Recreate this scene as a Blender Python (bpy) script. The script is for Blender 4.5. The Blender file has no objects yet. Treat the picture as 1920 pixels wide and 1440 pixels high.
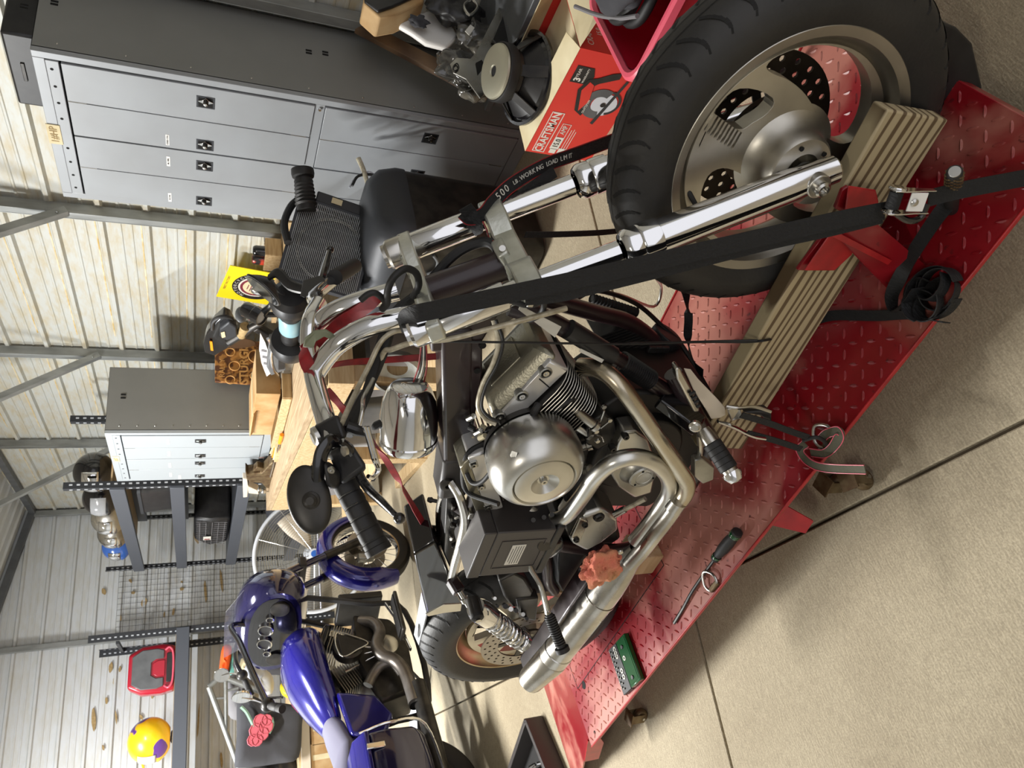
import bpy, bmesh, math, random
from mathutils import Vector, Matrix, Euler
from mathutils.geometry import tessellate_polygon
random.seed(7)
PI = math.pi
C = bpy.context.scene.collection
SC = bpy.context.scene
V = Vector
# ------------------------------------------------------------------ camera (a phone held sideways, pitched down)
FPX, EYE = 1356.44, Vector((0, 0, 1.41))
_yaw, _pit, _rol = math.radians(26.613), math.radians(23.123), math.radians(-1.339)
_f = Vector((math.sin(_yaw)*math.cos(_pit), math.cos(_yaw)*math.cos(_pit), -math.sin(_pit)))
_r0 = Vector((math.cos(_yaw), -math.sin(_yaw), 0)); _d0 = _f.cross(_r0)
_r = _r0*math.cos(_rol) + _d0*math.sin(_rol); _d = -_r0*math.sin(_rol) + _d0*math.cos(_rol)
cam = bpy.data.cameras.new('camera'); cam.sensor_width = 36; cam.lens = FPX*36/1920; cam.clip_start = .02
co = bpy.data.objects.new('camera', cam); C.objects.link(co)
co.matrix_world = Matrix.Translation(EYE) @ Matrix((_d, _r, -_f)).transposed().to_4x4()
SC.camera = co
cam.dof.use_dof = True; cam.dof.focus_distance = 1.75; cam.dof.aperture_fstop = 11
# ------------------------------------------------------------------ world, lamps, exposure
w = bpy.data.worlds.new('world'); SC.world = w; w.use_nodes = True
w.node_tree.nodes['Background'].inputs[0].default_value = (.95, .95, 1, 1)
w.node_tree.nodes['Background'].inputs[1].default_value = .88
SC.view_settings.view_transform = 'Standard'; SC.view_settings.look = 'None'
SC.view_settings.exposure = 0.38; SC.view_settings.gamma = 1
def area(loc, sx, sy, power, col, rot=(0, 0, 0)):
    l = bpy.data.lights.new('ceiling_lamp', 'AREA'); l.shape = 'RECTANGLE'; l.size = sx; l.size_y = sy
    l.energy = power; l.color = col
    o = bpy.data.objects.new('ceiling_lamp', l); o.location = loc; o.rotation_euler = rot; C.objects.link(o); return o
LAMPS = [(-1.8, -.3, 3.5, 22, (1, .94, .85)), (-.2, 4.3, 3.40, 225, (1, .985, .95)), (-1.6, 7.0, 3.75, 260, (.95, .975, 1))]
for (lx, ly, lz, lp, lc) in LAMPS: area((lx, ly, lz), 1.2, .13, lp, lc)
try:
    SC.cycles.use_denoising = True; SC.cycles.max_bounces = 7; SC.cycles.sample_clamp_indirect = 4
    SC.cycles.caustics_reflective = False; SC.cycles.caustics_refractive = False
except Exception: pass

# ------------------------------------------------------------------ measuring helpers: sight line through a photo pixel met with a real plane
def ray(x, y):
    return (_r*(1440-y-720) + _d*(x-960.) + _f*FPX).normalized()
def on(x, y, ax, val):
    d = ray(x, y); return EYE + d*((val-EYE[ax])/d[ax])
def RX(x, y, X): return on(x, y, 0, X)
def RY(x, y, Y): return on(x, y, 1, Y)
def RZ(x, y, Z): return on(x, y, 2, Z)
BPSI = math.radians(-68.435)
BFW = Vector((math.cos(BPSI), math.sin(BPSI), 0)); BRT = Vector((BFW.y, -BFW.x, 0))
BO = Vector((.836, .704, 0))
def b(x, y, s):      # pixel -> motorcycle axes (forward, left, up) on the upright plane s metres to the right of its centre plane
    d = ray(x, y); t = ((BO + BRT*s - EYE).dot(BRT))/d.dot(BRT); P = EYE + d*t - BO
    return Vector((P.dot(BFW), -P.dot(BRT), P.z))
def bz(x, y, z):     # pixel -> motorcycle axes on a level plane
    P = RZ(x, y, z) - BO; return Vector((P.dot(BFW), -P.dot(BRT), z))
def bw(v): return BO + BFW*v[0] - BRT*v[1] + Vector((0, 0, v[2]))

# ------------------------------------------------------------------ materials
def sr(c):
    return tuple(((v/255)/12.92 if v/255 <= .04045 else ((v/255+.055)/1.055)**2.4) for v in c) + (1,)
def mat(name, col, rough=.5, metal=0, col2=None, scale=8, nstretch=None, bump=0, bscale=60, coat=0, alpha=None, emit=None, trans=0, rvar=0, contrast=(.35, .65), spec=None, bstretch=None, detail=4):
    m = bpy.data.materials.new(name); m.use_nodes = True; nt = m.node_tree; N = nt.nodes; L = nt.links
    p = N['Principled BSDF']
    p.inputs['Base Color'].default_value = sr(col); p.inputs['Roughness'].default_value = rough; p.inputs['Metallic'].default_value = metal
    if coat: p.inputs['Coat Weight'].default_value = coat; p.inputs['Coat Roughness'].default_value = .04
    if spec is not None: p.inputs['Specular IOR Level'].default_value = spec
    if trans: p.inputs['Transmission Weight'].default_value = trans
    if alpha is not None: p.inputs['Alpha'].default_value = alpha
    if emit: p.inputs['Emission Color'].default_value = sr(emit[0]); p.inputs['Emission Strength'].default_value = emit[1]
    tc = N.new('ShaderNodeTexCoord')
    def noise(sc, st, det=4):
        mp = N.new('ShaderNodeMapping'); mp.inputs['Scale'].default_value = st or (1, 1, 1)
        L.new(tc.outputs['Object'], mp.inputs[0])
        n = N.new('ShaderNodeTexNoise'); n.inputs['Scale'].default_value = sc; n.inputs['Detail'].default_value = det
        L.new(mp.outputs[0], n.inputs['Vector']); return n
    if col2 or rvar:
        n = noise(scale, nstretch, detail); cr = N.new('ShaderNodeValToRGB')
        cr.color_ramp.elements[0].position, cr.color_ramp.elements[1].position = contrast
        L.new(n.outputs['Fac'], cr.inputs[0])
        if col2:
            cr.color_ramp.elements[0].color = sr(col); cr.color_ramp.elements[1].color = sr(col2)
            L.new(cr.outputs[0], p.inputs['Base Color'])
        if rvar:
            mr = N.new('ShaderNodeMapRange'); mr.inputs['From Min'].default_value = .3; mr.inputs['From Max'].default_value = .7
            mr.inputs['To Min'].default_value = rough; mr.inputs['To Max'].default_value = rough+rvar
            L.new(n.outputs['Fac'], mr.inputs[0]); L.new(mr.outputs[0], p.inputs['Roughness'])
    if bump:
        n2 = noise(bscale, bstretch); bp = N.new('ShaderNodeBump'); bp.inputs['Strength'].default_value = bump; bp.inputs['Distance'].default_value = .004
        L.new(n2.outputs['Fac'], bp.inputs['Height']); L.new(bp.outputs[0], p.inputs['Normal'])
    return m
M = {}
M['chrome'] = mat('chrome', (225, 225, 225), .07, 1, rvar=.05, scale=14)
M['chrome_dull'] = mat('worn_chrome', (200, 198, 192), .2, 1, col2=(165, 160, 150), scale=10, rvar=.12)
M['alu'] = mat('cast_aluminium', (176, 176, 170), .38, .9, col2=(140, 138, 130), scale=12, bump=.12, bscale=180)
M['alu_satin'] = mat('satin_aluminium', (212, 211, 206), .25, 1, col2=(182, 180, 172), scale=6, rvar=.12)
M['bandalu'] = mat('rocker_band', (226, 226, 224), .3, .55, col2=(205, 203, 200), scale=9)
M['wheel'] = mat('machined_wheel', (196, 192, 182), .30, 1, col2=(166, 161, 150), scale=7, rvar=.14)
M['clamp'] = mat('clamp_aluminium', (208, 209, 200), .34, .75, col2=(178, 179, 168), scale=18, bump=.15, bscale=150)
M['rocker'] = mat('rocker_aluminium', (158, 154, 138), .34, .85, col2=(134, 130, 114), scale=9, bump=.15, bscale=220)
M['exhaust'] = mat('heat_tinted_steel', (200, 194, 178), .2, 1, col2=(160, 140, 106), scale=5, rvar=.15, contrast=(.4, .7))
M['muffler'] = mat('scuffed_muffler', (202, 200, 194), .2, 1, col2=(150, 145, 136), scale=9, rvar=.18, bump=.1, bscale=40)
M['rotor'] = mat('brake_rotor', (150, 145, 138), .35, 1)
M['rotor_dark'] = mat('dark_rotor', (70, 62, 54), .5, .9, col2=(50, 44, 38), scale=15)
M['tire'] = mat('tyre_rubber', (30, 29, 28), .55, 0, col2=(42, 40, 37), scale=9, bump=.15, bscale=120)
M['groove'] = mat('groove_rubber', (14, 13, 12), .8)
M['blackgloss'] = mat('gloss_black', (18, 17, 19), .12, 0, coat=.6, rvar=.1, scale=20)
M['frameblack'] = mat('dusty_black_paint', (26, 15, 17), .28, 0, col2=(46, 27, 30), scale=7, coat=.3, rvar=.2)
M['black'] = mat('satin_black', (26, 25, 26), .42, 0, col2=(38, 37, 37), scale=20)
M['blackmetal'] = mat('black_metal', (38, 37, 36), .38, .5, col2=(60, 57, 53), scale=16)
M['plastic'] = mat('dark_plastic', (30, 29, 30), .5, 0, bump=.05, bscale=200)
M['battery'] = mat('battery_plastic', (62, 58, 57), .45, 0, bump=.08, bscale=400)
M['rubber'] = mat('black_rubber', (24, 23, 23), .6)
M['greyhose'] = mat('braided_hose', (196, 188, 166), .4, .3, col2=(156, 146, 124), scale=60)
M['finedge'] = mat('fin_metal', (178, 174, 164), .35, .9)
M['fin'] = mat('fin_black', (26, 24, 23), .5, .2)
M['red'] = mat('red_strap', (150, 25, 30), .7, 0, col2=(120, 16, 22), scale=40)
M['strap'] = mat('black_webbing', (13, 13, 15), .7, 0, bump=.6, bscale=260, bstretch=(1, .15, .6))
M['label'] = mat('paper_label', (215, 212, 202), .7)
M['white'] = mat('white_plastic', (235, 233, 228), .5)
M['steel'] = mat('bright_steel', (190, 188, 182), .25, 1)
M['rust'] = mat('rusty_steel', (120, 104, 76), .5, .6, col2=(84, 62, 40), scale=30)
M['galv'] = mat('galvanised_steel', (158, 160, 158), .42, .55, col2=(132, 134, 132), scale=14, nstretch=(1, 1, .3), rvar=.1)
M['beamgrey'] = mat('grey_beam', (104, 106, 108), .5, .25, col2=(88, 90, 92), scale=8)
M['rackgrey'] = mat('rack_grey', (82, 86, 94), .5, .2)
M['rackdark'] = mat('rack_dark', (52, 54, 58), .5, .3)
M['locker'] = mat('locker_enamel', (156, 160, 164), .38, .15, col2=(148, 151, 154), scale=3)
M['lockershade'] = mat('locker_shaded_enamel', (130, 131, 128), .5, .05, col2=(124, 125, 122), scale=3)  # darker copy of the locker grey: shade on the side put into its colour
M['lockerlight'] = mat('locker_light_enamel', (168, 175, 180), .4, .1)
M['darkplate'] = mat('latch_plate', (58, 60, 64), .4, .4)
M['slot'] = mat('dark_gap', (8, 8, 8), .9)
M['cardboard'] = mat('cardboard', (196, 166, 122), .8, 0, col2=(170, 130, 80), scale=6)
M['cream'] = mat('cream_card', (226, 214, 178), .8, 0, col2=(206, 190, 150), scale=7)
M['wood'] = mat('pale_wood', (204, 180, 140), .6, 0, col2=(180, 150, 108), scale=6, nstretch=(1, 10, 10))
M['benchwood'] = mat('bench_wood', (190, 168, 136), .55, 0, col2=(160, 136, 106), scale=5, nstretch=(12, 1, 12))
M['blue'] = mat('blue_paint', (34, 30, 132), .18, .35, coat=1, col2=(26, 24, 104), scale=4)
M['bluedark'] = mat('deep_blue_paint', (28, 26, 66), .14, .3, coat=1)
M['matteblue'] = mat('worn_pale_seat', (96, 95, 112), .45)
M['pink'] = mat('shop_rag', (214, 116, 96), .95, 0, col2=(190, 140, 100), scale=14, bump=.7, bscale=220)
M['green'] = mat('green_plastic', (8, 74, 34), .2, 0, coat=.5)
M['redplastic'] = mat('red_plastic', (170, 22, 44), .3, 0, coat=.2)
M['pinkedge'] = mat('pink_plastic_rim', (226, 92, 112), .35, 0)
M['deckred'] = None
M['amber'] = mat('amber_plastic', (240, 150, 20), .25)
M['yellow'] = mat('yellow_sign', (246, 220, 30), .45)
M['orange'] = mat('orange_fabric', (240, 92, 24), .8)
M['teal'] = mat('teal_fabric', (120, 190, 180), .8)
M['cloth'] = mat('dark_cloth', (62, 62, 66), .9, 0, bump=.3, bscale=30)
M['greycloth'] = mat('grey_cloth', (120, 118, 120), .9, 0, bump=.3, bscale=30)
M['palecloth'] = mat('pale_cloth', (196, 200, 206), .9)
M['glassy'] = mat('clear_plastic', (225, 228, 232), .08, 0, alpha=.28, coat=.5)
M['mirror'] = mat('mirror_glass', (220, 220, 220), .03, 1)
M['purple'] = mat('purple_paint', (84, 40, 130), .35)
M['brown'] = mat('brown_stain', (150, 124, 80), .85, 0, col2=(176, 152, 108), scale=40)
M['beige'] = mat('beige_plastic', (214, 202, 184), .45)
def wood_lines(name, c1, c2, sc, stretch, dist=3):
    m = bpy.data.materials.new(name); m.use_nodes = True; N = m.node_tree.nodes; L = m.node_tree.links; p = N['Principled BSDF']
    tc = N.new('ShaderNodeTexCoord'); mp = N.new('ShaderNodeMapping'); mp.inputs['Scale'].default_value = stretch
    wv = N.new('ShaderNodeTexWave'); wv.bands_direction = 'Z'; wv.inputs['Scale'].default_value = sc; wv.inputs['Distortion'].default_value = dist; wv.inputs['Detail'].default_value = 3
    wv.inputs['Detail Scale'].default_value = .6
    cr = N.new('ShaderNodeValToRGB'); cr.color_ramp.elements[0].color = sr(c1); cr.color_ramp.elements[1].color = sr(c2)
    L.new(tc.outputs['Object'], mp.inputs[0]); L.new(mp.outputs[0], wv.inputs['Vector']); L.new(wv.outputs['Fac'], cr.inputs[0]); L.new(cr.outputs[0], p.inputs['Base Color'])
    p.inputs['Roughness'].default_value = .65; return m
M['plank'] = wood_lines('treated_plank', (96, 78, 54), (176, 160, 126), 16, (.10, .5, 1), 9)
M['plank'].node_tree.nodes['Color Ramp'].color_ramp.elements[0].position = .18; M['plank'].node_tree.nodes['Color Ramp'].color_ramp.elements[1].position = .42
M['oldwood'] = wood_lines('old_stick', (78, 58, 42), (112, 88, 64), 20, (1, 1, .1), 2)

# ------------------------------------------------------------------ mesh helpers
def frame_of(ax, up=None):
    ax = V(ax).normalized(); h = V(up) if up is not None else (V((0, 0, 1)) if abs(ax.z) < .9 else V((1, 0, 0)))
    x = h.cross(ax)
    if x.length < 1e-6: x = V((1, 0, 0)).cross(ax)
    x.normalize(); y = ax.cross(x); return x, y, ax
def catmull(P, n=5, closed=False):
    P = [V(p) for p in P]
    if len(P) < 3: return P
    out = []; N_ = len(P)
    rng = range(N_ if closed else N_-1)
    for i in rng:
        if closed: p0, p1, p2, p3 = P[i-1], P[i], P[(i+1) % N_], P[(i+2) % N_]
        else:
            p1, p2 = P[i], P[i+1]; p0 = P[i-1] if i > 0 else p1*2-p2; p3 = P[i+2] if i+2 < N_ else p2*2-p1
        for k in range(n):
            t = k/n; out.append(.5*((2*p1)+(p2-p0)*t+(2*p0-5*p1+4*p2-p3)*t*t+(3*p1-p0-3*p2+p3)*t**3))
    if not closed: out.append(P[-1])
    return out
class MB:
    def __init__(s): s.v = []; s.f = []
    def add(s, vs, fs):
        o = len(s.v); s.v += [tuple(v) for v in vs]; s.f += [tuple(i+o for i in f) for f in fs]; return s
    def box(s, c, size, rot=None):
        c = V(c); h = V(size)/2; R = rot if rot is not None else Matrix.Identity(3)
        vs = [c + R @ V((sx*h.x, sy*h.y, sz*h.z)) for sx in (-1, 1) for sy in (-1, 1) for sz in (-1, 1)]
        return s.add(vs, [(0, 1, 3, 2), (4, 6, 7, 5), (0, 4, 5, 1), (2, 3, 7, 6), (0, 2, 6, 4), (1, 5, 7, 3)])
    def hexa(s, q):      # 8 corners: bottom 4, top 4
        return s.add(q, [(3, 2, 1, 0), (4, 5, 6, 7), (0, 1, 5, 4), (1, 2, 6, 5), (2, 3, 7, 6), (3, 0, 4, 7)])
    def bar(s, p0, p1, w_, h_, up=None):
        p0, p1 = V(p0), V(p1); x, y, z = frame_of(p1-p0, up)
        q = [p + x*(sx*w_/2) + y*(sy*h_/2) for p in (p0, p1) for sx, sy in ((-1, -1), (1, -1), (1, 1), (-1, 1))]
        return s.hexa(q)
    def prism(s, poly, vec):
        poly = [V(p) for p in poly]; vec = V(vec); n = len(poly)
        nrm = V((0, 0, 0))
        for i in range(n): nrm += poly[i].cross(poly[(i+1) % n])
        if nrm.dot(vec) > 0: poly = poly[::-1]
        tri = tessellate_polygon([poly])
        vs = poly + [p+vec for p in poly]; fs = []
        for t in tri:
            a = (poly[t[1]]-poly[t[0]]).cross(poly[t[2]]-poly[t[0]])
            t = t if a.dot(vec) < 0 else t[::-1]
            fs.append(tuple(t)); fs.append(tuple(i+n for i in t[::-1]))
        for i in range(n): j = (i+1) % n; fs.append((i, i+n, j+n, j)[::1])
        return s.add(vs, fs)
    def plate(s, outer, holes, th, o, x, y):     # 2-D outline with holes, in the basis o,x,y; thickness along x cross y
        x = V(x); y = V(y); z = x.cross(y).normalized()*th; loops = [outer]+holes
        P = [[V(o)+x*p[0]+y*p[1] for p in lp] for lp in loops]
        flat = [p for lp in P for p in lp]; n = len(flat)
        tri = tessellate_polygon([[V((q[0], q[1], 0)) for q in lp] for lp in loops])
        fs = []
        f2 = [q for lp in loops for q in lp]
        for t in tri:
            a, b_, c = (f2[i] for i in t); cr = (b_[0]-a[0])*(c[1]-a[1])-(b_[1]-a[1])*(c[0]-a[0])
            t = t if cr > 0 else t[::-1]
            fs.append(tuple(i+n for i in t)); fs.append(tuple(t[::-1]))
        k = 0
        for li, lp in enumerate(loops):
            ar = sum(lp[i][0]*lp[(i+1) % len(lp)][1]-lp[(i+1) % len(lp)][0]*lp[i][1] for i in range(len(lp)))
            ccw = ar > 0; good = ccw if li == 0 else not ccw
            for i in range(len(lp)):
                a, c = k+i, k+(i+1) % len(lp)
                fs.append((a, c, c+n, a+n) if good else (c, a, a+n, c+n))
            k += len(lp)
        return s.add(flat+[p+z for p in flat], fs)
    def lathe(s, prof, o, ax, n=32, arc=None, up=None, cap=False):   # prof [(r,h)]
        x, y, z = frame_of(ax, up); o = V(o); vs = []; fs = []; m = len(prof)
        a0, a1 = arc or (0, 2*PI); full = arc is None; cnt = n if full else n+1
        for i in range(cnt):
            a = a0+(a1-a0)*i/n
            for r, h in prof: vs.append(o + (x*math.cos(a)+y*math.sin(a))*r + z*h)
        for i in range(n):
            j = (i+1) % cnt
            for k in range(m-1): fs.append((i*m+k, j*m+k, j*m+k+1, i*m+k+1))
        if cap:
            fs.append(tuple(i*m for i in range(cnt))[::-1]); fs.append(tuple(i*m+m-1 for i in range(cnt)))
        return s.add(vs, fs)
    def cyl(s, p0, p1, r0, r1=None, n=20, cap=True):
        p0, p1 = V(p0), V(p1); r1 = r0 if r1 is None else r1; L_ = (p1-p0).length
        pr = [(r0, 0), (r1, L_)]
        if cap: pr = [(0, 0)]+pr+[(0, L_)]
        return s.lathe(pr, p0, p1-p0, n)
    def tube(s, P, r, n=12, sm=4, closed=False, flat=1.0, cap=True, up=None):
        rs = r if isinstance(r, (list, tuple)) else None
        Q = catmull(P, sm, closed) if sm > 1 else [V(p) for p in P]; m = len(Q)
        if rs:
            def rad(i):
                t = i/(m-1)*(len(rs)-1); k = min(int(t), len(rs)-2); return rs[k]+(rs[k+1]-rs[k])*(t-k)
        else: rad = lambda i: r
        vs = []; fs = []; px = None
        for i in range(m):
            if closed: t = Q[(i+1) % m]-Q[i-1]
            else: t = Q[min(i+1, m-1)]-Q[max(i-1, 0)]
            if t.length < 1e-9: t = V((0, 0, 1))
            t.normalize()
            if px is None: px, _y, _z = frame_of(t, up)
            px = (px - t*px.dot(t))
            if px.length < 1e-6: px = frame_of(t)[0]
            px.normalize(); py = t.cross(px)
            for k in range(n):
                a = 2*PI*k/n; vs.append(Q[i] + px*math.cos(a)*rad(i) + py*math.sin(a)*rad(i)*flat)
        for i in range(m if closed else m-1):
            j = (i+1) % m
            for k in range(n): l = (k+1) % n; fs.append((i*n+k, i*n+l, j*n+l, j*n+k))
        if not closed and cap: fs.append(tuple(range(n))[::-1]); fs.append(tuple((m-1)*n+k for k in range(n)))
        return s.add(vs, fs)
    def ribbon(s, P, wd, width, th=.0015, sm=5):   # flat webbing; wd = width direction (one vector or one per point)
        Q = catmull(P, sm); m = len(Q)
        if isinstance(wd, (list,)): W_ = catmull([V(x) for x in wd], sm)
        else: W_ = [V(wd)]*m
        vs = []; fs = []
        for i in range(m):
            t = (Q[min(i+1, m-1)]-Q[max(i-1, 0)]).normalized(); x = W_[i].copy(); x = x - t*x.dot(t)
            x.normalize(); y = t.cross(x)
            for sx, sy in ((-1, -1), (1, -1), (1, 1), (-1, 1)): vs.append(Q[i]+x*sx*width/2+y*sy*th/2)
        for i in range(m-1):
            for k in range(4): l = (k+1) % 4; fs.append((i*4+k, i*4+l, i*4+4+l, i*4+4+k))
        fs.append((3, 2, 1, 0)); fs.append(tuple((m-1)*4+k for k in range(4))); return s.add(vs, fs)
    def ball(s, c, r, n=16, m=10, rot=None, squash=None):
        r = V((r, r, r)) if isinstance(r, (int, float)) else V(r); c = V(c); R = rot if rot is not None else Matrix.Identity(3)
        vs = []; fs = []
        for i in range(m+1):
            ph = PI*i/m
            for k in range(n):
                a = 2*PI*k/n; p = V((math.sin(ph)*math.cos(a)*r.x, math.sin(ph)*math.sin(a)*r.y, math.cos(ph)*r.z)); vs.append(c+R @ p)
        for i in range(m):
            for k in range(n): l = (k+1) % n; fs.append((i*n+k, (i+1)*n+k, (i+1)*n+l, i*n+l))
        return s.add(vs, fs)
    def loft(s, rings, cap=True, closed=True):
        n = len(rings[0]); vs = [p for r in rings for p in r]; fs = []
        for i in range(len(rings)-1):
            for k in range(n if closed else n-1): l = (k+1) % n; fs.append((i*n+k, i*n+l, (i+1)*n+l, (i+1)*n+k))
        if cap: fs.append(tuple(range(n))[::-1]); fs.append(tuple((len(rings)-1)*n+k for k in range(n)))
        return s.add(vs, fs)
    def build(s, name, m, parent=None, smooth=35, bevel=0, sub=0, label=None, seg=2):
        me = bpy.data.meshes.new(name); me.from_pydata(s.v, [], s.f)
        bm = bmesh.new(); bm.from_mesh(me); bmesh.ops.remove_doubles(bm, verts=bm.verts, dist=1e-6)
        bmesh.ops.dissolve_degenerate(bm, dist=1e-7, edges=bm.edges)
        bmesh.ops.recalc_face_normals(bm, faces=bm.faces); bm.to_mesh(me); bm.free()
        if smooth:
            me.polygons.foreach_set('use_smooth', [True]*len(me.polygons)); me.set_sharp_from_angle(angle=math.radians(smooth))
        me.materials.append(M[m] if isinstance(m, str) else m)
        o = bpy.data.objects.new(name, me); C.objects.link(o)
        if parent is not None: o.parent = parent
        if bevel:
            md = o.modifiers.new('bevel', 'BEVEL'); md.width = bevel; md.segments = seg; md.limit_method = 'ANGLE'; md.angle_limit = math.radians(40)
            try: md.harden_normals = False
            except Exception: pass
        if sub: md = o.modifiers.new('sub', 'SUBSURF'); md.levels = sub; md.render_levels = sub
        if label: o['label'] = label
        return o
def thing(name, label, cat, loc=(0, 0, 0), rz=0, group=None):
    o = bpy.data.objects.new(name, None); C.objects.link(o); o.location = loc; o.rotation_euler = (0, 0, rz); o.empty_display_size = .05
    o['label'] = label; o['category'] = cat
    if group: o['group'] = group
    return o
def tag(o, label, cat, group=None):
    o['label'] = label; o['category'] = cat
    if group: o['group'] = group
    return o
def struct(o): o['kind'] = 'structure'; return o
def dup(o, parent=None, loc=None, rot=None):
    c = o.copy(); C.objects.link(c); c.parent = parent
    if loc is not None: c.location = loc
    if rot is not None: c.rotation_euler = rot
    for ch in [x for x in C.objects if x.parent == o]: dup(ch, c)
    return c
def kids_copy(o, root_loc, rz=None, label=None): 
    c = dup(o, None, root_loc)
    if rz is not None: c.rotation_euler[2] = rz
    if label: c['label'] = label
    return c
def text(body, name, m, parent, o, x, y, size, ext=.0004, align='CENTER', sx=1.0, bold=0):
    cu = bpy.data.curves.new(name, 'FONT'); cu.body = body; cu.size = size; cu.extrude = ext; cu.align_x = align; cu.align_y = 'CENTER'; cu.resolution_u = 2; cu.offset = bold
    t = bpy.data.objects.new(name, cu); C.objects.link(t)
    dg = bpy.context.evaluated_depsgraph_get(); me = bpy.data.meshes.new_from_object(t.evaluated_get(dg)); bpy.data.objects.remove(t)
    x = V(x).normalized(); y = V(y).normalized(); z = x.cross(y)
    Mx = Matrix((x*sx, y, z)).transposed().to_4x4(); Mx.translation = V(o)
    me.transform(Mx); me.materials.clear(); me.materials.append(M[m] if isinstance(m, str) else m)
    ob = bpy.data.objects.new(name, me); C.objects.link(ob)
    if parent is not None: ob.parent = parent
    return ob
# ================================================================== THE ROOM
XW, YE, YF, XL = 2.95, 9.4, -3.2, -5.0
EAVE, SLOPE = 3.16, .2
# concrete: broom finish
def concrete():
    m = bpy.data.materials.new('broomed_concrete'); m.use_nodes = True; N = m.node_tree.nodes; L = m.node_tree.links; p = N['Principled BSDF']
    tc = N.new('ShaderNodeTexCoord'); n1 = N.new('ShaderNodeTexNoise'); n1.inputs['Scale'].default_value = 1.6; n1.inputs['Detail'].default_value = 6
    cr = N.new('ShaderNodeValToRGB'); cr.color_ramp.elements[0].color = sr((160, 147, 122)); cr.color_ramp.elements[1].color = sr((188, 176, 150)); cr.color_ramp.elements[0].position = .3; cr.color_ramp.elements[1].position = .7
    mp = N.new('ShaderNodeMapping'); mp.inputs['Scale'].default_value = (40, 230, 26); mp0 = N.new('ShaderNodeMapping'); mp0.inputs['Rotation'].default_value = (0, 0, math.radians(-10.3))
    n2 = N.new('ShaderNodeTexNoise'); n2.inputs['Scale'].default_value = 1.; n2.inputs['Detail'].default_value = 6; n2.inputs['Distortion'].default_value = .3
    n3 = N.new('ShaderNodeTexNoise'); n3.inputs['Scale'].default_value = 230; n3.inputs['Detail'].default_value = 2
    L.new(tc.outputs['Object'], n1.inputs['Vector']); L.new(tc.outputs['Object'], mp0.inputs[0]); L.new(mp0.outputs[0], mp.inputs[0]); L.new(mp.outputs[0], n2.inputs['Vector']); L.new(tc.outputs['Object'], n3.inputs['Vector'])
    L.new(n1.outputs['Fac'], cr.inputs[0])
    mx = N.new('ShaderNodeMix'); mx.data_type = 'RGBA'; mx.blend_type = 'MULTIPLY'; mx.inputs[0].default_value = .55
    ad = N.new('ShaderNodeMath'); ad.operation = 'MULTIPLY'; L.new(n2.outputs['Fac'], ad.inputs[0]); L.new(n3.outputs['Fac'], ad.inputs[1])
    c2 = N.new('ShaderNodeValToRGB'); c2.color_ramp.elements[0].position = .14; c2.color_ramp.elements[1].position = .36; c2.color_ramp.elements[0].color = (.38, .36, .33, 1); L.new(ad.outputs[0], c2.inputs[0])
    L.new(cr.outputs[0], mx.inputs[6]); L.new(c2.outputs[0], mx.inputs[7]); L.new(mx.outputs[2], p.inputs['Base Color'])
    bp = N.new('ShaderNodeBump'); bp.inputs['Strength'].default_value = .6; bp.inputs['Distance'].default_value = .003; L.new(ad.outputs[0], bp.inputs['Height']); L.new(bp.outputs[0], p.inputs['Normal'])
    p.inputs['Roughness'].default_value = .8; return m
M['concrete'] = concrete()
M['joint'] = mat('joint_dirt', (70, 58, 40), .95)
fl = struct(MB().box(((XW+XL)/2, (YE+YF)/2, -.06), (XW-XL+.4, YE-YF+.4, .08)).build('floor', 'joint'))
def slab(poly):
    MB().prism([(x, y, -.02) for x, y in poly], (0, 0, .02)).build('concrete_slab', 'concrete', fl, bevel=.003, seg=1)
# saw-cut joints: one long joint running away from the camera, cross joints meeting it
g = .0045
jx = lambda y: .31 - (y-.888)*.064 + .03
ylist = [YF, -1.0, 1.95, 5.1, 7.6, YE]
for i in range(len(ylist)-1):
    y0, y1 = ylist[i]+g, ylist[i+1]-g
    slab([(XL, y0), (jx(y0)-g, y0-.0), (jx(y1)-g, y1), (XL, y1)])
    slab([(jx(y0)+g, y0), (XW, y0), (XW, y1), (jx(y1)+g, y1)])
# ribbed siding ------------------------------------------------------
def siding_mat(name, base, stain):
    m = bpy.data.materials.new(name); m.use_nodes = True; N = m.node_tree.nodes; L = m.node_tree.links; p = N['Principled BSDF']
    tc = N.new('ShaderNodeTexCoord'); mp = N.new('ShaderNodeMapping'); mp.inputs['Scale'].default_value = (2.2, 2.2, 9)
    n = N.new('ShaderNodeTexNoise'); n.inputs['Scale'].default_value = 2.4; n.inputs['Detail'].default_value = 6; n.inputs['Roughness'].default_value = .65
    cr = N.new('ShaderNodeValToRGB'); e = cr.color_ramp.elements; e[0].position = .42; e[0].color = sr(base); e[1].position = .72; e[1].color = sr(stain)
    L.new(tc.outputs['Object'], mp.inputs[0]); L.new(mp.outputs[0], n.inputs['Vector']); L.new(n.outputs['Fac'], cr.inputs[0]); L.new(cr.outputs[0], p.inputs['Base Color'])
    p.inputs['Roughness'].default_value = .45; p.inputs['Metallic'].default_value = .1; return m
M['siding'] = siding_mat('cream_siding', (201, 203, 198), (194, 182, 152))
M['siding_cool'] = siding_mat('white_siding', (206, 209, 211), (198, 197, 190))
M['stain'] = mat('rust_streak', (196, 164, 96), .8, 0, col2=(222, 210, 180), scale=12, contrast=(.3, .6))
def ribprof(z0, z1, pitch=.2286, h=.024):
    P = []; z = z0
    while z < z1:
        P += [(0, z), (h, z+.012), (h, z+.032), (0, z+.045), (0, z+.10), (.004, z+.105), (.004, z+.113), (0, z+.118), (0, z+.158), (.004, z+.163), (.004, z+.171), (0, z+.176)]
        z += pitch
    return P
PITCH = .241
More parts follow.
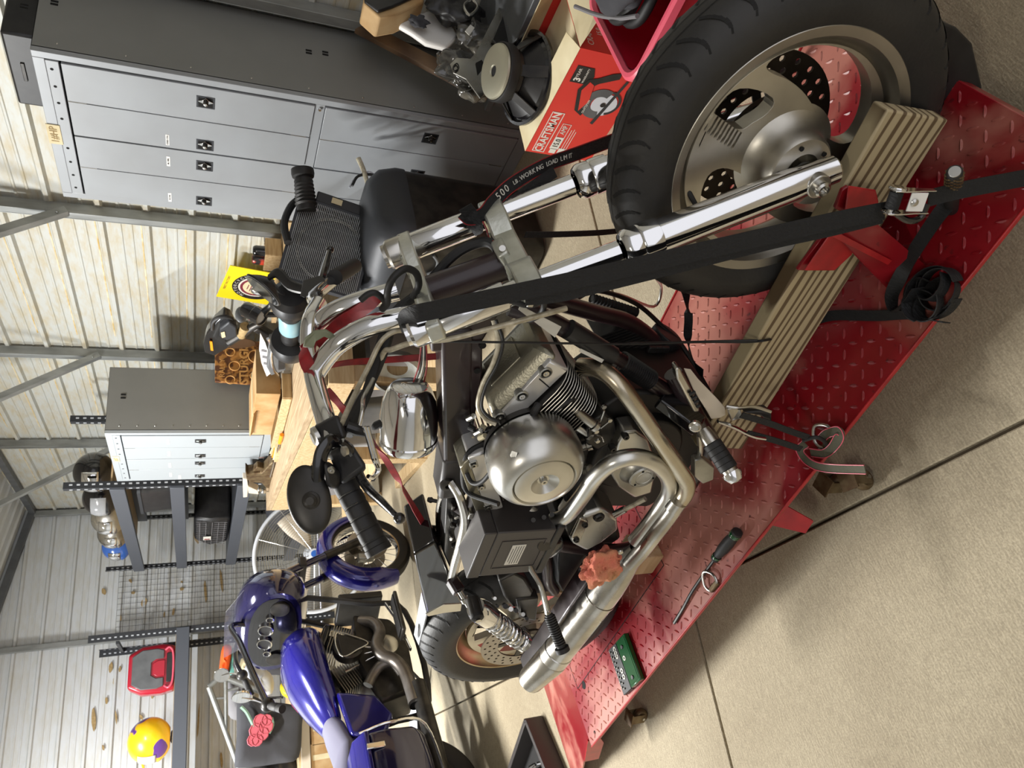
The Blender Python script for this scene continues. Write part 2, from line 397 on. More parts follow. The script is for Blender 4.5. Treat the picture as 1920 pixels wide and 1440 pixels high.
def siding_wall(name, a, c, inward, m, z1, top=None):
    P = ribprof(-.03+.055, z1, PITCH); a = V(a); c = V(c); inward = V(inward); mb = MB(); vs = []; fs = []
    for q in (a, c):
        for h, z in P: vs.append(q + inward*h + V((0, 0, z)))
    n = len(P)
    for k in range(n-1): fs.append((k, k+1, n+k+1, n+k))
    mb.add(vs, fs); o = mb.build(name, m, smooth=0); struct(o)
    md = o.modifiers.new('solid', 'SOLIDIFY'); md.thickness = .002; md.offset = -1
    return o
wr = siding_wall('wall_right', (XW, YF, 0), (XW, YE, 0), (-1, 0, 0), 'siding', EAVE)
wb = siding_wall('wall_back', (XL, YE, 0), (XW, YE, 0), (0, -1, 0), 'siding_cool', 4.9)
wl = siding_wall('wall_left', (XL, YE, 0), (XL, YF, 0), (1, 0, 0), 'siding_cool', EAVE+.3)
# rust lines that run along each main rib of the right wall (long thin stain strips, flush on the sheet)
st = MB(); z = .025
k = 0
while z < EAVE:
    if k > 3:
        for y0 in (0.2, 3.8, 5.5, 7.2):
            y1 = y0+1.45; st.box((XW-.0035, (y0+y1)/2, z+.055), (.0015, y1-y0, .008))
    z += PITCH; k += 1
st.build('rust_streak', 'stain', wr, smooth=0)
# roof: gable sheets rising away from the right eave
RID = (XL+XW)/2
def roof_z(x): return EAVE + (XW-x)*SLOPE if x > RID else EAVE + (x-XL)*SLOPE
mb = MB()
for xa, xb in ((XW+.02, RID), (RID, XL-.02)):
    y = YF; Pp = []
    while y < YE: Pp += [(0, y), (.019, y+.012), (.019, y+.032), (0, y+.045)]; y += .2286
    Pp.append((0, YE)); vs = []; fs = []; n = len(Pp)
    for x in (xa, xb):
        for h, yy in Pp: vs.append((x, yy, roof_z(min(x, XW))+.06-h))
    for k in range(n-1): fs.append((k, k+1, n+k+1, n+k))
    mb.add(vs, fs)
rf = struct(mb.build('ceiling', 'siding_cool', smooth=0))
# steel posts, rafters, knee braces ---------------------------------
def trim(i, mb, m='galv'):
    return struct(mb.build('trim_%d' % i, m, smooth=0, bevel=.002))
ti = 1
PX = XW-.055
for yp in (.5, 2.175, 3.74, 5.42, 7.2):
    mb = MB()
    mb.box((PX, yp, EAVE/2), (.064, .005, EAVE)); mb.box((PX-.031, yp+.022, EAVE/2), (.005, .05, EAVE)); mb.box((PX+.031, yp+.022, EAVE/2), (.005, .05, EAVE))
    mb.box((PX-.03, yp+.045, EAVE/2), (.012, .005, EAVE))
    trim(ti, mb); ti += 1
    mb = MB(); mb.bar((PX, yp+.02, EAVE-.03), (RID, yp+.02, roof_z(RID)-.02), .06, .06); trim(ti, mb); ti += 1
    mb = MB(); mb.bar((PX-.02, yp, 2.12), (PX-.75, yp, roof_z(PX-.75)-.02), .045, .045); mb.ball((PX-.05, yp-.025, 2.16), .008, 8, 5); trim(ti, mb); ti += 1
# back corner post and end-wall posts, gable rafter, eave strut
mb = MB(); mb.box((PX, YE-.05, EAVE/2), (.06, .06, EAVE)); trim(ti, mb); ti += 1
mb = MB(); mb.bar((XW-.04, YE-.05, EAVE), (RID, YE-.05, roof_z(RID)+.0), .07, .07); trim(ti, mb, 'beamgrey'); ti += 1
mb = MB(); mb.bar((XW-.03, YF, EAVE-.01), (XW-.03, YE, EAVE-.01), .06, .06); trim(ti, mb, 'beamgrey'); ti += 1
for xp in (1.43, -.1, -1.7, -3.3):
    mb = MB(); mb.box((xp, YE-.05, roof_z(xp)/2), (.06, .055, roof_z(xp))); trim(ti, mb); ti += 1
# ceiling lights: real fixtures above the lamps
for i, (lx, ly, lz, lp, lc) in enumerate(LAMPS):
    lab = ['shop light fixture nearest the camera under the roof', 'shop light fixture over the middle of the garage', 'shop light fixture near the back wall'][i]
    t = thing('ceiling_light', lab, 'light', (lx, ly, lz), 0, 'tube lights under the roof')
    MB().box((0, 0, .035), (1.3, .18, .05)).build('housing', 'white', t, bevel=.008)
    [MB().cyl((q, 0, .06), (q, 0, roof_z(lx)-lz+.05), .004, n=6).build('hanger', 'steel', t) for q in (-.5, .5)]
# long wasp/mud marks and stains on the back wall (real marks with shapes of their own)
mb = MB()
random.seed(3)
def blob2(mb, cx, cz, ln, wd, ang):
    n = 14; ax = V((math.cos(ang), 0, math.sin(ang))); ay = V((-math.sin(ang), 0, math.cos(ang)))
    poly = []
    for k in range(n):
        a = 2*PI*k/n; rr = 1+.35*math.sin(2*a+cx*9)+.15*random.random(); p = V((cx, YE-.0245, cz))+ax*math.cos(a)*ln*rr/2+ay*math.sin(a)*wd*rr/2; poly.append(p)
    mb.prism(poly, (0, .003, 0))
for (px, py, ln, wd, ang) in [(195, 1110, .09, .03, 1.4), (245, 1090, .04, .03, 0), (250, 1112, .04, .03, 0), (270, 1130, .1, .05, .2), (341, 1105, .05, .03, 1.5), (341, 1092, .03, .02, 0), (385, 1110, .3, .02, 1.45), (415, 1090, .3, .02, 1.5), (325, 1148, .06, .03, .1), (308, 1153, .05, .02, .1), (225, 1157, .07, .03, .4),
    (176, 1350, .22, .035, 1.55), (208, 1252, .12, .03, .1), (225, 1255, .06, .02, .2), (215, 1278, .06, .035, .3), (200, 1314, .05, .03, 0), (218, 1345, .13, .015, 1.5), (255, 1378, .1, .06, .9), (265, 1345, .07, .02, 1.3), (260, 1298, .09, .03, 1.1), (285, 1302, .07, .03, .1), (194, 1402, .05, .02, .5), (372, 1350, .4, .012, 1.6), (368, 1010, .14, .035, 1.1), (415, 1425, .12, .03, 0)]:
    p = RY(px, py, YE); blob2(mb, p.x, p.z, ln, wd, PI/2-ang if ang > 1 else ang)
mb.build('mud_mark', 'brown', wb, smooth=0)
# ================================================================== RED LIFT TABLE (same axes as the motorcycle)
def red_deck(name, c1, c2, c3, rough):
    m = bpy.data.materials.new(name); m.use_nodes = True; N = m.node_tree.nodes; L = m.node_tree.links; p = N['Principled BSDF']
    tc = N.new('ShaderNodeTexCoord'); n1 = N.new('ShaderNodeTexNoise'); n1.inputs['Scale'].default_value = 2.6; n1.inputs['Detail'].default_value = 5; n1.inputs['Distortion'].default_value = .6
    n2 = N.new('ShaderNodeTexNoise'); n2.inputs['Scale'].default_value = 45; n2.inputs['Detail'].default_value = 5
    cr = N.new('ShaderNodeValToRGB'); e = cr.color_ramp.elements; e[0].position = .47; e[0].color = sr(c1); e[1].position = .60; e[1].color = sr(c2)
    c2r = N.new('ShaderNodeValToRGB'); c2r.color_ramp.elements[0].position = .66; c2r.color_ramp.elements[1].position = .74; c2r.color_ramp.elements[0].color = (0, 0, 0, 1)
    mx = N.new('ShaderNodeMix'); mx.data_type = 'RGBA'; mx.inputs[7].default_value = sr(c3)
    L.new(tc.outputs['Object'], n1.inputs['Vector']); L.new(tc.outputs['Object'], n2.inputs['Vector']); L.new(n1.outputs['Fac'], cr.inputs[0]); L.new(n2.outputs['Fac'], c2r.inputs[0])
    L.new(cr.outputs[0], mx.inputs[6]); L.new(c2r.outputs[0], mx.inputs[0]); L.new(mx.outputs[2], p.inputs['Base Color'])
    mr = N.new('ShaderNodeMapRange'); mr.inputs['From Min'].default_value = .4; mr.inputs['From Max'].default_value = .7; mr.inputs['To Min'].default_value = rough; mr.inputs['To Max'].default_value = rough+.22
    L.new(n1.outputs['Fac'], mr.inputs[0]); L.new(mr.outputs[0], p.inputs['Roughness']); return m
M['deck'] = red_deck('worn_glare_red_deck', (134, 18, 28), (176, 112, 98), (80, 22, 26), .28)  # pinkish blotches are dust plus some glare painted into the colour
M['deckedge'] = mat('red_edge_paint', (172, 30, 34), .35, 0, col2=(150, 24, 30), scale=30)
lift = thing('lift_table', 'low red steel motorcycle lift table with diamond tread deck', 'lift table', BO, BPSI)
DZ = .175; XR, XF, YR, YL = -1.985, .175, -.258, .42
MB().box(((XR+XF)/2, (YR+YL)/2, DZ-.004), (XF-XR, YL-YR, .008)).build('deck', 'deck', lift, smooth=0)
# drop-out panel seam over the rear wheel
sm = MB()
for a_, b_ in (((-1.198, -.078), (-1.94, -.078)), ((-1.198, .20), (-1.94, .20)), ((-1.94, -.078), (-1.94, .20)), ((-1.198, -.078), (-1.198, .20))): sm.bar(V((a_[0], a_[1], DZ)), V((b_[0], b_[1], DZ)), .003, .0008)
sm.build('panel_seam', 'slot', lift, smooth=0)
for (hx, hy, r_) in ((-1.89, -.09, .014), (-1.62, -.20, .008), (-1.9, .16, .014), (-1.93, -.236, .006)): MB().cyl((hx, hy, DZ-.001), (hx, hy, DZ+.0008), r_, n=18).build('deck_hole', 'slot', lift)
# diamond tread
_v = bz(1520, 700, DZ)-bz(1480, 700, DZ); TH_A = math.atan2(_v.y, _v.x)
tr = MB(); pit = .0312; i = 0; x = XR+.02
while x < XF-.012:
    y = YR+.016; j = 0
    while y < YL-.012:
        al = (i+j) % 2 == 0; l_, w_ = .0122, .0040
        seam = any(abs(y-q) < .006 and x < -1.19 for q in (-.078, .20))
        if not seam:
            n = 6; ring = []
            for k in range(n+1):
                t = -1+2*k/n; ww = w_*(1-t*t)**.8; ring.append((t*l_, ww))
            top = []
            lo = []; hi = []
            pts = [(u, -v_) for u, v_ in ring]+[(u, v_) for u, v_ in ring[-2:0:-1]]
            th_ = TH_A if al else TH_A+PI/2
            ca, sa = math.cos(th_), math.sin(th_)
            base = [(x+u*ca-v_*sa, y+u*sa+v_*ca, DZ-.0002) for u, v_ in pts]
            cen = [(x+u*.72*ca, y+u*.72*sa, DZ+.0024) for u in (-l_, l_)]
            m_ = len(base); vs = base+cen; fs = []
            for k in range(m_):
                k2 = (k+1) % m_; ck = m_ + (0 if pts[k][0]+pts[k2][0] < 0 else 1)
                fs.append((k, k2, ck))
            half = m_//4
            # bridge facets between the two crest points
            fs.append((n//2, m_+1, m_)); fs.append((m_-n//2, m_, m_+1))
            tr.add(vs, fs)
        y += pit; j += 1
    x += pit; i += 1
tro = tr.build('tread_diamond', 'deck', lift, smooth=0); tro['kind'] = 'stuff'
# edge angles
MB().box(((XR+XF)/2-.0, YR-.003, DZ-.002), (XF-XR, .005, .010)).build('side_rail', 'deckedge', lift, bevel=.002)
MB().box(((XR+XF)/2-.0, YL+.003, DZ-.005), (XF-XR, .005, .020)).build('side_rail', 'deckedge', lift, bevel=.002)
MB().box((XF, (YR+YL)/2, DZ-.02), (.006, YL-YR, .036)).build('front_rail', 'deck', lift, bevel=.002)
# ramp sloping to the floor behind
mb = MB(); mb.prism([(XR, YL, DZ-.002), (-2.545, YL, .004), (-2.545, YL, .0), (XR, YL, DZ-.010)], (0, YR-YL+.03, 0)); mb.build('ramp', 'deck', lift, smooth=0)
mb = MB(); mb.prism([(XR-.02, YR+.024, DZ-.004), (-2.2, YR+.024, .108), (-2.2, YR+.024, .05), (-2.05, YR+.024, .09), (XR-.02, YR+.024, .12)], (0, .006, 0)); mb.build('ramp_gusset', 'deckedge', lift)
# base frame, scissor arms and casters
for y in (-.11, .30): MB().box((-.9, y, .06), (1.9, .05, .05)).build('base_rail', 'deckedge', lift, bevel=.004)
for y in (-.06, .25):
    MB().bar((-.15, y, .07), (-1.6, y, .15), .012, .05, (0, 0, 1)).build('scissor_arm', 'deckedge', lift)
    MB().bar((-1.6, y+.015, .07), (-.15, y+.015, .15), .012, .05, (0, 0, 1)).build('scissor_arm', 'deckedge', lift)
for (x, y, rz) in ((-.66, -.235, .2), (-.60, -.275, 1.2), (-1.86, -.235, .5), (-.3, .36, 0), (-1.8, .36, .4)):
    c = thing('caster', '', ''); del c['label'], c['category']; c.parent = lift; c.location = (x, y, 0); c.rotation_euler = (0, 0, rz)
    MB().lathe([(0, -.012), (.020, -.012), (.024, -.008), (.0255, 0), (.024, .008), (.020, .012), (0, .012)], (0, 0, .0255), (0, 1, 0), 24).build('caster_wheel', 'rust', c)
    MB().box((.0, .017, .045), (.030, .003, .05)).build('caster_fork', 'rust', c, bevel=.001); MB().box((.0, -.017, .045), (.030, .003, .05)).build('caster_fork', 'rust', c, bevel=.001)
    MB().box((0, 0, .071), (.045, .045, .004)).build('caster_plate', 'rust', c); MB().cyl((0, -.022, .0255), (0, .022, .0255), .005, n=8).build('caster_axle', 'steel', c)
mb = MB(); mb.prism([V((-.80, -.235, .165)), V((-.72, -.235, .165)), V((-.735, -.285, .085)), V((-.775, -.29, .085))], (0, .004, 0)); mb.build('corner_bracket', 'deckedge', lift)
# tie-down rings on the deck edge
for x in (-.50, -1.045):
    P = [V((x-.022, -.247, DZ+.006)), V((x-.024, -.225, DZ+.010)), V((x, -.205, DZ+.014)), V((x+.024, -.225, DZ+.012)), V((x+.022, -.247, DZ+.008)), V((x, -.252, DZ+.004))]
    MB().tube(P, .0038, 10, 6, closed=True).build('tie_down_ring', 'steel', lift)
    MB().box((x, -.249, DZ+.004), (.04, .014, .012)).build('ring_loop', 'rust', lift, bevel=.003)
# hexagonal black stop plate at the front
def lift_poly(pts, s_, dep, name, m, par, bv=.002):
    mb = MB(); mb.prism([b(x, y, s_) for x, y in pts], (0, dep, 0)); return mb.build(name, m, par, bevel=bv)
lift_poly([(1690, 70), (1738, 28), (1795, 52), (1824, 82), (1843, 165), (1806, 229), (1758, 206), (1715, 190)], -.0, .05, 'wheel_stop', 'black', lift, .004)
p = b(1790, 178, .0); MB().lathe([(.012, 0), (.010, .004), (.0, .005)], p+V((0, 0, 0)), V((0, -1, 0)), 6).build('stop_bolt', 'rust', lift)
# wheel vise: two jaw plates and the arm carrying them
vs_ = thing('wheel_vise', '', ''); del vs_['label'], vs_['category']; vs_.parent = lift
lift_poly([(1592, 349), (1643, 357), (1648, 378), (1640, 420), (1584, 400)], .140, .004, 'jaw_plate', 'deckedge', vs_)
lift_poly([(1592, 349), (1584, 400), (1566, 392), (1580, 356)], .128, .008, 'jaw_flange', 'deck', vs_)
lift_poly([(1557, 439), (1601, 464), (1598, 478), (1565, 508), (1509, 508)], .140, .004, 'jaw_plate', 'deckedge', vs_)
lift_poly([(1545, 441), (1557, 439), (1509, 508), (1495, 507)], .128, .008, 'jaw_flange', 'deck', vs_)
a0 = b(1600, 440, .15); a1 = bz(1715, 505, DZ+.012)
mb = MB(); mb.hexa([b(1562, 437, .145), b(1636, 420, .145), bz(1736, 500, DZ), bz(1667, 545, DZ), b(1561, 434, .150), b(1638, 414, .150), bz(1736, 498, DZ+.006), bz(1668, 540, DZ+.006)]); mb.build('vise_arm', 'deck', vs_)
mb = MB(); mb.bar(b(1561, 437, .155), b(1667, 491, .165), .006, .010); mb.build('arm_edge', 'deckedge', vs_)
# knurled crank handle
k0, k1 = b(1790, 322, .245), b(1783, 392, .16); d = k1-k0
MB().lathe([(0, .0), (.0105, .0), (.0115, .003), (.0115, d.length)], k0, d, 24).build('crank_grip', 'rubber', vs_)
kn = MB(); xx, yy, zz = frame_of(d)
for i in range(10):
    for j in range(9):
        a = 2*PI*(j+.5*(i % 2))/9; kn.ball(k0+zz*(.008+.0075*i)+(xx*math.cos(a)+yy*math.sin(a))*.0115, (.0022, .0022, .0032), 6, 4)
kn.build('knurl', 'rust', vs_)['kind'] = 'stuff'
MB().lathe([(0, -.0015), (.0085, -.0015), (.0095, 0), (.0095, .004)], k0, d, 20).build('crank_cap', 'steel', vs_)
MB().tube([k1, k1+V((-.01, .02, -.03)), V((k1.x, k1.y+.02, DZ+.01))], .006, 10, 3).build('crank_rod', 'rust', vs_)
# ================================================================== THINGS ON THE LIFT
def lthing(name, label, cat, group=None): 
    return thing(name, label, cat, BO, BPSI, group)
# pressure-treated plank on edge beside the front wheel
pk = lthing('wooden_plank', 'striped grey-brown treated plank on edge beside the front wheel', 'plank')
s0, s1 = .112, .074
A_t, B_t = b(1665, 205, s0), b(1306, 838, s0); A_b, B_b = b(1752, 224, s0), b(1352, 852, s0)
A_b = V((A_t.x+.006, -s0, A_t.z-.138)); B_b = V((B_t.x-.012, -s0, B_t.z-.138))
off = V((0, s0-s1, 0)); n_ = 26; rings = []
mb = MB(); mb.hexa([A_b, B_b, B_b+off, A_b+off, A_t, B_t, B_t+off, A_t+off]); mb.build('board', 'plank', pk, bevel=.004)
# wood block under the muffler
bl = lthing('wood_block', 'short pale wood block standing on the deck under the muffler', 'block')
c = bz(1222, 1052, DZ); MB().box((c.x+.02, c.y+.015, DZ+.045), (.085, .085, .09)).build('block', 'wood', bl, bevel=.003)
# screwdriver / pry bar
sd = lthing('pry_bar', 'pry bar with black and green handle lying on the red deck', 'pry bar')
t0, t1 = bz(1264, 1168, DZ+.006), bz(1340, 1048, DZ+.010); h1 = bz(1384, 996, DZ+.018); d = (h1-t1).normalized()
MB().tube([t0, bz(1282, 1138, DZ+.007), bz(1300, 1105, DZ+.010), t1, t1+d*.02], [.0055, .0050, .0045, .0045, .0045], 8, 3, flat=.8).build('shaft', 'blackmetal', sd)
Lh = (h1-t1).length
MB().lathe([(0, 0), (.011, .0), (.0125, .008), (.0105, .016), (.0125, .03), (.0150, .05), (.0155, Lh*.6), (.0135, Lh*.78), (.0150, Lh*.9), (.0135, Lh-.003), (0, Lh)], t1, d, 24).build('handle', 'rubber', sd)
MB().lathe([(.0122, 0), (.0128, .004), (.0122, .008)], t1+d*.008, d, 24).build('handle_band', 'green', sd)
MB().lathe([(.0150, 0), (.0155, .006), (.0145, .012)], t1+d*(Lh*.84), d, 24).build('handle_band', 'green', sd)
# green socket-set case lying open
cs = lthing('socket_case', 'small open green case of hex bits and washers on the deck', 'tool case')
q = [bz(1147, 1222, DZ), bz(1160, 1207, DZ), bz(1181, 1182, DZ), bz(1222, 1268, DZ), bz(1175, 1306, DZ)]
o_ = bz(1148, 1218, DZ); ux = bz(1177, 1303, DZ)-o_; uy = bz(1180, 1188, DZ)-o_
ux.z = uy.z = 0; w1 = ux.length; ux.normalize(); uy = (uy-ux*uy.dot(ux)); w2 = uy.length; uy.normalize()
R3 = Matrix((ux, uy, ux.cross(uy))).transposed(); up = V((0, 0, 1))
MB().box(o_+ux*w1/2+uy*w2*.22+up*.008, (w1, w2*.44, .014), R3).build('case_tray', 'black', cs, bevel=.002)
MB().box(o_+ux*w1/2+uy*w2*.74+up*.010, (w1, w2*.52, .016), R3).build('case_lid', 'green', cs, bevel=.003)
MB().box(o_+ux*w1/2+uy*w2*.74+up*.0185, (w1*.9, w2*.40, .001), R3).build('lid_panel', 'green', cs)
for k in range(5):
    MB().lathe([(.0042, 0), (.0042, .002), (.0078, .002), (.0078, 0)], o_+ux*w1*(.10+.08*k if k < 3 else .42+.13*(k-1.8))+uy*w2*.32+up*.0155, up, 14).build('washer', 'label', cs)
MB().lathe([(.0042, 0), (.0042, .002), (.0075, .002), (.0075, 0)], o_+ux*w1*.42+uy*w2*.66+up*.019, up, 14).build('washer', 'label', cs)
random.seed(5)
for k in range(16):
    MB().cyl(o_+ux*w1*(.08+.055*k)+uy*w2*(.08+.09*(k % 2))+up*.015, o_+ux*w1*(.08+.055*k)+uy*w2*(.08+.09*(k % 2))+up*.019, .0030, n=6).build('hex_bit', 'steel', cs)
for k in (.2, .85): MB().lathe([(0, .003), (.006, .003), (.007, 0)], o_+ux*w1*k+uy*w2*.72+up*.019, up, 12).build('lid_knob', 'black', cs)
# crumpled shop rag on the muffler
rg = lthing('shop_rag', 'crumpled stained pink shop rag draped on the muffler', 'rag')
cR = b(1127, 1063, .235); mb = MB(); n1, n2 = 64, 40; vs = []; fs = []
random.seed(11)
from mathutils import noise as mnoise
for i in range(n2+1):
    ph = PI*i/n2
    for k in range(n1):
        a = 2*PI*k/n1; d = V((math.sin(ph)*math.cos(a), math.sin(ph)*math.sin(a), math.cos(ph)))
        q = mnoise.noise(d*1.7+V((3, 1, 2))); q2 = abs(mnoise.noise(d*3.4+V((7, 2, 5)))); q3 = mnoise.noise(d*9)
        q4 = mnoise.noise(d*2.6+V((11, 4, 8))); r = 1.02+.38*q+.26*q4-.16*max(0, 1-abs(q4)*9)-.10*max(0, 1-q2*8)+.012*q3
        vs.append(cR+V((d.x*.050, d.y*.034, d.z*.046))*r)
for i in range(n2):
    for k in range(n1): l = (k+1) % n1; fs.append((i*n1+k, (i+1)*n1+k, (i+1)*n1+l, i*n1+l))
mb.add(vs, fs); mb.build('cloth', 'pink', rg, smooth=80)
# ================================================================== THE BIG MOTORCYCLE (stripped, on the red lift)
bike = thing('motorcycle', 'large stripped chrome and black motorcycle strapped upright on the red lift', 'motorcycle', BO, BPSI)
Y = V((0, 1, 0)); RIGHT = V((0, -1, 0))
def add_tire(parent, c, R, hw, rb, groove_side=1, lab=None):
    mb = MB(); prof = []
    for k in range(-12, 13):
        u = k/12; a = u*PI*.5
        h = hw*math.sin(a)*(1 if abs(u) < .99 else .98); r = rb + (R-rb)*(math.cos(a)**.62)
        prof.append((r, h))
    prof = [(rb-.004, -hw*.72)] + prof[1:-1] + [(rb-.004, hw*.72)]
    mb.lathe(prof, c, Y, 96)
    t = mb.build('tire', 'tire', parent, smooth=50)
    # tread grooves: thin channels' dark floors, laid flush in the tread
    g = MB()
    def surf(th, u, off=.0006):
        a = u*PI*.5; h = hw*math.sin(a); r = rb+(R-rb)*(max(math.cos(a), 0)**.62)+off
        x_, y_, z_ = frame_of(Y); return V(c)+(x_*math.cos(th)+y_*math.sin(th))*r+Y*h
    nG = 44
    for i in range(nG):
        th = 2*PI*i/nG
        for sd in (-1, 1):
            P = [surf(th+.085*math.sin(q*2.2)+(.04 if sd > 0 else 0), sd*(.15+.50*q)) for q in [k/7 for k in range(8)]]
            for k in range(7):
                w_ = .0042*(1-.6*abs(k/6-.4)); d = (P[k+1]-P[k]).normalized(); n_ = (P[k]-V(c)); n_ = n_-Y*n_.dot(Y)*.2; n_.normalize(); sdv = d.cross(n_).normalized()*w_
                g.add([P[k]-sdv, P[k]+sdv, P[k+1]+sdv, P[k+1]-sdv], [(0, 1, 2, 3)])
    for uu in (-.09, .09):
        ring = [surf(2*PI*k/96, uu+.03*math.sin(k*PI/6), .0007) for k in range(96)]; ring2 = [surf(2*PI*k/96, uu+.016+.03*math.sin(k*PI/6), .0007) for k in range(96)]
        g.add(ring+ring2, [(k, (k+1) % 96, 96+(k+1) % 96, 96+k) for k in range(96)])
    go = g.build('tread_groove', 'groove', t, smooth=0); go['kind'] = 'stuff'
    return t
def polar(c, L): return [(r*math.cos(math.radians(a)), r*math.sin(math.radians(a))) for r, a in L]
def smooth2(L, n=4): 
    q = catmull([V((x, y, 0)) for x, y in L], n, True); return [(p.x, p.y) for p in q]
def rotor(parent, c, ri, ro, th, m, nsp=5, name='brake_disc'):
    holes = [[(ri*math.cos(2*PI*k/40), ri*math.sin(2*PI*k/40)) for k in range(40)]]
    k = 0
    for ring, rr in enumerate((ri+(ro-ri)*.22, ri+(ro-ri)*.5, ri+(ro-ri)*.78)):
        for i in range(24):
            a = 2*PI*(i+ring/3)/24; hc = (rr*math.cos(a), rr*math.sin(a)); q = (ro-ri)*.085
            holes.append([(hc[0]+q*math.cos(2*PI*j/7), hc[1]+q*math.sin(2*PI*j/7)) for j in range(7)])
    out = [(ro*math.cos(2*PI*k/64), ro*math.sin(2*PI*k/64)) for k in range(64)]
    mb = MB(); mb.plate(out, holes, th, c, (1, 0, 0), (0, 0, 1)); r_ = mb.build(name, m, parent, smooth=30)
    mb = MB()
    for i in range(nsp):
        a = 2*PI*i/nsp+.3; mb.bar(V(c)+V((math.cos(a)*ri*.35, -.002, math.sin(a)*ri*.35)), V(c)+V((math.cos(a+.25)*(ri+.004), -.002, math.sin(a+.25)*(ri+.004))), .004, .016)
    mb.lathe([(ri*.28, -.003), (ri*.5, -.003), (ri*.5, .004), (ri*.28, .004)], c, Y, 32)
    mb.build('disc_carrier', 'blackmetal', r_, smooth=30)
    return r_
# ---------------------------------------------------------------- front wheel
FC = V((0, 0, .486)); RR = .2215
fwh = thing('front_wheel', 'x', 'x', (0, 0, 0)); 
for k in ('label', 'category'): del fwh[k]
fwh.parent = bike
add_tire(fwh, FC, .312, .068, .214)
# rim barrel with stepped inner face
mb = MB(); side = -1
for sd in (-1, 1):
    pr = [(RR-.001, .0565), (RR+.0035, .053), (RR+.002, .049), (RR-.005, .048), (RR-.012, .0535), (RR-.017, .052), (RR-.021, .044), (RR-.024, .037), (RR-.030, .031), (RR-.036, .028), (RR-.036, 0)]
    mb.lathe([(r, h*sd) for r, h in pr], FC, Y, 96)
    mb.lathe([(RR-.001, .0565*sd), (RR-.012, .0535*sd)], FC, Y, 96)
mb.build('rim', 'wheel', fwh, smooth=40)
A_ = [(.179, 43), (.186, 36), (.186, 20), (.183, 3), (.179, -12), (.172, -32), (.160, -51), (.144, -66), (.118, -70), (.086, -60), (.070, -35), (.080, -15), (.105, 11), (.136, 29), (.161, 40)]
D_ = [(.184, 66), (.176, 59), (.150, 51), (.120, 43), (.104, 45), (.100, 56), (.106, 66), (.112, 74), (.130, 77), (.150, 78), (.170, 79), (.182, 76)]
holes = []
for rot in (0, 180):
    holes.append(smooth2(polar(FC, [(r, a+rot) for r, a in A_]), 3)); holes.append(smooth2(polar(FC, [(r, a+rot) for r, a in D_]), 2))
outer = [((RR-.0345)*math.cos(2*PI*k/96), (RR-.0345)*math.sin(2*PI*k/96)) for k in range(96)]
mb = MB(); mb.plate(outer, holes, .03, FC+V((0, -.004, 0)), (1, 0, 0), (0, 0, 1))
mb.build('wheel_face', 'wheel', fwh, smooth=30, bevel=.003)
mb = MB()   # cooling fins beside the small openings
for rot in (0, 180):
    for i in range(9):
        r = .110+.0085*i; a0 = math.radians(77+rot-1.0*i*.2); a1 = a0+math.radians(15-.7*i)
        x_ = lambda a, h: FC+V((r*math.cos(a), h-.0065 if h < -.03 else h-.012, r*math.sin(a)))
        mb.hexa([x_(a0, -.018)+V((0, 0, 0)), x_(a1, -.0305), x_(a1, -.0305)+V((.0028*math.cos(a1), 0, .0028*math.sin(a1))), x_(a0, -.018)+V((.0045*math.cos(a0), 0, .0045*math.sin(a0))),
                 x_(a0, -.033), x_(a1, -.032), x_(a1, -.032)+V((.0028*math.cos(a1), 0, .0028*math.sin(a1))), x_(a0, -.033)+V((.0045*math.cos(a0), 0, .0045*math.sin(a0)))])
mb.build('cooling_fin', 'wheel', fwh, smooth=0)['kind'] = 'stuff'
mb = MB(); mb.lathe([(.092, .028), (.078, .036), (.066, .05), (.060, .066), (.058, .082), (.054, .088), (.030, .090), (.028, .086), (.028, .06), (.012, .06), (.012, -.06), (.028, -.06), (.05, -.07), (.06, -.05), (.085, -.03)], FC, RIGHT, 48)
hubo = mb.build('hub', 'wheel', fwh, smooth=30)
for i in range(5):
    a = 2*PI*i/5+.6; p = FC+V((math.cos(a)*.043, -.0905, math.sin(a)*.043)); MB().cyl(p, p+V((0, -.0006, 0)), .0042, n=12).build('bolt_hole', 'slot', hubo)
MB().cyl(FC+V((0, .12, 0)), FC+V((0, -.1, 0)), .0105, n=16).build('axle', 'steel', fwh)
rotor(fwh, FC+V((0, .066, 0)), .075, .146, .005, 'rotor_dark', 5)
rotor(fwh, FC+V((0, -.052, 0)), .001, .0015, .001, 'rotor_dark', 0) if 0 else None
v0 = b(1290, 358, .03); v1 = b(1305, 385, .045)
MB().cyl(v0, v1, .005, .0045, 10).build('valve_stem', 'rubber', fwh)
MB().cyl(v1, v1+(v1-v0).normalized()*.012, .0052, n=10).build('valve_cap', 'chrome', fwh)
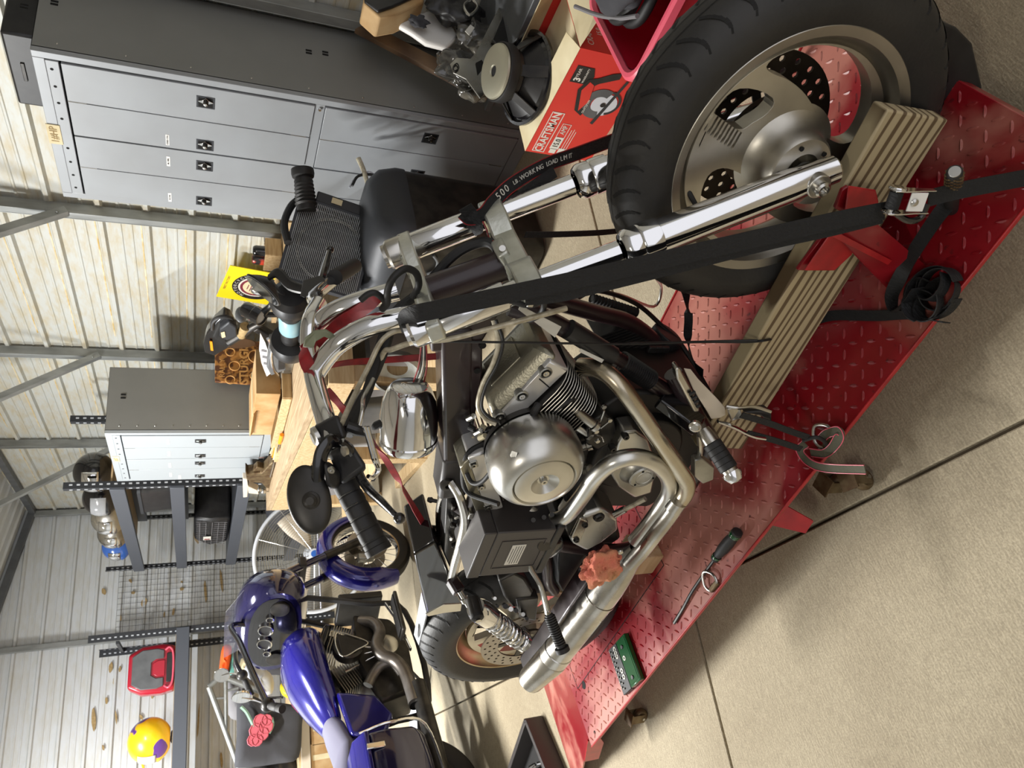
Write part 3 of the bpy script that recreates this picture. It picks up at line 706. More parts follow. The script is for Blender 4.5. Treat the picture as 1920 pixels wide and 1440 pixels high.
# ---------------------------------------------------------------- fork legs
fx = lambda z: .012-.6006*(z-.464)
FU = V((-.6006, 0, 1)).normalized()
for s_, nm in ((.115, 'r'), (-.115, 'l')):
    y = -s_; P = lambda z: V((fx(z), y, z))
    leg = thing('fork_leg', '', '', (0, 0, 0)); del leg['label'], leg['category']; leg.parent = bike
    mb = MB(); base = P(.445)
    mb.lathe([(0, 0), (.020, 0), (.0235, .004), (.0245, .03), (.0265, .05), (.0285, .09), (.0295, .30), (.0295, .318), (.0335, .320), (.0345, .326), (.0345, .350), (.0335, .3535), (.033, .354), (.0335, .3555), (.034, .372), (.0325, .378), (.028, .384), (.0205, .386)], base, FU, 40)
    mb.build('fork_slider', 'chrome', leg, smooth=30)
    mb = MB(); q = P(.486); lug = q+V((.0, 0, .0))
    mb.cyl(lug+V((0, .022, 0)), lug+V((0, -.03, 0)), .021, n=24); mb.build('axle_lug', 'alu_satin', leg, bevel=.002)
    mb = MB(); mb.lathe([(.006, .036), (.0065, .042), (.010, .043), (.0135, .040), (.0135, .03), (.0, .03)], lug, RIGHT, 16)
    mb.lathe([(0, .037), (.0065, .037)], lug, RIGHT, 6); mb.build('axle_bolt', 'steel', leg)
    mb = MB(); mb.lathe([(.0205, 0), (.0205, .35)], P(.78), FU, 32, cap=True); mb.build('fork_tube', 'chrome', leg)
    mb = MB(); mb.lathe([(.0235, 0), (.0255, .003), (.0255, .125), (.0235, .128)], P(.952), FU, 32); mb.build('tube_cover', 'chrome', leg)
    mb = MB(); mb.lathe([(.0205, 0), (.0275, 0), (.0285, .003), (.0285, .03), (.025, .035), (.022, .036), (.022, .042), (.0, .042)], P(1.068), FU, 32); mb.build('fork_cap', 'chrome_dull' if s_ < 0 else 'chrome', leg, smooth=30)
# triple clamps
FN = V((FU.z, 0, -FU.x))     # forward-ish normal to the forks
def clampplate(name, z0, th, outl, m):
    o = V((fx(z0), 0, z0)); mb = MB(); mb.plate(outl, [], th, o, FN, Y); return mb.build(name, m, bike, smooth=35, bevel=.004)
ol = [(.03, .115), (.02, .142), (-.012, .148), (-.030, .130), (-.030, .10), (-.048, .06), (-.052, 0), (-.048, -.06), (-.030, -.10), (-.030, -.130), (-.012, -.148), (.02, -.142), (.03, -.115), (.026, -.07), (.006, -.045), (.006, .045), (.026, .07)]
cl = clampplate('lower_triple_clamp', .898, .042, [(x, y) for x, y in ol], 'clamp')
mb = MB()
for sd in (-1, 1):
    for k in range(3): mb.box(V((fx(.898), sd*.072, .898))+FU*.0425+FN*(.008-.012*k), (.0045, .038, .007), Matrix((FN, Y, FU)).transposed())
mb.build('clamp_rib', 'clamp', cl, smooth=0)['kind'] = 'stuff'
tc_ = clampplate('top_triple_clamp', 1.052, .026, [(x*.95, y) for x, y in ol], 'clamp')
mb = MB()
for sd in (-1, 1):
    for k in range(3): mb.box(V((fx(1.052), sd*.066, 1.052))+FU*.0265+FN*(.006-.011*k), (.0045, .038, .007), Matrix((FN, Y, FU)).transposed())
mb.build('clamp_rib', 'clamp', tc_, smooth=0)['kind'] = 'stuff'
MB().bar(b(935, 462, 0), b(955, 492, 0), .05, .022).build('brake_line_block', 'clamp', bike, bevel=.004)
p = b(942, 480, 0); MB().cyl(p+V((0.0, -.0, 0)), p+V((.025, -.016, .012)), .006, n=12).build('block_bolt', 'steel', bike)
# steering head and neck
MB().cyl(V((fx(.92)-.03, 0, .915)), V((fx(1.05)-.03, 0, 1.055)), .028, n=28).build('steering_head', 'frameblack', bike)
MB().prism([V((-.36, .03, 1.05)), V((-.48, .03, 1.02)), V((-.47, .03, .93)), V((-.34, .03, .90))], (0, -.06, 0)).build('neck_gusset', 'frameblack', bike, bevel=.006)
MB().bar(b(815, 580, .0), b(930, 545, .0), .055, .05).build('fork_stop_bracket', 'frameblack', bike, bevel=.006)
# ---------------------------------------------------------------- frame
def rb(x, y, s): return b(x, y, s)
bk = [b(850, 600, 0), b(852, 680, 0), b(852, 760, 0), b(852, 850, 0)]
mb = MB(); mb.bar(bk[0], bk[3], .062, .072, (0, 1, 0))
mb.build('frame_backbone', 'frameblack', bike, bevel=.008)
mb = MB(); mb.prism([b(865, 640, .034), b(905, 640, .034), b(905, 700, .034), b(880, 850, .034), b(865, 850, .034)], (0, .068, 0)); mb.build('backbone_web', 'frameblack', bike, bevel=.004)
for (x, y) in ((895, 695), (905, 648), (880, 790)):
    p = b(x, y, .036); MB().cyl(p, p+V((0, -.0015, 0)), .007 if y < 780 else .004, n=14).build('web_hole', 'slot', bike)
mb = MB(); mb.bar(b(852, 838, .0), b(842, 912, .0), .066, .078, (0, 1, 0)); mb.build('rear_backbone', 'battery', bike, bevel=.01)
p = b(838, 906, .04); mb = MB(); mb.lathe([(.017, 0), (.017, .008), (.012, .011), (.0065, .011), (.0065, .004), (0, .004)], p, RIGHT, 20); mb.build('seat_mount_bolt', 'blackmetal', bike)
for s_ in (.075, -.045):
    q = 1 if s_ > 0 else -1
    P_ = [b(846, 905, s_*.6), b(862, 932, s_), b(872, 975, s_*1.05), b(864, 1020, s_), b(853, 1060, s_*.9), b(846, 1092, s_*.8)] if q > 0 else [b(838, 915, s_*.6), b(826, 945, s_), b(824, 985, s_), b(830, 1025, s_), b(840, 1060, s_), b(846, 1090, s_*.6)]
    mb = MB(); mb.tube(P_, .0125, 10, 5, flat=.8, up=(0, 0, 1)); mb.build('seat_rail', 'chrome_dull' if q > 0 else 'chrome_dull', bike)
mb = MB(); mb.prism([b(838, 930, .03), b(862, 940, .03), b(862, 1040, .03), b(848, 1075, .03), b(832, 1040, .03)], (0, .05, 0)); mb.build('seat_pan', 'black', bike, bevel=.004)
for i, (x, y) in enumerate([(850, 950), (856, 968), (850, 985), (846, 1008), (852, 1022), (858, 955), (845, 972)]):
    p = b(x, y, .04); MB().box(p, (.014, .012, .009), Matrix.Rotation(i, 3, 'Y')).build('wire_connector', 'steel' if i % 2 else 'blackmetal', bike, bevel=.002)
for sd in (-1, 1):   # twin downtubes and lower cradle rails
    if sd > 0: P_ = [b(955, 575, .02), b(1010, 592, .035), b(1070, 622, .05), b(1140, 665, .07), b(1215, 712, .085), b(1290, 762, .09), b(1335, 810, .09)]
    else: P_ = [b(962, 545, -.02), b(1020, 560, -.04), b(1110, 585, -.06), b(1180, 605, -.08), b(1235, 650, -.085), b(1262, 705, -.085)]
    mb = MB(); mb.tube(P_, .0185, 14, 5); mb.build('frame_downtube', 'frameblack', bike)
    e = P_[-1]; lo = [e, V((e.x-.06, e.y, .30)), V((e.x-.15, e.y, .285)), V((-1.0, e.y, .29)), V((-1.08, e.y, .36)), V((-1.05, e.y, .55)), V((-.98, e.y*.8, .76)), V((-.93, e.y*.4, .86))]
    MB().tube(lo, .0165, 12, 5).build('cradle_tube', 'frameblack', bike)
d0, d1 = b(1065, 617, .06), b(1148, 668, .08); dd = (d1-d0).normalized()
mb = MB(); mb.tube([d0, (d0+d1)/2, d1], .0205, 14, 2); mb.build('downtube_wrap', 'black', bike)
d0, d1 = b(1165, 678, .085), b(1218, 712, .09)
mb = MB()
for k in range(16): q = d0.lerp(d1, k/15); mb.lathe([(.019, -.0015), (.0225, 0), (.019, .0015)], q, d1-d0, 14)
mb.build('corrugated_sleeve', 'black', bike, smooth=0)['kind'] = 'stuff'
# paper sticker and printed sticker on the neck
def sticker(name, corners, m, parent, off, text_lines=None, tm='black', tsize=.005):
    P = [V(p) for p in corners]; n_ = V(off); mb = MB(); mb.hexa([p for p in P]+[p+n_ for p in P]); o = mb.build(name, m, parent, smooth=0)
    if text_lines:
        x = (P[1]-P[0]); y = (P[0]-P[3]); L_ = x.length; Hh = y.length
        if x.cross(y).dot(n_) < 0: pass
        for i, t_ in enumerate(text_lines):
            c = P[3]+x*.5+y*((len(text_lines)-i-.5)/len(text_lines)); text(t_, 'lettering', tm, o, c+n_*1.4, x, y, tsize)
    return o
sticker('warning_sticker', [b(975, 572, .075), b(1052, 612, .075), b(1040, 632, .075), b(972, 580, .075)], 'label', bike, (0, -.0015, 0))
sticker('frame_sticker', [b(1088, 653, .098), b(1132, 674, .098), b(1128, 680, .098), b(1086, 659, .098)], 'label', bike, (0, -.001, 0))
# ---------------------------------------------------------------- handlebar
RB = [b(775, 592, .045), b(740, 598, .045), b(690, 612, .045), b(640, 640, .045), b(612, 668, .045), b(590, 700, .05)]
LB = [b(745, 545, -.045), b(705, 556, -.045), b(655, 572, -.045), b(615, 592, -.05), b(592, 618, -.05), b(582, 640, -.045)]
hb = thing('handlebar', '', '', (0, 0, 0)); del hb['label'], hb['category']; hb.parent = bike
MB().tube(RB, .0185, 18, 6).build('riser', 'chrome', hb); MB().tube(LB, .0185, 18, 6).build('riser', 'chrome', hb)
cross = [b(597, 570, -.12), b(583, 600, -.055), b(580, 645, -.01), b(587, 698, .045)]
MB().tube(cross, .0165, 16, 4).build('center_bar', 'chrome', hb)
RBAR = [b(587, 696, .045), b(590, 712, .07), b(600, 750, .13), b(612, 792, .19), b(628, 850, .25), b(640, 890, .28), b(712, 1030, .38)]
MB().tube(RBAR[:5], .0165, 18, 5).build('right_bar', 'chrome', hb)
LBAR = [b(597, 572, -.115), b(588, 560, -.16), b(597, 548, -.21), b(625, 525, -.3), b(650, 505, -.38)]
MB().tube(LBAR, .014, 14, 5).build('left_bar', 'chrome', hb)
# right grip with rib bands
g0, g1 = b(645, 905, .285), b(712, 1036, .385); gd = (g1-g0)
prof = []
for k in range(6):
    t = k/6*gd.length; L6 = gd.length/6
    prof += [(.0185, t), (.0195, t+.002), (.0195, t+L6*.75), (.0185, t+L6*.93)]
prof += [(.0185, gd.length-.012), (.021, gd.length-.01), (.021, gd.length), (0, gd.length+.001)]
mb = MB(); mb.lathe([(0, 0)]+prof, g0, gd, 24); grip = mb.build('grip', 'rubber', hb, smooth=25)
mb = MB(); x_, y_, z_ = frame_of(gd)
for k in range(5):
    c = g0+gd*((k+1)/6-.012); mb.lathe([(.0188, -.0008), (.0198, 0), (.0188, .0008)], c, gd, 24, arc=(0, 2.6))
mb.build('grip_band', 'steel', grip)
mb = MB()
for k in range(3): mb.lathe([(.017, 0), (.023, .001), (.023, .004), (.017, .005)], g0-gd.normalized()*(.006+.007*k), gd, 24)
mb.build('throttle_collar', 'chrome_dull', hb)['kind'] = 'stuff'
# master cylinder, switch housing, levers
def pl(pts, s0, dep, name, m, par, bv=.005, sg=2): 
    mb = MB(); mb.prism([b(x, y, s0) for x, y in pts], (0, dep, 0)); return mb.build(name, m, par, bevel=bv, seg=sg)
mb = MB(); mb.hexa([b(590, 795, .16), b(636, 778, .16), b(655, 812, .20), b(605, 838, .20), b(585, 800, .20)+V((0, 0, 0)), b(632, 775, .21), b(652, 822, .245), b(600, 842, .245)])
mc = mb.build('brake_reservoir', 'black', hb, bevel=.007)
pc = b(590, 822, .215); nrm = (b(575, 815, .215)-b(600, 822, .20)).normalized()
mb = MB(); mb.lathe([(0, .004), (.010, .004), (.012, .002), (.018, .0), (.019, -.006)], pc, V((-.25, -.35, 1)), 24); mb.build('sight_glass', 'steel', mc)
mb = MB(); mb.tube([b(650, 800, .215), b(668, 806, .22), b(686, 812, .225)], [.009, .010, .007], 10, 3); mb.build('switch_tab', 'black', mc)
mb = MB(); mb.hexa([b(622, 842, .23), b(660, 830, .23), b(690, 880, .27), b(650, 905, .27), b(612, 850, .26), b(655, 828, .27), b(690, 876, .31), b(640, 912, .31)])
sw = mb.build('switch_housing', 'plastic', hb, bevel=.008)
p = b(622, 880, .305); mb = MB(); mb.lathe([(.006, 0), (.006, .003), (.003, .003), (.003, .001), (0, .001)], p, V((.1, -.8, .5)), 12); mb.build('housing_screw', 'steel', sw)
mb = MB(); mb.hexa([b(612, 862, .265), b(650, 885, .265), b(640, 920, .285), b(612, 915, .285), b(606, 866, .30), b(640, 890, .30), b(630, 915, .315), b(612, 912, .315)])
mb.build('throttle_housing', 'plastic', hb, bevel=.006)
lev = [b(640, 828, .27), b(655, 842, .275), b(664, 862, .28), b(676, 895, .30), b(692, 918, .325), b(715, 940, .36), b(733, 958, .385), b(744, 968, .395)]
mb = MB(); mb.tube(lev, [.008, .011, .010, .010, .0095, .0085, .0062, .0055], 10, 5, flat=.75); lv = mb.build('brake_lever', 'blackgloss', hb)
MB().ball(b(749, 972, .40), .0088, 16, 10).build('lever_ball', 'blackgloss', lv)
MB().lathe([(0, .002), (.008, .002), (.008, -.003)], b(646, 846, .292), V((.1, -.4, .9)), 14).build('lever_pivot', 'steel', lv)
# right mirror
mr = thing('mirror', '', '', (0, 0, 0)); del mr['label'], mr['category']; mr.parent = bike
mb = MB(); mb.tube([b(636, 826, .25), b(618, 828, .26), b(604, 848, .27), b(598, 880, .285), b(596, 905, .295), b(597, 918, .30)], [.0105, .0115, .0115, .011, .0095, .006], 10, 5, flat=.6, up=(0, 0, 1)); mb.build('mirror_arm', 'blackgloss', mr)
mcn = b(580, 937, .31); view = (bw(mcn)-EYE).normalized(); lv_ = V((view.dot(BFW), -view.dot(BRT), view.z))
mn = V((.62, -.62, .30)).normalized()     # back of the shell faces forward-right, towards the camera
x_, y_, z_ = frame_of(mn, (0, 0, 1)); R3 = Matrix((x_, y_, z_)).transposed()
mb = MB(); mb.ball(mcn, (.054, .033, .010), 40, 14, Matrix((x_, y_, z_)).transposed() @ Matrix.Rotation(.22, 3, 'Z')); mb.build('mirror_shell', 'blackmetal', mr)
mb = MB(); mb.lathe([(.0135, .010), (.0135, .014), (.010, .016), (.010, .019), (.006, .022), (0, .022)], mcn+V((0, 0, -.005)), mn, 20); mb.build('mirror_boss', 'blackmetal', mr)
# left controls, lever, mirror (seen small beyond the forks)
lm = thing('mirror', '', '', (0, 0, 0)); del lm['label'], lm['category']; lm.parent = bike
lp = b(497, 541, -.36); mb = MB(); mb.lathe([(0, -.018), (.014, -.018), (.03, -.008), (.048, .004), (.046, .008), (.0, .008)], lp, V((-.5, -.55, .65)), 28); mb.build('mirror_shell', 'black', lm)
MB().lathe([(0, .0092), (.042, .0092)], lp, V((-.5, -.55, .65)), 28).build('mirror_glass', 'mirror', lm)
mb = MB(); mb.tube([b(505, 520, -.36), b(522, 512, -.34), b(545, 535, -.30), b(580, 545, -.25)], [.008, .012, .012, .010], 8, 4, flat=.6); mb.build('mirror_arm', 'black', lm)
mb = MB(); mb.tube([b(600, 540, -.26), b(606, 515, -.30), b(612, 490, -.36), b(618, 470, -.42)], [.009, .009, .007, .006], 8, 4); mb.build('clutch_lever', 'blackgloss', hb)
MB().ball(b(619, 468, -.425), .009).build('lever_ball', 'blackgloss', hb)
mb = MB(); mb.hexa([b(570, 560, -.2), b(612, 548, -.2), b(612, 520, -.26), b(575, 530, -.26), b(560, 556, -.22), b(600, 540, -.22), b(600, 515, -.28), b(565, 525, -.28)]); mb.build('switch_housing', 'plastic', hb, bevel=.006)
mb = MB(); mb.cyl(b(628, 520, -.28), b(665, 498, -.40), .017, n=18); mb.build('grip', 'rubber', hb)
# ---------------------------------------------------------------- hoses and cables
def hose(pts, r, m, name='hose', par=None): 
    P = [b(*p) for p in pts]; return MB().tube(P, r, 10, 5).build(name, m, par or bike)
hose([(640, 795, .22), (665, 740, .15), (690, 690, .10), (715, 640, .07), (745, 620, .06), (780, 625, .055)], .0045, 'greyhose', 'brake_hose')
hose([(655, 810, .2), (680, 760, .12), (705, 700, .08), (720, 660, .07), (735, 655, .08), (775, 642, .11), (840, 636, .135), (920, 616, .14), (1000, 595, .14), (1062, 578, .13)], .0048, 'greyhose', 'brake_hose')
hose([(652, 815, .2), (690, 730, .12), (712, 650, .05), (738, 590, 0), (790, 545, -.03), (850, 480, -.05), (900, 455, -.05), (928, 462, -.03), (940, 500, 0)], .0095, 'rubber', 'control_cable')
hose([(648, 805, .2), (672, 755, .12), (700, 710, .09), (728, 640, .05), (735, 600, .02), (760, 570, -.01)], .007, 'rubber', 'wiring_loom')
hose([(672, 805, .22), (680, 770, .2), (682, 745, .16), (700, 710, .12)], .0035, 'steel', 'brake_hose')
for k in range(2): hose([(683+6*k, 800, .24), (692+5*k, 830, .255), (700+5*k, 860, .27), (708+3*k, 880, .275), (700, 895, .285), (690, 893, .29)], .0035, 'chrome', 'metal_brake_line')
hose([(925, 600, .07), (935, 640, .09), (925, 680, .10), (905, 720, .10), (896, 760, .105), (910, 785, .11), (930, 795, .12)], .0045, 'greyhose', 'breather_hose')
hose([(930, 600, .075), (943, 640, .095), (933, 682, .105), (912, 722, .105), (903, 760, .11), (915, 780, .115), (935, 790, .12)], .003, 'rubber', 'breather_hose')
hose([(800, 640, .12), (960, 642, .14), (1180, 645, .10), (1330, 640, .09), (1420, 638, .12)], .0022, 'rubber', 'thin_cord')
hose([(1080, 560, -.1), (1120, 545, -.14), (1190, 568, -.14), (1240, 610, -.12), (1280, 650, -.08), (1330, 735, .02)], .0055, 'blackmetal', 'clutch_cable')
mb = MB()
ca, cb = b(1110, 560, -.13), b(1192, 586, -.13); mb.cyl(ca, cb, .0098, n=12)
for k in range(15): mb.lathe([(.009, -.002), (.0125, 0), (.009, .002)], ca.lerp(cb, k/14), cb-ca, 12)
mb.build('cable_boot', 'rubber', bike)['kind'] = 'stuff'
hose([(1090, 545, -.12), (1160, 552, -.2), (1225, 575, -.25), (1240, 540, -.25), (1225, 515, -.22)], .004, 'steel', 'metal_line')
# red/black wires down the headlamp bucket
for k in range(5): hose([(790+2*k, 640, .02), (788+3*k, 665, .01), (784+4*k, 690, 0), (775+5*k, 716, -.03)], .0016, ['red', 'rubber', 'label', 'rubber', 'red'][k], 'wire')
# headlamp bucket, hanging by its wires over the backbone
hl = thing('headlamp_bucket', '', '', (0, 0, 0)); del hl['label'], hl['category']; hl.parent = bike
S_ = -.03
mb = MB(); c0 = b(752, 752, S_-.05); ringpts = []
p1 = b(768, 722, S_-.02); p2 = b(770, 828, S_+.0)
ax = (b(768, 832, S_+.02)-b(770, 720, S_-.02)); L_ = ax.length; axn = ax.normalized()
prof = [(0, 0), (.036, .0), (.040, .002), (.047, .012), (.056, .035), (.061, .07), (.062, L_*.72), (.060, L_*.86), (.0625, L_*.88), (.0625, L_*.94), (.058, L_), (.045, L_+.004), (0, L_+.006)]
mb.lathe(prof, b(768, 722, S_-.02), ax, 44); mb.build('bucket_shell', 'chrome', hl, smooth=40)
MB().lathe([(0, .002), (.004, .002), (.004, 0), (.006, 0)], b(757, 722, S_+.035), V((0, -1, .3)), 12).build('bucket_screw', 'steel', hl)
mb = MB(); mb.tube([b(722, 790, S_), b(705, 798, S_), b(700, 803, S_)], [.008, .009, .006], 8, 2); mb.build('mount_stud', 'rubber', hl)
# ---------------------------------------------------------------- engine
def side_poly(pts, s_): return [b(x, y, s_) for x, y in pts]
def cylinder_unit(name, top_a, top_b, axis, n_head, n_bar, rk_pts, s_top):
    pass
# front rocker: band on the right face and the cover over it
band = side_poly([(951, 803), (1067, 693), (1033, 676), (929, 787)], .10)
up_f = (band[3]-band[0]).normalized(); al_f = (band[1]-band[0]).normalized()
Lr = (band[1]-band[0]).length; Hb = (band[3]-band[0]).length
rk = thing('front_rocker_box', '', '', (0, 0, 0)); del rk['label'], rk['category']; rk.parent = bike
mb = MB(); mb.prism(band, (0, .15, 0)); mb.build('rocker_base', 'bandalu', rk, bevel=.005)
mb = MB(); q = band[0]
P0 = q+up_f*Hb; 
sec = [(.004, .0, .0), (.012, .022, .030), (.018, .028, .0)]
r0 = [P0+V((0, .004, 0))-al_f*.004, P0+al_f*(Lr+.002)+V((0, .004, 0)), P0+al_f*(Lr+.002)+V((0, .146, 0)), P0+V((0, .146, 0))-al_f*.004]
r1 = [p+up_f*.020+(V((0, .014, 0)) if i < 2 else V((0, -.014, 0)))+(al_f*.010 if i in (0, 3) else al_f*-.010) for i, p in enumerate(r0)]
r2 = [p+up_f*.010+(V((0, .022, 0)) if i < 2 else V((0, -.02, 0)))+(al_f*.012 if i in (0, 3) else al_f*-.012) for i, p in enumerate(r1)]
mb.loft([r0, r1, r2]); mb.build('rocker_cover', 'rocker', rk, bevel=.006, smooth=40)
cen = sum(r2, V((0, 0, 0)))/4
R_ = Matrix((al_f, Y, up_f)).transposed()
MB().box(cen+up_f*.001+al_f*-.012, (.085, .065, .005), R_).build('cover_panel', 'rocker', rk, bevel=.002)
for (f_, h_) in ((.06, .5), (.42, .5), (.80, .5)):
    p = band[0]+al_f*Lr*f_+up_f*Hb*.95+V((0, -.001, 0))
    mb = MB(); mb.lathe([(.013, -.012), (.013, .0015), (.0105, .003), (.009, .0), (.009, -.01)], p, RIGHT, 18); mb.build('bolt_pocket', 'alu', rk)
    mb = MB(); mb.lathe([(0, .001), (.003, .001), (.003, .004), (.0062, .004), (.0062, -.008)], p, RIGHT, 14); mb.build('cap_bolt', 'steel', rk)
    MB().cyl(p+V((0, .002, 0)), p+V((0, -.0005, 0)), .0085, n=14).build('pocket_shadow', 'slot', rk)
p = band[0]+al_f*Lr*.70+up_f*Hb*.5+V((0, -.0005, 0)); MB().box(p, (.0022, .002, Hb*.9), R_).build('band_groove', 'slot', rk)
p = cen+al_f*-.05+V((0, -.06, 0))*0+up_f*.004; MB().lathe([(.009, 0), (.009, .005), (.004, .005), (.004, .002), (0, .002)], r2[0]+al_f*.008+V((0, .03, 0)), up_f, 14).build('cover_bolt', 'blackmetal', rk)
# fins: stacks of rounded plates below each rocker
def finstack(origin, al, up, L0, yc, n, pitch, sx, sy, name='cylinder', notch=.0, L1=None):
    root = thing(name, '', '', (0, 0, 0)); del root['label'], root['category']; root.parent = bike
    L1 = L1 or L0; core = MB(); core.cyl(origin+al*L0/2+V((0, yc, 0)), origin+al*L0/2+V((0, yc, 0))-up*(n*pitch+.03), .052, n=28); core.build('barrel', 'fin', root)
    EDG = MB()
    for k in range(n):
        t = k/(n-1); hx = (sx*(1-t)+sx*.86*t)/2; hy = (sy*(1-t)+sy*.84*t)/2; c = origin+al*(L0/2)+V((0, yc, 0))-up*(.006+k*pitch)
        poly = []
        for i in range(28):
            a = 2*PI*i/28; e = .55; ca, sa = math.cos(a), math.sin(a)
            poly.append((math.copysign(abs(ca)**e, ca)*hx, math.copysign(abs(sa)**e, sa)*hy))
        mb = MB(); mb.plate(poly, [], .0020, c, al, Y if al.cross(Y).dot(up) > 0 else -Y)
        mb.build('cooling_fin', 'fin', root, smooth=30)
        ys_ = Y if al.cross(Y).dot(up) > 0 else -Y; EDG.tube([c+al*q_[0]+ys_*q_[1]+up*.001 for q_ in poly], .0012, 5, 1, closed=True)
    eo = EDG.build('fin_edge', 'finedge', root); eo['kind'] = 'stuff'
    return root
finstack(band[0]+V((0, -.004, 0)), al_f, up_f, Lr*1.0, .07, 15, .0098, Lr*1.06, .165, 'front_cylinder')
# rear rocker
rb_ = side_poly([(944, 953), (913, 962), (880, 853), (911, 847)], .10)      # order: lower rear, upper rear, upper front, lower front
up_r = (rb_[1]-rb_[0]); Hr = up_r.length; al_r = (rb_[3]-rb_[0]); Lr2 = al_r.length; al_r.normalize(); up_r = (up_r-al_r*up_r.dot(al_r)).normalized()
rk2 = thing('rear_rocker_box', '', '', (0, 0, 0)); del rk2['label'], rk2['category']; rk2.parent = bike
mb = MB(); q = rb_[0]; mb.prism([q, q+al_r*Lr2, q+al_r*Lr2+up_r*Hr, q+up_r*Hr], (0, .15, 0)); mb.build('rocker_base', 'bandalu', rk2, bevel=.005)
mb = MB(); mb.prism([q+up_r*Hr+al_r*.006, q+al_r*(Lr2-.006)+up_r*Hr, q+al_r*(Lr2-.02)+up_r*(Hr+.022), q+al_r*.02+up_r*(Hr+.022)], (0, .14, 0)); o = mb.build('rocker_cover', 'rocker', rk2, bevel=.004); 
for f_ in (.12, .5, .88):
    p = q+al_r*Lr2*f_+up_r*Hr*.82+V((0, -.001, 0))
    MB().box(p, (.020, .004, .017), Matrix((al_r, Y, up_r)).transposed()).build('bolt_pocket', 'alu', rk2, bevel=.001)
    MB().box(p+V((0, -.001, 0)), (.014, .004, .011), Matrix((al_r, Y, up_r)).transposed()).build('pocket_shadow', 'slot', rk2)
    MB().lathe([(0, .001), (.0028, .001), (.0028, .004), (.0055, .004), (.0055, -.008)], p+V((0, -.002, 0)), RIGHT, 12).build('cap_bolt', 'steel', rk2)
finstack(q, al_r, up_r, Lr2, .07, 14, .0098, Lr2*.98, .155, 'rear_cylinder')
# crankcase, cam cover, pushrod tubes
cc = MB(); cc.lathe([(0, 0), (.11, 0), (.125, .02), (.125, .12), (.11, .16), (0, .16)], V((-.70, .06, .50)), RIGHT, 40); cc.build('crankcase', 'fin', bike, bevel=.004)
MB().prism([V((-.52, .09, .60)), V((-.60, .09, .66)), V((-.80, .09, .66)), V((-.90, .09, .60)), V((-.92, .09, .36)), V((-.86, .09, .31)), V((-.60, .09, .31)), V((-.52, .09, .38))], (0, -.17, 0)).build('engine_case', 'fin', bike, bevel=.008)
cam_pts = [(1150, 868), (1158, 832), (1170, 812), (1195, 808), (1215, 822), (1225, 850), (1230, 890), (1222, 925), (1190, 935), (1160, 915), (1145, 890)]
mb = MB(); mb.prism(side_poly(cam_pts, .135), (0, .05, 0)); cmc = mb.build('cam_cover', 'alu_satin', bike, bevel=.007, seg=3)
for (x, y) in ((1173, 818), (1149, 841), (1175, 862)):
    p = b(x, y, .137); MB().lathe([(0, .002), (.003, .002), (.003, .006), (.0065, .006), (.0075, 0), (.0075, -.01)], p, RIGHT, 14).build('cap_bolt', 'blackmetal', cmc)
pc = b(1205, 893, .155); mb = MB(); mb.lathe([(0, .006), (.018, .006), (.019, .005), (.020, .006), (.030, .006), (.0335, .003), (.035, -.004), (.040, -.010), (.047, -.02)], pc, RIGHT, 40); pt = mb.build('points_cover', 'alu_satin', bike)
for k in range(3): a = 2*PI*k/3+.5; p = pc+V((math.cos(a)*.025, -.006, math.sin(a)*.025)); MB().cyl(p, p+V((0, -.001, 0)), .0028, n=10).build('cover_screw', 'slot', pt)
for p0, p1 in (((1052, 748, .085), (1118, 800, .12)), ((1045, 775, .07), (1108, 815, .10)), ((1000, 860, .07), (1110, 832, .10))):
    A = b(*p0); B_ = b(*p1); mb = MB(); d = B_-A; L_ = d.length; mb.lathe([(.012, 0), (.012, .012), (.0085, .015), (.0085, L_*.42), (.0105, L_*.44), (.0105, L_*.9), (.014, L_*.92), (.014, L_)], A, d, 16); mb.build('pushrod_tube', 'chrome_dull', bike)
mb = MB(); mb.prism(side_poly([(1105, 795), (1135, 775), (1152, 790), (1158, 812), (1140, 835), (1120, 845), (1100, 835)], .11), (0, .05, 0)); mb.build('lifter_block', 'blackmetal', bike, bevel=.005)
mb = MB(); mb.tube([b(1108, 800, .118), b(1122, 805, .118), b(1126, 790, .118), b(1133, 770, .118)], .0022, 6, 3); mb.tube([b(1112, 812, .118), b(1128, 818, .118), b(1132, 828, .118)], .0022, 6, 3); mb.tube([b(1126, 803, .118), b(1145, 788, .118)], .0022, 6, 2); mb.build('lifter_block_edge', 'steel', bike)['kind'] = 'stuff'
for (x, y) in ((1118, 808), (1143, 787), (1120, 826), (1132, 762)):
    MB().lathe([(0, .004), (.005, .004), (.006, 0)], b(x, y, .118), RIGHT, 10).build('cap_bolt', 'steel', bike)
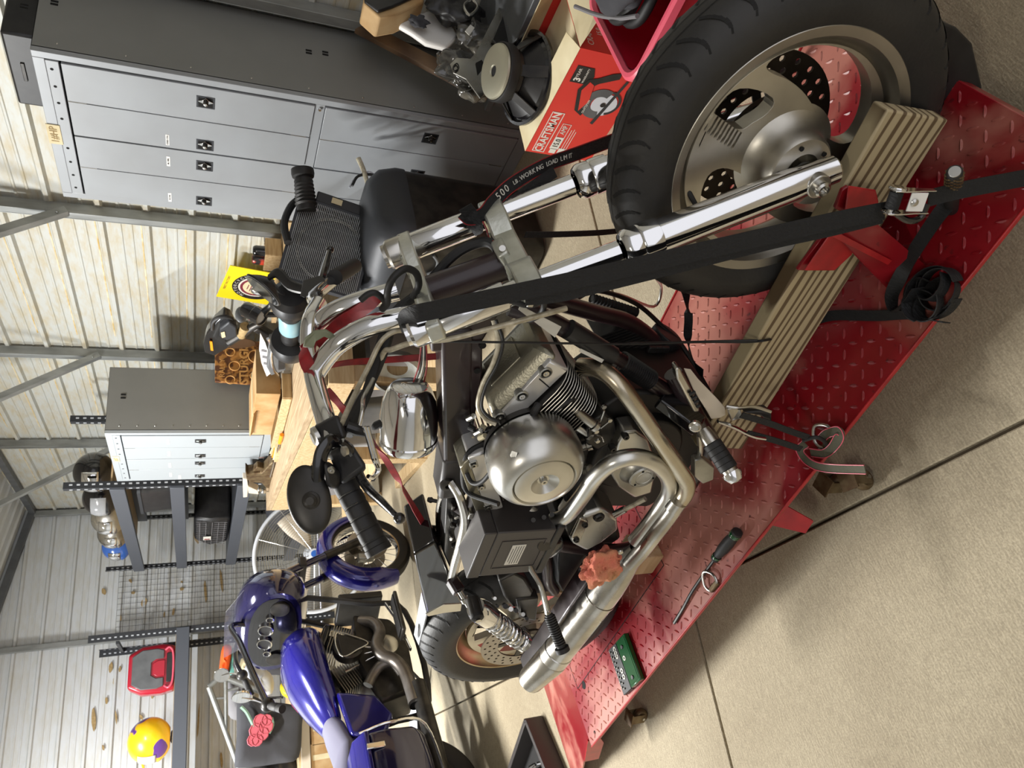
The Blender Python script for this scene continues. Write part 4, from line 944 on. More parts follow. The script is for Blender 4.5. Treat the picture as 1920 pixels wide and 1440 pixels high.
# ---------------------------------------------------------------- air cleaner
ac = thing('air_cleaner', '', '', (0, 0, 0)); del ac['label'], ac['category']; ac.parent = bike
_c = b(1022, 908, .2235); cA = V((_c.x, -.10, _c.z)); 
def egg(prof, m, name, par, ecc=1.10, ang=.6):
    mb = MB(); n = 56; m_ = len(prof); vs = []; fs = []
    for i in range(n):
        a = 2*PI*i/n; u, v_ = math.cos(a), math.sin(a)
        for r, h, e in prof:
            k = 1+(ecc-1)*e*(.5+.5*math.cos(a-ang))*1.4
            vs.append(V((cA.x+u*r*k, cA.y-h, cA.z+v_*r*k)))
    for i in range(n):
        j = (i+1) % n
        for q in range(m_-1): fs.append((i*m_+q, j*m_+q, j*m_+q+1, i*m_+q+1))
    mb.add(vs, fs); return mb.build(name, m, par, smooth=35)
egg([(.050, .0, 1), (.088, .012, 1), (.094, .03, 1), (.0955, .05, 1), (.0965, .07, 1), (.093, .090, 1), (.083, .108, 1), (.073, .118, .5), (.0655, .121, 0), (.0635, .119, 0), (.0620, .116, 0)], 'alu_satin', 'cleaner_cover', ac, 1.025, 1.2)
egg([(.0618, .115, 0), (.0605, .120, 0), (.050, .1235, 0), (.034, .1235, 0), (.029, .1245, 0), (.026, .122, 0), (.012, .112, 0), (.006, .112, 0), (0, .112, 0)], 'alu_satin', 'center_disc', ac)
MB().lathe([(0, 0.002), (.0025, .002), (.0025, .006), (.0065, .006), (.008, .0), (.008, -.01)], cA+V((0, -.114, 0)), RIGHT, 16).build('center_screw', 'steel', ac)
egg([(.0, -.006, 1), (.075, -.006, 1), (.088, .0, 1), (.092, .016, 1)], 'blackmetal', 'backing_plate', ac, 1.025, 1.2)
sticker('paper_sticker', [b(944, 882, .185), b(960, 845, .195), b(970, 848, .20), b(950, 905, .20)], 'label', ac, (0, -.001, 0))
p = b(1096, 880, .13); MB().lathe([(.012, 0), (.012, .018), (.008, .02), (0, .02)], p, V((.6, -.6, -.2)), 14).build('fuel_fitting', 'alu', bike)
hose([(935, 945, .16), (880, 925, .10), (868, 895, .09), (875, 855, .09), (900, 835, .08), (960, 815, .09), (1010, 790, .10), (1060, 755, .11), (1080, 745, .10)], .0058, 'rubber', 'spark_plug_lead')
hose([(872, 880, .09), (885, 905, .12), (905, 902, .14), (930, 870, .15), (965, 820, .13), (995, 790, .12), (1006, 768, .10)], .005, 'rubber', 'spark_plug_lead')
MB().tube([b(1000, 775, .12), b(1006, 765, .12), b(1010, 758, .115)], .008, 10, 2).build('plug_boot', 'rubber', bike)
MB().box(b(912, 838, .06), (.05, .06, .04)).build('intake_manifold', 'plastic', bike, bevel=.008)
for i, (x, y, s_) in enumerate([(880, 800, .05), (892, 812, .06), (902, 800, .05), (912, 808, .06), (886, 822, .05), (900, 822, .07), (925, 805, .06), (878, 785, .05)]):
    MB().cyl(b(x, y, s_), b(x+10, y+5*(-1)**i, s_+.01), .007, .006, 10).build('harness_plug', ['plastic', 'steel', 'cream'][i % 3] if i != 4 else 'cream', bike)
# ---------------------------------------------------------------- exhaust
def pipe(pts, r, m, name, n=22): return MB().tube([b(*p) for p in pts], r, n, 6).build(name, m, bike)
pipe([(1088, 688, .06), (1115, 690, .085), (1142, 703, .115), (1172, 735, .145), (1215, 795, .175), (1252, 848, .195), (1275, 882, .21), (1288, 905, .22), (1285, 925, .222), (1270, 945, .22)], .0185, 'exhaust', 'front_exhaust_pipe')
pipe([(990, 953, .095), (1008, 968, .11), (1035, 976, .13), (1062, 966, .15), (1090, 932, .17), (1118, 892, .18), (1150, 866, .188), (1190, 857, .193), (1228, 868, .197), (1252, 893, .20), (1255, 922, .20), (1240, 950, .20), (1215, 985, .20), (1190, 1015, .20)], .0185, 'alu_satin', 'rear_exhaust_pipe')
pipe([(1272, 940, .222), (1255, 965, .222), (1232, 995, .222), (1205, 1030, .222), (1180, 1058, .222)], .0195, 'muffler', 'collector_pipe')
q0 = b(1272, 938, .222); q1 = b(1262, 952, .222); MB().cyl(q0, q1, .0208, n=24).build('pipe_collar', 'muffler', bike)
m0 = b(1195, 1030, .205); m1 = b(1038, 1232, .225); d = m1-m0; L_ = d.length
mb = MB(); mb.lathe([(.020, 0), (.026, .03), (.036, .10), (.0395, .14), (.0405, .17), (.0405, L_-.035), (.0425, L_-.033), (.0425, L_-.002), (.0405, L_)], m0, d, 40); muf = mb.build('muffler', 'muffler', bike, smooth=30)
t0 = m1+d.normalized()*.006; t1 = b(992, 1278, .230); d2 = t1-t0; Lt = d2.length
mb = MB(); mb.lathe([(.036, -.008), (.0425, -.002), (.043, .004), (.037, Lt-.01), (.034, Lt), (.031, Lt-.002), (.030, Lt-.05), (0, Lt-.06)], t0, d2, 40); mb.build('muffler_tip', 'chrome_dull', muf, smooth=30)
mb = MB(); mb.lathe([(.0412, -.004), (.0425, -.0035), (.0425, .0005), (.0412, .001)], m0+d.normalized()*.19, d, 40); mb.build('muffler_clamp', 'muffler', muf)
p = b(1163, 1035, .245); MB().lathe([(0, .003), (.006, .003), (.007, 0)], p, RIGHT, 12).build('clamp_bolt', 'steel', muf)
# ---------------------------------------------------------------- battery, solenoid, starter, transmission side cover
c = [b(897, 1000, .165), b(1006, 1008, .165), b(975, 1075, .165), b(878, 1083, .165)]
f_ = (c[0]-c[3]).normalized(); dn = V((0, 0, -1)); w_ = .165; h_ = .165; c3 = c[3]; 
b0 = c3+V((0, 0, .004)); A0, A1 = b0.x, b0.x+.165; Z1 = b0.z; Z0 = Z1-.175; y1 = -.165; y0 = -.035
bt = thing('battery', '', '', (0, 0, 0)); del bt['label'], bt['category']; bt.parent = bike
MB().box(((A0+A1)/2, (y0+y1)/2, (Z0+Z1-.03)/2), (.165, .13, Z1-.03-Z0)).build('battery_case', 'battery', bt, bevel=.003)
MB().box(((A0+A1)/2, (y0+y1)/2, Z1-.014), (.169, .134, .030)).build('battery_lid', 'battery', bt, bevel=.003)
MB().plate([(-.052, -.055), (.052, -.055), (.052, .055), (-.052, .055)], [[(-.050, -.053), (.050, -.053), (.050, .053), (-.050, .053)]], .0012, ((A0+A1)/2-.002, y1-.0003, (Z0+Z1)/2-.018), (1, 0, 0), (0, 0, 1)).build('molded_frame', 'battery', bt, smooth=0)
lb = MB().box(((A0+A1)/2-.004, y1-.0008, (Z0+Z1)/2-.010), (.075, .0012, .034)).build('battery_label', 'label', bt, smooth=0)
for k in range(5):
    MB().box(((A0+A1)/2-.004, y1-.0018, (Z0+Z1)/2+.002-.006*k), (.066 if k else .05, .0006, .0012)).build('print_line', 'black', lb, smooth=0)
MB().box((A1-.03, y0-.05, Z1+.006), (.02, .02, .012)).build('battery_terminal', 'steel', bt, bevel=.002)
# tray bracket edge
MB().box(((A0+A1)/2, y1+.004, Z0-.01), (.18, .01, .02)).build('battery_tray', 'black', bike, bevel=.003)
sl0 = b(1000, 990, .12); mb = MB(); mb.lathe([(0, 0), (.030, 0), (.034, .006), (.034, .035), (.030, .044), (.026, .046), (0, .047)], b(1020, 1005, .115), V((.15, -1, -.1)), 28); sol = mb.build('starter_cover', 'blackgloss', bike)
MB().lathe([(0, .001), (.023, 0), (.024, -.002)], b(1026, 1020, .165), V((.15, -1, -.1)), 26).build('cover_cap', 'blackmetal', sol)
for (x, y) in ((1000, 975), (1012, 1025), (1048, 985), (1050, 1012), (1020, 970), (1035, 965)):
    MB().cyl(b(x, y, .13), b(x, y, .142), .0055, n=10).build('cap_bolt', 'blackmetal', sol)
mb = MB(); mb.prism(side_poly([(1066, 1008), (1095, 966), (1130, 955), (1158, 970), (1160, 995), (1128, 1020), (1100, 1035), (1075, 1022)], .15), (0, .09, 0)); tr = mb.build('transmission_cover', 'alu_satin', bike, bevel=.010, seg=3)
mb = MB(); mb.prism(side_poly([(1070, 1010), (1088, 972), (1104, 978), (1086, 1022)], .158), (0, .01, 0)); mb.build('cover_pad', 'chrome_dull', tr, bevel=.004)
for (x, y) in ((1097, 985), (1081, 1013)): 
    p = b(x, y, .160); MB().lathe([(0, .001), (.003, .001), (.003, .004), (.006, .004), (.0075, 0), (.0075, -.004)], p, RIGHT, 12).build('cap_bolt', 'blackmetal', tr)
p = b(1124, 972, .155); MB().lathe([(0, .004), (.006, .004), (.006, .002), (.011, .002), (.013, 0), (.014, -.003)], p, RIGHT, 20).build('oil_plug', 'blackmetal', tr)
p0, p1 = b(1152, 965, .15), b(1185, 948, .16); MB().tube([p0, p1, b(1210, 935, .17)], .006, 10, 3).build('clutch_cable_end', 'greyhose', tr)
MB().cyl(p0, p0.lerp(p1, .6), .0085, n=12).build('cable_adjuster', 'steel', tr)
pl([(1048, 1030), (1098, 1028), (1128, 1080), (1105, 1115), (1060, 1120), (1045, 1095)], .09, .05, 'sprocket_cover', 'black', bike, .008)
pl([(1045, 960), (1150, 950), (1165, 1010), (1090, 1060), (1030, 1030)], .07, .10, 'transmission_case', 'fin', bike, .01)
# ---------------------------------------------------------------- foot controls on the right
fp = thing('forward_footpeg', '', '', (0, 0, 0)); del fp['label'], fp['category']; fp.parent = bike
p0, p1 = b(1318, 805, .20), b(1378, 897, .30); d = p1-p0; L_ = d.length
pr = [(.0, 0), (.013, 0), (.013, .012), (.017, .016)]
mb = MB(); mb.lathe([(0, 0), (.013, 0), (.015, .01), (.016, .02), (.0165, L_-.03), (.016, L_-.012), (0, L_-.012)], p0, d, 24); mb.build('peg_core', 'chrome_dull', fp)
for k in range(5):
    t = .032+k*(L_-.055)/5; mb = MB(); mb.lathe([(.0172, 0), (.0192, .002), (.0192, .0125), (.0172, .0145)], p0+d.normalized()*t, d, 24); mb.build('peg_rubber', 'rubber', fp)
mb = MB(); mb.lathe([(.0205, -.014), (.0205, -.006), (.013, .006), (.006, .008), (.004, .004), (0, .004)], p1, d, 24); mb.build('peg_end_cap', 'chrome', fp)
MB().bar(b(1238, 745, .10), b(1312, 800, .17), .03, .045).build('control_bracket', 'blackgloss', bike, bevel=.005)
MB().tube([b(1262, 700, .09), b(1300, 770, .12), b(1335, 830, .12)], .02, 12, 3).build('lower_frame_rail', 'frameblack', bike)
p = b(1304, 797, .21); MB().lathe([(0, .010), (.007, .010), (.009, .008), (.0125, .007), (.0125, 0), (0, 0)], p, V((0, -.8, .6)), 14).build('bracket_bolt', 'chrome_dull', bike)
bp = thing('brake_pedal', '', '', (0, 0, 0)); del bp['label'], bp['category']; bp.parent = bike
cs = [(1283, 692), (1296, 694), (1310, 712), (1345, 748), (1360, 765), (1361, 778), (1350, 784), (1334, 786), (1326, 772), (1300, 730)]
mb = MB(); mb.prism([b(x, y, .17) for x, y in cs], (0, .004, 0)); mb.build('heat_guard', 'beige', bp, bevel=.0015)
cs = [(1267, 693), (1274, 690), (1284, 705), (1300, 735), (1312, 762), (1312, 772), (1302, 774), (1290, 750), (1270, 712)]
mb = MB(); mb.prism([b(x, y, .215) for x, y in cs], (0, .022, 0)); mb.build('pedal_pad', 'chrome_dull', bp, bevel=.004)
for k in range(4):
    MB().bar(b(1292+4.5*k, 740+8*k, .219), b(1304+3*k, 735+8*k, .219), .005, .006).build('pad_rib', 'rubber', bp, bevel=.001)
mb = MB(); mb.tube([b(1312, 815, .20), b(1313, 845, .20), b(1308, 868, .205)], [.007, .006, .006], 8, 3); mb.build('pedal_arm', 'chrome_dull', bp)
pl([(1303, 864), (1318, 860), (1340, 876), (1338, 900), (1318, 908), (1302, 895)], .215, .02, 'pedal_block', 'alu', bp, .003)
pl([(1285, 866), (1300, 855), (1304, 895), (1295, 905), (1284, 890)], .215, .03, 'pedal_block', 'alu_satin', bp, .003) if 0 else None
# passenger peg with its bracket
pp = thing('passenger_footpeg', '', '', (0, 0, 0)); del pp['label'], pp['category']; pp.parent = bike
mb = MB(); mb.tube([b(985, 1045, .15), b(996, 1068, .165), b(1012, 1095, .19), b(1022, 1128, .22), b(1027, 1150, .24)], [.009, .010, .010, .011, .012], 10, 5, flat=.65); mb.build('peg_bracket', 'alu', pp)
p0, p1 = b(1029, 1152, .245), b(1056, 1222, .315); d = p1-p0; L_ = d.length; prof = [(0, 0), (.010, 0)]
for k in range(13): t = .004+k*(L_-.02)/13; prof += [(.0105, t), (.0135, t+.001), (.0135, t+.0045), (.0105, t+.0055)]
prof += [(.011, L_-.013), (.0175, L_-.011), (.0175, L_), (0, L_)]
MB().lathe(prof, p0, d, 20).build('peg_rubber', 'rubber', pp, smooth=25)
p = b(1028, 1148, .262); MB().lathe([(0, .003), (.006, .003), (.0065, 0)], p, RIGHT, 12).build('peg_pin', 'steel', pp)
mb = MB(); mb.tube([b(1020, 1035, .11), b(1025, 1060, .12), b(1028, 1090, .12), b(1040, 1108, .12)], .014, 12, 4); mb.build('frame_bracket', 'frameblack', bike)
mb = MB(); mb.tube([b(990, 1040, .12), b(1005, 1042, .13), b(998, 1058, .14), b(985, 1065, .15)], .010, 10, 4); mb.build('bracket_base', 'blackmetal', bike)
# ---------------------------------------------------------------- rear wheel
RC = V((-1.535, 0, .497)); RRR = .2275
rwh = thing('rear_wheel', '', '', (0, 0, 0)); del rwh['label'], rwh['category']; rwh.parent = bike
add_tire(rwh, RC, .318, .072, .219)
mb = MB()
for sd in (-1, 1):
    mb.lathe([(r, h*sd) for r, h in [(RRR+.003, .052), (RRR-.001, .056), (RRR-.010, .053), (RRR-.016, .050), (RRR-.020, .040), (RRR-.030, .030), (RRR-.050, .012), (RRR-.054, 0)]], RC, Y, 96)
mb.build('rim', 'exhaust', rwh, smooth=40)
mb = MB(); holes = []
for k in range(9):
    a0 = 360*k/9; holes.append(polar(RC, [(.155, a0+6), (.155, a0+20), (.155, a0+34), (.075, a0+30), (.06, a0+20), (.075, a0+10)]))
mb.plate([((.176)*math.cos(2*PI*k/72), (.176)*math.sin(2*PI*k/72)) for k in range(72)], holes, .02, RC+V((0, -.01, 0)), (1, 0, 0), (0, 0, 1)); mb.build('wheel_face', 'wheel', rwh, smooth=30, bevel=.002)
MB().lathe([(0, -.08), (.035, -.08), (.04, -.02), (.04, .03), (.03, .07), (0, .07)], RC, RIGHT, 28).build('hub', 'alu', rwh)
rotor(rwh, RC+V((0, -.075, 0)), .095, .146, .005, 'rotor', 5)
# caliper, swingarm, shocks, fender brace
pl([(935, 1090), (965, 1075), (985, 1085), (1000, 1110), (990, 1135), (960, 1140), (945, 1120)], .115, .035, 'brake_caliper', 'blackmetal', bike, .006)
pl([(968, 1125), (1010, 1120), (1005, 1165), (975, 1160)], .12, .03, 'caliper_bracket', 'blackmetal', bike, .005)
for k, (x, y) in enumerate([(945, 1135), (955, 1140), (965, 1143), (978, 1150), (985, 1158), (925, 1120), (930, 1135)]): MB().cyl(b(x, y, .12), b(x+3, y+2, .135), .007-.0005*k, n=10).build('caliper_bolt', 'steel' if k % 2 else 'blackmetal', bike)
mb = MB(); mb.bar(V((-1.02, -.13, .47)), V((-1.60, -.13, .50)), .03, .06, (0, 1, 0)); mb.build('swingarm', 'frameblack', bike, bevel=.008)
mb = MB(); mb.bar(V((-1.02, .13, .47)), V((-1.60, .13, .50)), .03, .06, (0, 1, 0)); mb.build('swingarm', 'frameblack', bike, bevel=.008)
MB().cyl(RC+V((0, -.17, 0)), RC+V((0, .17, 0)), .012, n=16).build('rear_axle', 'steel', bike)
for s_ in (.165, -.165):
    sh = thing('shock_absorber', '', '', (0, 0, 0)); del sh['label'], sh['category']; sh.parent = bike
    if s_ > 0: u, v_ = b(900, 1145, .18), b(982, 1205, .18)
    else: u, v_ = b(900, 1145, .18), b(982, 1205, .18); u = V((u.x, -s_, u.z)); v_ = V((v_.x, -s_, v_.z))
    d = v_-u; L_ = d.length; dn_ = d.normalized()
    MB().lathe([(0, -.026), (.024, -.024), (.029, -.012), (.031, 0), (.031, .040), (.027, .044), (.020, .046)], u, d, 32).build('shock_cover', 'chrome', sh)
    MB().lathe([(.018, .04), (.018, L_-.02)], u, d, 20).build('shock_body', 'chrome_dull', sh)
    MB().lathe([(.020, 0), (.027, .004), (.027, .022), (.019, .028), (.012, .032)], v_-dn_*.03, d, 24).build('shock_foot', 'chrome', sh)
    xx, yy, zz = frame_of(d); co_ = []
    Ls = L_-.075
    for k in range(13*9+1):
        t = k/(13*9); a = 2*PI*9*t; co_.append(u+dn_*(.045+Ls*t)+(xx*math.cos(a)+yy*math.sin(a))*.0245)
    MB().tube(co_, .0042, 8, 1).build('spring', 'chrome', sh)
    MB().cyl(u+V((0, -.024, 0))-dn_*.030, u+V((0, .02, 0))-dn_*.030, .016, n=20).build('shock_eye', 'blackmetal', sh)
    if s_ > 0:
        mb = MB(); mb.lathe([(.016, 0), (.016, .010), (.010, .014), (0, .014)], u-dn_*.030+V((0, -.022, 0)), RIGHT, 24); mb.build('shock_mount', 'rubber', sh)
        MB().lathe([(.0055, 0), (.0075, .003), (.0, .004)], u-dn_*.030+V((0, -.037, 0)), RIGHT, 12).build('shock_bolt', 'steel', sh)
mb = MB(); mb.lathe([(.007, 0), (.007, .02), (.011, .021), (.011, .032), (.007, .033), (.007, .06)], b(862, 1108, .12), (b(880, 1138, .15)-b(862, 1108, .12)), 14); mb.build('rear_stud', 'steel', bike)
MB().bar(b(845, 1085, .06), b(862, 1112, .10), .03, .03).build('rail_end', 'frameblack', bike, bevel=.006)
pl([(798, 1152), (832, 1134), (866, 1132), (864, 1146), (830, 1150), (803, 1156)], .09, .004, 'fender_strut', 'alu_satin', bike, .001)
# glossy black rear tray / fender stub
q = [b(776, 1036, .03), b(797, 1150, .03), b(865, 1130, .08), b(822, 1015, .04)]
mb = MB(); mb.hexa([b(776, 1037, .03), b(800, 1150, .03), b(868, 1132, .06), b(815, 1012, .03), b(776, 1037, .03)+V((0, .15, 0)), b(800, 1150, .03)+V((0, .15, 0)), b(868, 1132, .06)+V((0, .16, 0)), b(815, 1012, .03)+V((0, .15, 0))])
mb.build('rear_fender_stub', 'blackgloss', bike, bevel=.006)
MB().bar(b(776, 1040, .032), b(815, 1018, .034), .004, .004).build('fender_edge', 'blackmetal', bike)
# licence-plate style bright bracket hanging behind
mb = MB(); mb.hexa([b(776, 1190, -.06), b(790, 1110, -.06), b(800, 1150, .02), b(785, 1210, .02), b(778, 1192, -.062), b(792, 1112, -.062), b(802, 1152, .018), b(787, 1212, .018)]); mb.build('number_plate_bracket', 'palecloth', bike)
# small left-side parts seen past the engine
mb = MB(); r0_ = b(1160, 615, -.11)
for k in range(11):
    c = b(1138+5.5*k, 605+3.5*k, -.10); MB().box(c, (.004, .07, .075), Matrix.Rotation(-.5, 3, 'Y')).build('regulator_fin', 'black', bike)
MB().box(b(1172, 628, -.12), (.07, .06, .06), Matrix.Rotation(-.5, 3, 'Y')).build('voltage_regulator', 'black', bike, bevel=.004)
mb = MB(); mb.lathe([(0, 0), (.035, 0), (.04, .01), (.04, .06), (0, .06)], b(1225, 660, -.10), V((1, .0, -.3)), 24); mb.build('oil_filter', 'plastic', bike, bevel=.003)
for k in range(3): p = b(1222+12*k, 655, -.05); MB().box(p, (.016, .01, .02)).build('connector', 'plastic', bike, bevel=.002)
mb = MB(); mb.tube([b(1262, 705, -.085), b(1250, 740, -.09), b(1262, 790, -.09), b(1290, 830, -.09)], .02, 12, 4); mb.build('lower_frame_rail', 'frameblack', bike)
MB().lathe([(0, 0), (.05, 0), (.07, .01), (.07, .05), (0, .05)], V((-.83, .10, .42)), Y, 30).build('primary_cover', 'alu', bike)
MB().prism([V((-.62, .10, .52)), V((-.78, .10, .54)), V((-1.02, .10, .50)), V((-1.02, .10, .36)), V((-.66, .10, .34)), V((-.60, .10, .42))], (0, .06, 0)).build('primary_case', 'alu', bike, bevel=.01)
p = b(812, 940, -.08); MB().lathe([(.004, 0), (.008, .004), (.008, .03), (.005, .034), (.005, .05), (.008, .055), (.006, .064), (0, .064)], b(845, 945, -.06), (b(810, 938, -.09)-b(845, 945, -.06)), 12).build('turn_signal_stud', 'black', bike)
MB().tube([b(850, 960, -.07), b(825, 985, -.09), b(800, 1020, -.10), b(785, 1018, -.10)], .007, 8, 3).build('left_rail_bracket', 'blackmetal', bike)
# ================================================================== STRAPS AND RATCHETS
eye_l = V(((EYE-BO).dot(BFW), -(EYE-BO).dot(BRT), EYE.z))
def facing(P):      # width directions so that the webbing's flat side looks outward from the motorcycle's side
    out = []
    for i, p in enumerate(P):
        t = (P[min(i+1, len(P)-1)]-P[max(i-1, 0)]).normalized(); w_ = t.cross(V((.15, -.95, .35)).normalized()); out.append(w_.normalized())
    return out
def strap(par, pts, width, m, name='webbing', th=.0022, sm=6, wd=None):
    P = [b(*p) if isinstance(p, tuple) else p for p in pts]
    return MB().ribbon(P, wd or facing(P), width, th, sm).build(name, m, par, smooth=30)
s1_ = lthing('ratchet_strap', 'long black ratchet strap from the top clamp past the front wheel', 'strap')
strap(s1_, [(770, 624, .10), (763, 600, .125), (775, 590, .150), (830, 578, .158), (985, 545, .160), (1100, 520, .165), (1300, 474, .178), (1450, 440, .192), (1560, 415, .203), (1660, 395, .212)], .030, 'strap')
strap(s1_, [(985, 558, .150), (1040, 553, .155), (1100, 540, .160), (1300, 490, .172), (1450, 452, .186), (1560, 428, .197), (1655, 404, .206)], .027, 'strap')
strap(s1_, [(1740, 372, .225), (1800, 357, .232), (1920, 334, .245), (2040, 312, .255)], .028, 'strap')
# ratchet
r0, r1 = b(1668, 375, .222), b(1752, 376, .232); dd = (r1-r0).normalized()
vn = V((.15, -.95, .35)).normalized(); wn = dd.cross(vn).normalized()
Rr = Matrix((dd, wn, vn)).transposed()
ra = r0+dd*.008
for sgn in (-1, 1):
    mb = MB(); mb.plate([(-.014, -.006), (.010, -.009), (.05, -.006), (.066, -.004), (.066, .008), (.04, .010), (.012, .016), (-.010, .014)], [], .0018, ra+wn*(.018*sgn), dd, vn); mb.build('ratchet_side', 'chrome', s1_, bevel=.0006)
    mb = MB(); mb.lathe([(.0, .002), (.008, .002), (.013, .0015), (.0145, 0), (.0145, -.002)], ra+wn*(.020*sgn), wn*sgn, 28); mb.build('ratchet_gear', 'chrome', s1_)
MB().cyl(ra-wn*.022, ra+wn*.022, .0075, n=20).build('ratchet_spool', 'steel', s1_)
MB().lathe([(.008, -.014), (.0105, -.013), (.0105, .013), (.008, .014)], ra, wn, 24).build('spooled_webbing', 'strap', s1_)
MB().box(ra+dd*.036+vn*.010, (.030, .030, .003), Rr).build('ratchet_face', 'white', s1_, bevel=.001)
MB().lathe([(0, .004), (.003, .004), (.006, .002), (.006, 0)], ra+dd*.030+vn*.012, vn, 14).build('ratchet_pin', 'steel', s1_)
MB().lathe([(0, .003), (.006, .003), (.007, 0)], ra+dd*.060+wn*.019, wn, 16).build('ratchet_rivet', 'chrome', s1_)
mb = MB(); mb.tube([ra+wn*.016+vn*.006, ra+dd*.03+wn*.030+vn*.008, ra+dd*.055+wn*.028+vn*.004, ra+dd*.062+wn*.006], .0055, 8, 4); mb.build('ratchet_handle', 'blackgloss', s1_)
# loose tail: down to the deck and coiled
tail = [b(1778, 382, .17), b(1755, 410, .175), b(1715, 470, .18), bz(1690, 515, .215), bz(1672, 555, .195), bz(1680, 585, .182), bz(1700, 572, .20), bz(1722, 540, .215)]
strap(s1_, tail, .026, 'strap', 'strap_tail', wd=[V((.5, .8, .2)), V((.6, .8, .1)), V((.6, .75, .2)), V((.4, .7, .5)), V((.1, .3, .9)), V((0, .2, 1)), V((0, .1, 1)), V((0, 0, 1))])
cl0 = bz(1765, 552, DZ)
random.seed(2)
for k, (ox, oy, rx, ry, ht, tl) in enumerate([(0, 0, .050, .040, .013, .2), (.012, -.006, .040, .034, .015, -.25), (-.018, .006, .034, .040, .017, .45), (.014, .010, .030, .030, .020, -.1), (-.004, -.012, .042, .030, .012, .6), (-.028, -.002, .022, .030, .018, .9)]):
    ring = []; wds = []
    a0 = random.random()*6
    for j in range(15):
        a = a0+2*PI*j/15*.93; c = cl0+V((ox+rx*math.cos(a), oy+ry*math.sin(a), ht+.006+.009*math.sin(a*1.0+k)))
        ring.append(c); wds.append(V((tl*math.cos(a)*.5, tl*math.sin(a)*.5, 1)))
    strap(s1_, ring, .024, 'strap', 'coil_loop', wd=wds, sm=3)
strap(s1_, [bz(1775, 605, DZ+.012), bz(1735, 598, DZ+.014), bz(1690, 590, DZ+.012), bz(1640, 592, DZ+.010), bz(1560, 592, DZ+.012), bz(1510, 608, DZ+.012), bz(1480, 628, DZ+.02)], .022, 'strap', 'strap_tail', wd=[V((0, 0, 1)), V((0, .3, 1)), V((.2, .8, .5)), V((.3, .9, .3)), V((.3, .9, .3)), V((.3, .6, .7)), V((0, 0, 1))])
MB().tube([bz(1480, 628, DZ+.02), b(1440, 637, .118), b(1400, 641, .10), b(1320, 641, .07), b(1180, 644, .10)], .0028, 8, 4).build('strap_cord', 'rubber', s1_)
# coated hook round the frame neck
hk = lthing('strap_hook', 'black coated hook at the neck under the ratchet strap', 'hook')
MB().tube([b(948, 562, .13), b(965, 566, .14), b(985, 572, .145), b(1005, 570, .145), b(1018, 562, .145), b(1020, 575, .13), b(1012, 590, .12), b(998, 598, .11), b(990, 600, .09)], .0052, 12, 5).build('hook_rod', 'rubber', hk)
MB().box(b(998, 562, .150), (.03, .004, .012)).build('hook_ferrule', 'steel', hk, bevel=.002)
# second strap on the left fork, black with red edges
s2 = lthing('tie_down_strap', 'black strap with red edges from the left fork down behind the wheel', 'strap')
P2 = [(868, 398, -.085), (880, 408, -.080), (905, 402, -.085), (925, 378, -.11), (960, 345, -.14), (1020, 310, -.18), (1080, 288, -.22), (1150, 262, -.27), (1250, 225, -.33), (1500, 120, -.40)]
strap(s2, P2, .026, 'strap'); 
for e in (-1, 1):
    PP = [b(*p) for p in P2]; wd = facing(PP); strap(s2, [p+w_*(.0128*e)+V((0, -.0014, 0)) for p, w_ in zip(PP, wd)], .0014, 'red', 'edge_stripe', wd=wd, th=.0024)
strap(s2, [(872, 388, -.075), (884, 405, -.075), (893, 430, -.078), (885, 432, -.09)], .026, 'strap')
strap(s2, [(912, 432, -.09), (935, 400, -.10), (980, 365, -.13), (1040, 322, -.17)], .022, 'strap')
Qt = catmull([b(*p) for p in P2], 10); Wt = catmull(facing([b(*p) for p in P2]), 10); Dt = [0]
for i in range(1, len(Qt)): Dt.append(Dt[-1]+(Qt[i]-Qt[i-1]).length)
def along(d0):
    for i in range(1, len(Qt)):
        if Dt[i] >= d0: k = (d0-Dt[i-1])/(Dt[i]-Dt[i-1]); return Qt[i-1].lerp(Qt[i], k), (Qt[i]-Qt[i-1]).normalized(), Wt[i]
dd0 = min(range(len(Qt)), key=lambda i: (Qt[i]-b(935, 368, -.115)).length); pos = Dt[dd0]
for ch, sz in [(c, .019) for c in '500 ']+[(c, .011) for c in 'LB. ']+[(c, .0125) for c in 'WORKING LOAD LIMIT']:
    q_, t_, w_ = along(pos); w_ = (w_-t_*w_.dot(t_)).normalized(); n_ = t_.cross(w_)
    if n_.dot(eye_l-q_) < 0: w_ = -w_; n_ = -n_
    if w_.dot(V((0, 0, 1))) < -.0 and False: pass
    if ch != ' ': text(ch, 'lettering', 'label', s2, q_+n_*.0022, t_, w_, sz)
    pos += sz*{'W': .95, 'M': .85, 'I': .36, '.': .36, ' ': .45, 'L': .56, 'O': .76, 'G': .74, 'N': .72, 'D': .70, 'K': .68, 'R': .66}.get(ch, .64)
strap(s2, [(985, 440, -.055), (1060, 439, -.10), (1150, 434, -.17), (1240, 420, -.25)], .012, 'strap', 'strap_tail')
for k in range(4): MB().tube([b(905+3*k, 415, -.07), b(912+4*k, 430, -.06), b(918+2*k, 448, -.05), b(925+k, 452, -.03)], .0012, 6, 3).build('loose_wire', ['red', 'cream', 'rubber', 'red'][k], bike)
# narrow twisted strap hanging down to the left deck edge
s3 = lthing('narrow_strap', 'narrow twisted black strap running down past the front frame to the deck', 'strap')
P3 = [b(1275, 530, -.12), b(1286, 548, -.13), b(1290, 580, -.13), b(1291, 600, -.12), b(1290, 635, -.10), b(1298, 680, -.05), b(1318, 700, 0)]
strap(s3, P3, .020, 'strap', wd=[V((1, 0, 0)), V((1, 0, .2)), V((.7, .5, .2)), V((0, .4, 1)), V((.7, .6, .4)), V((1, 0, .3)), V((1, 0, .3))])
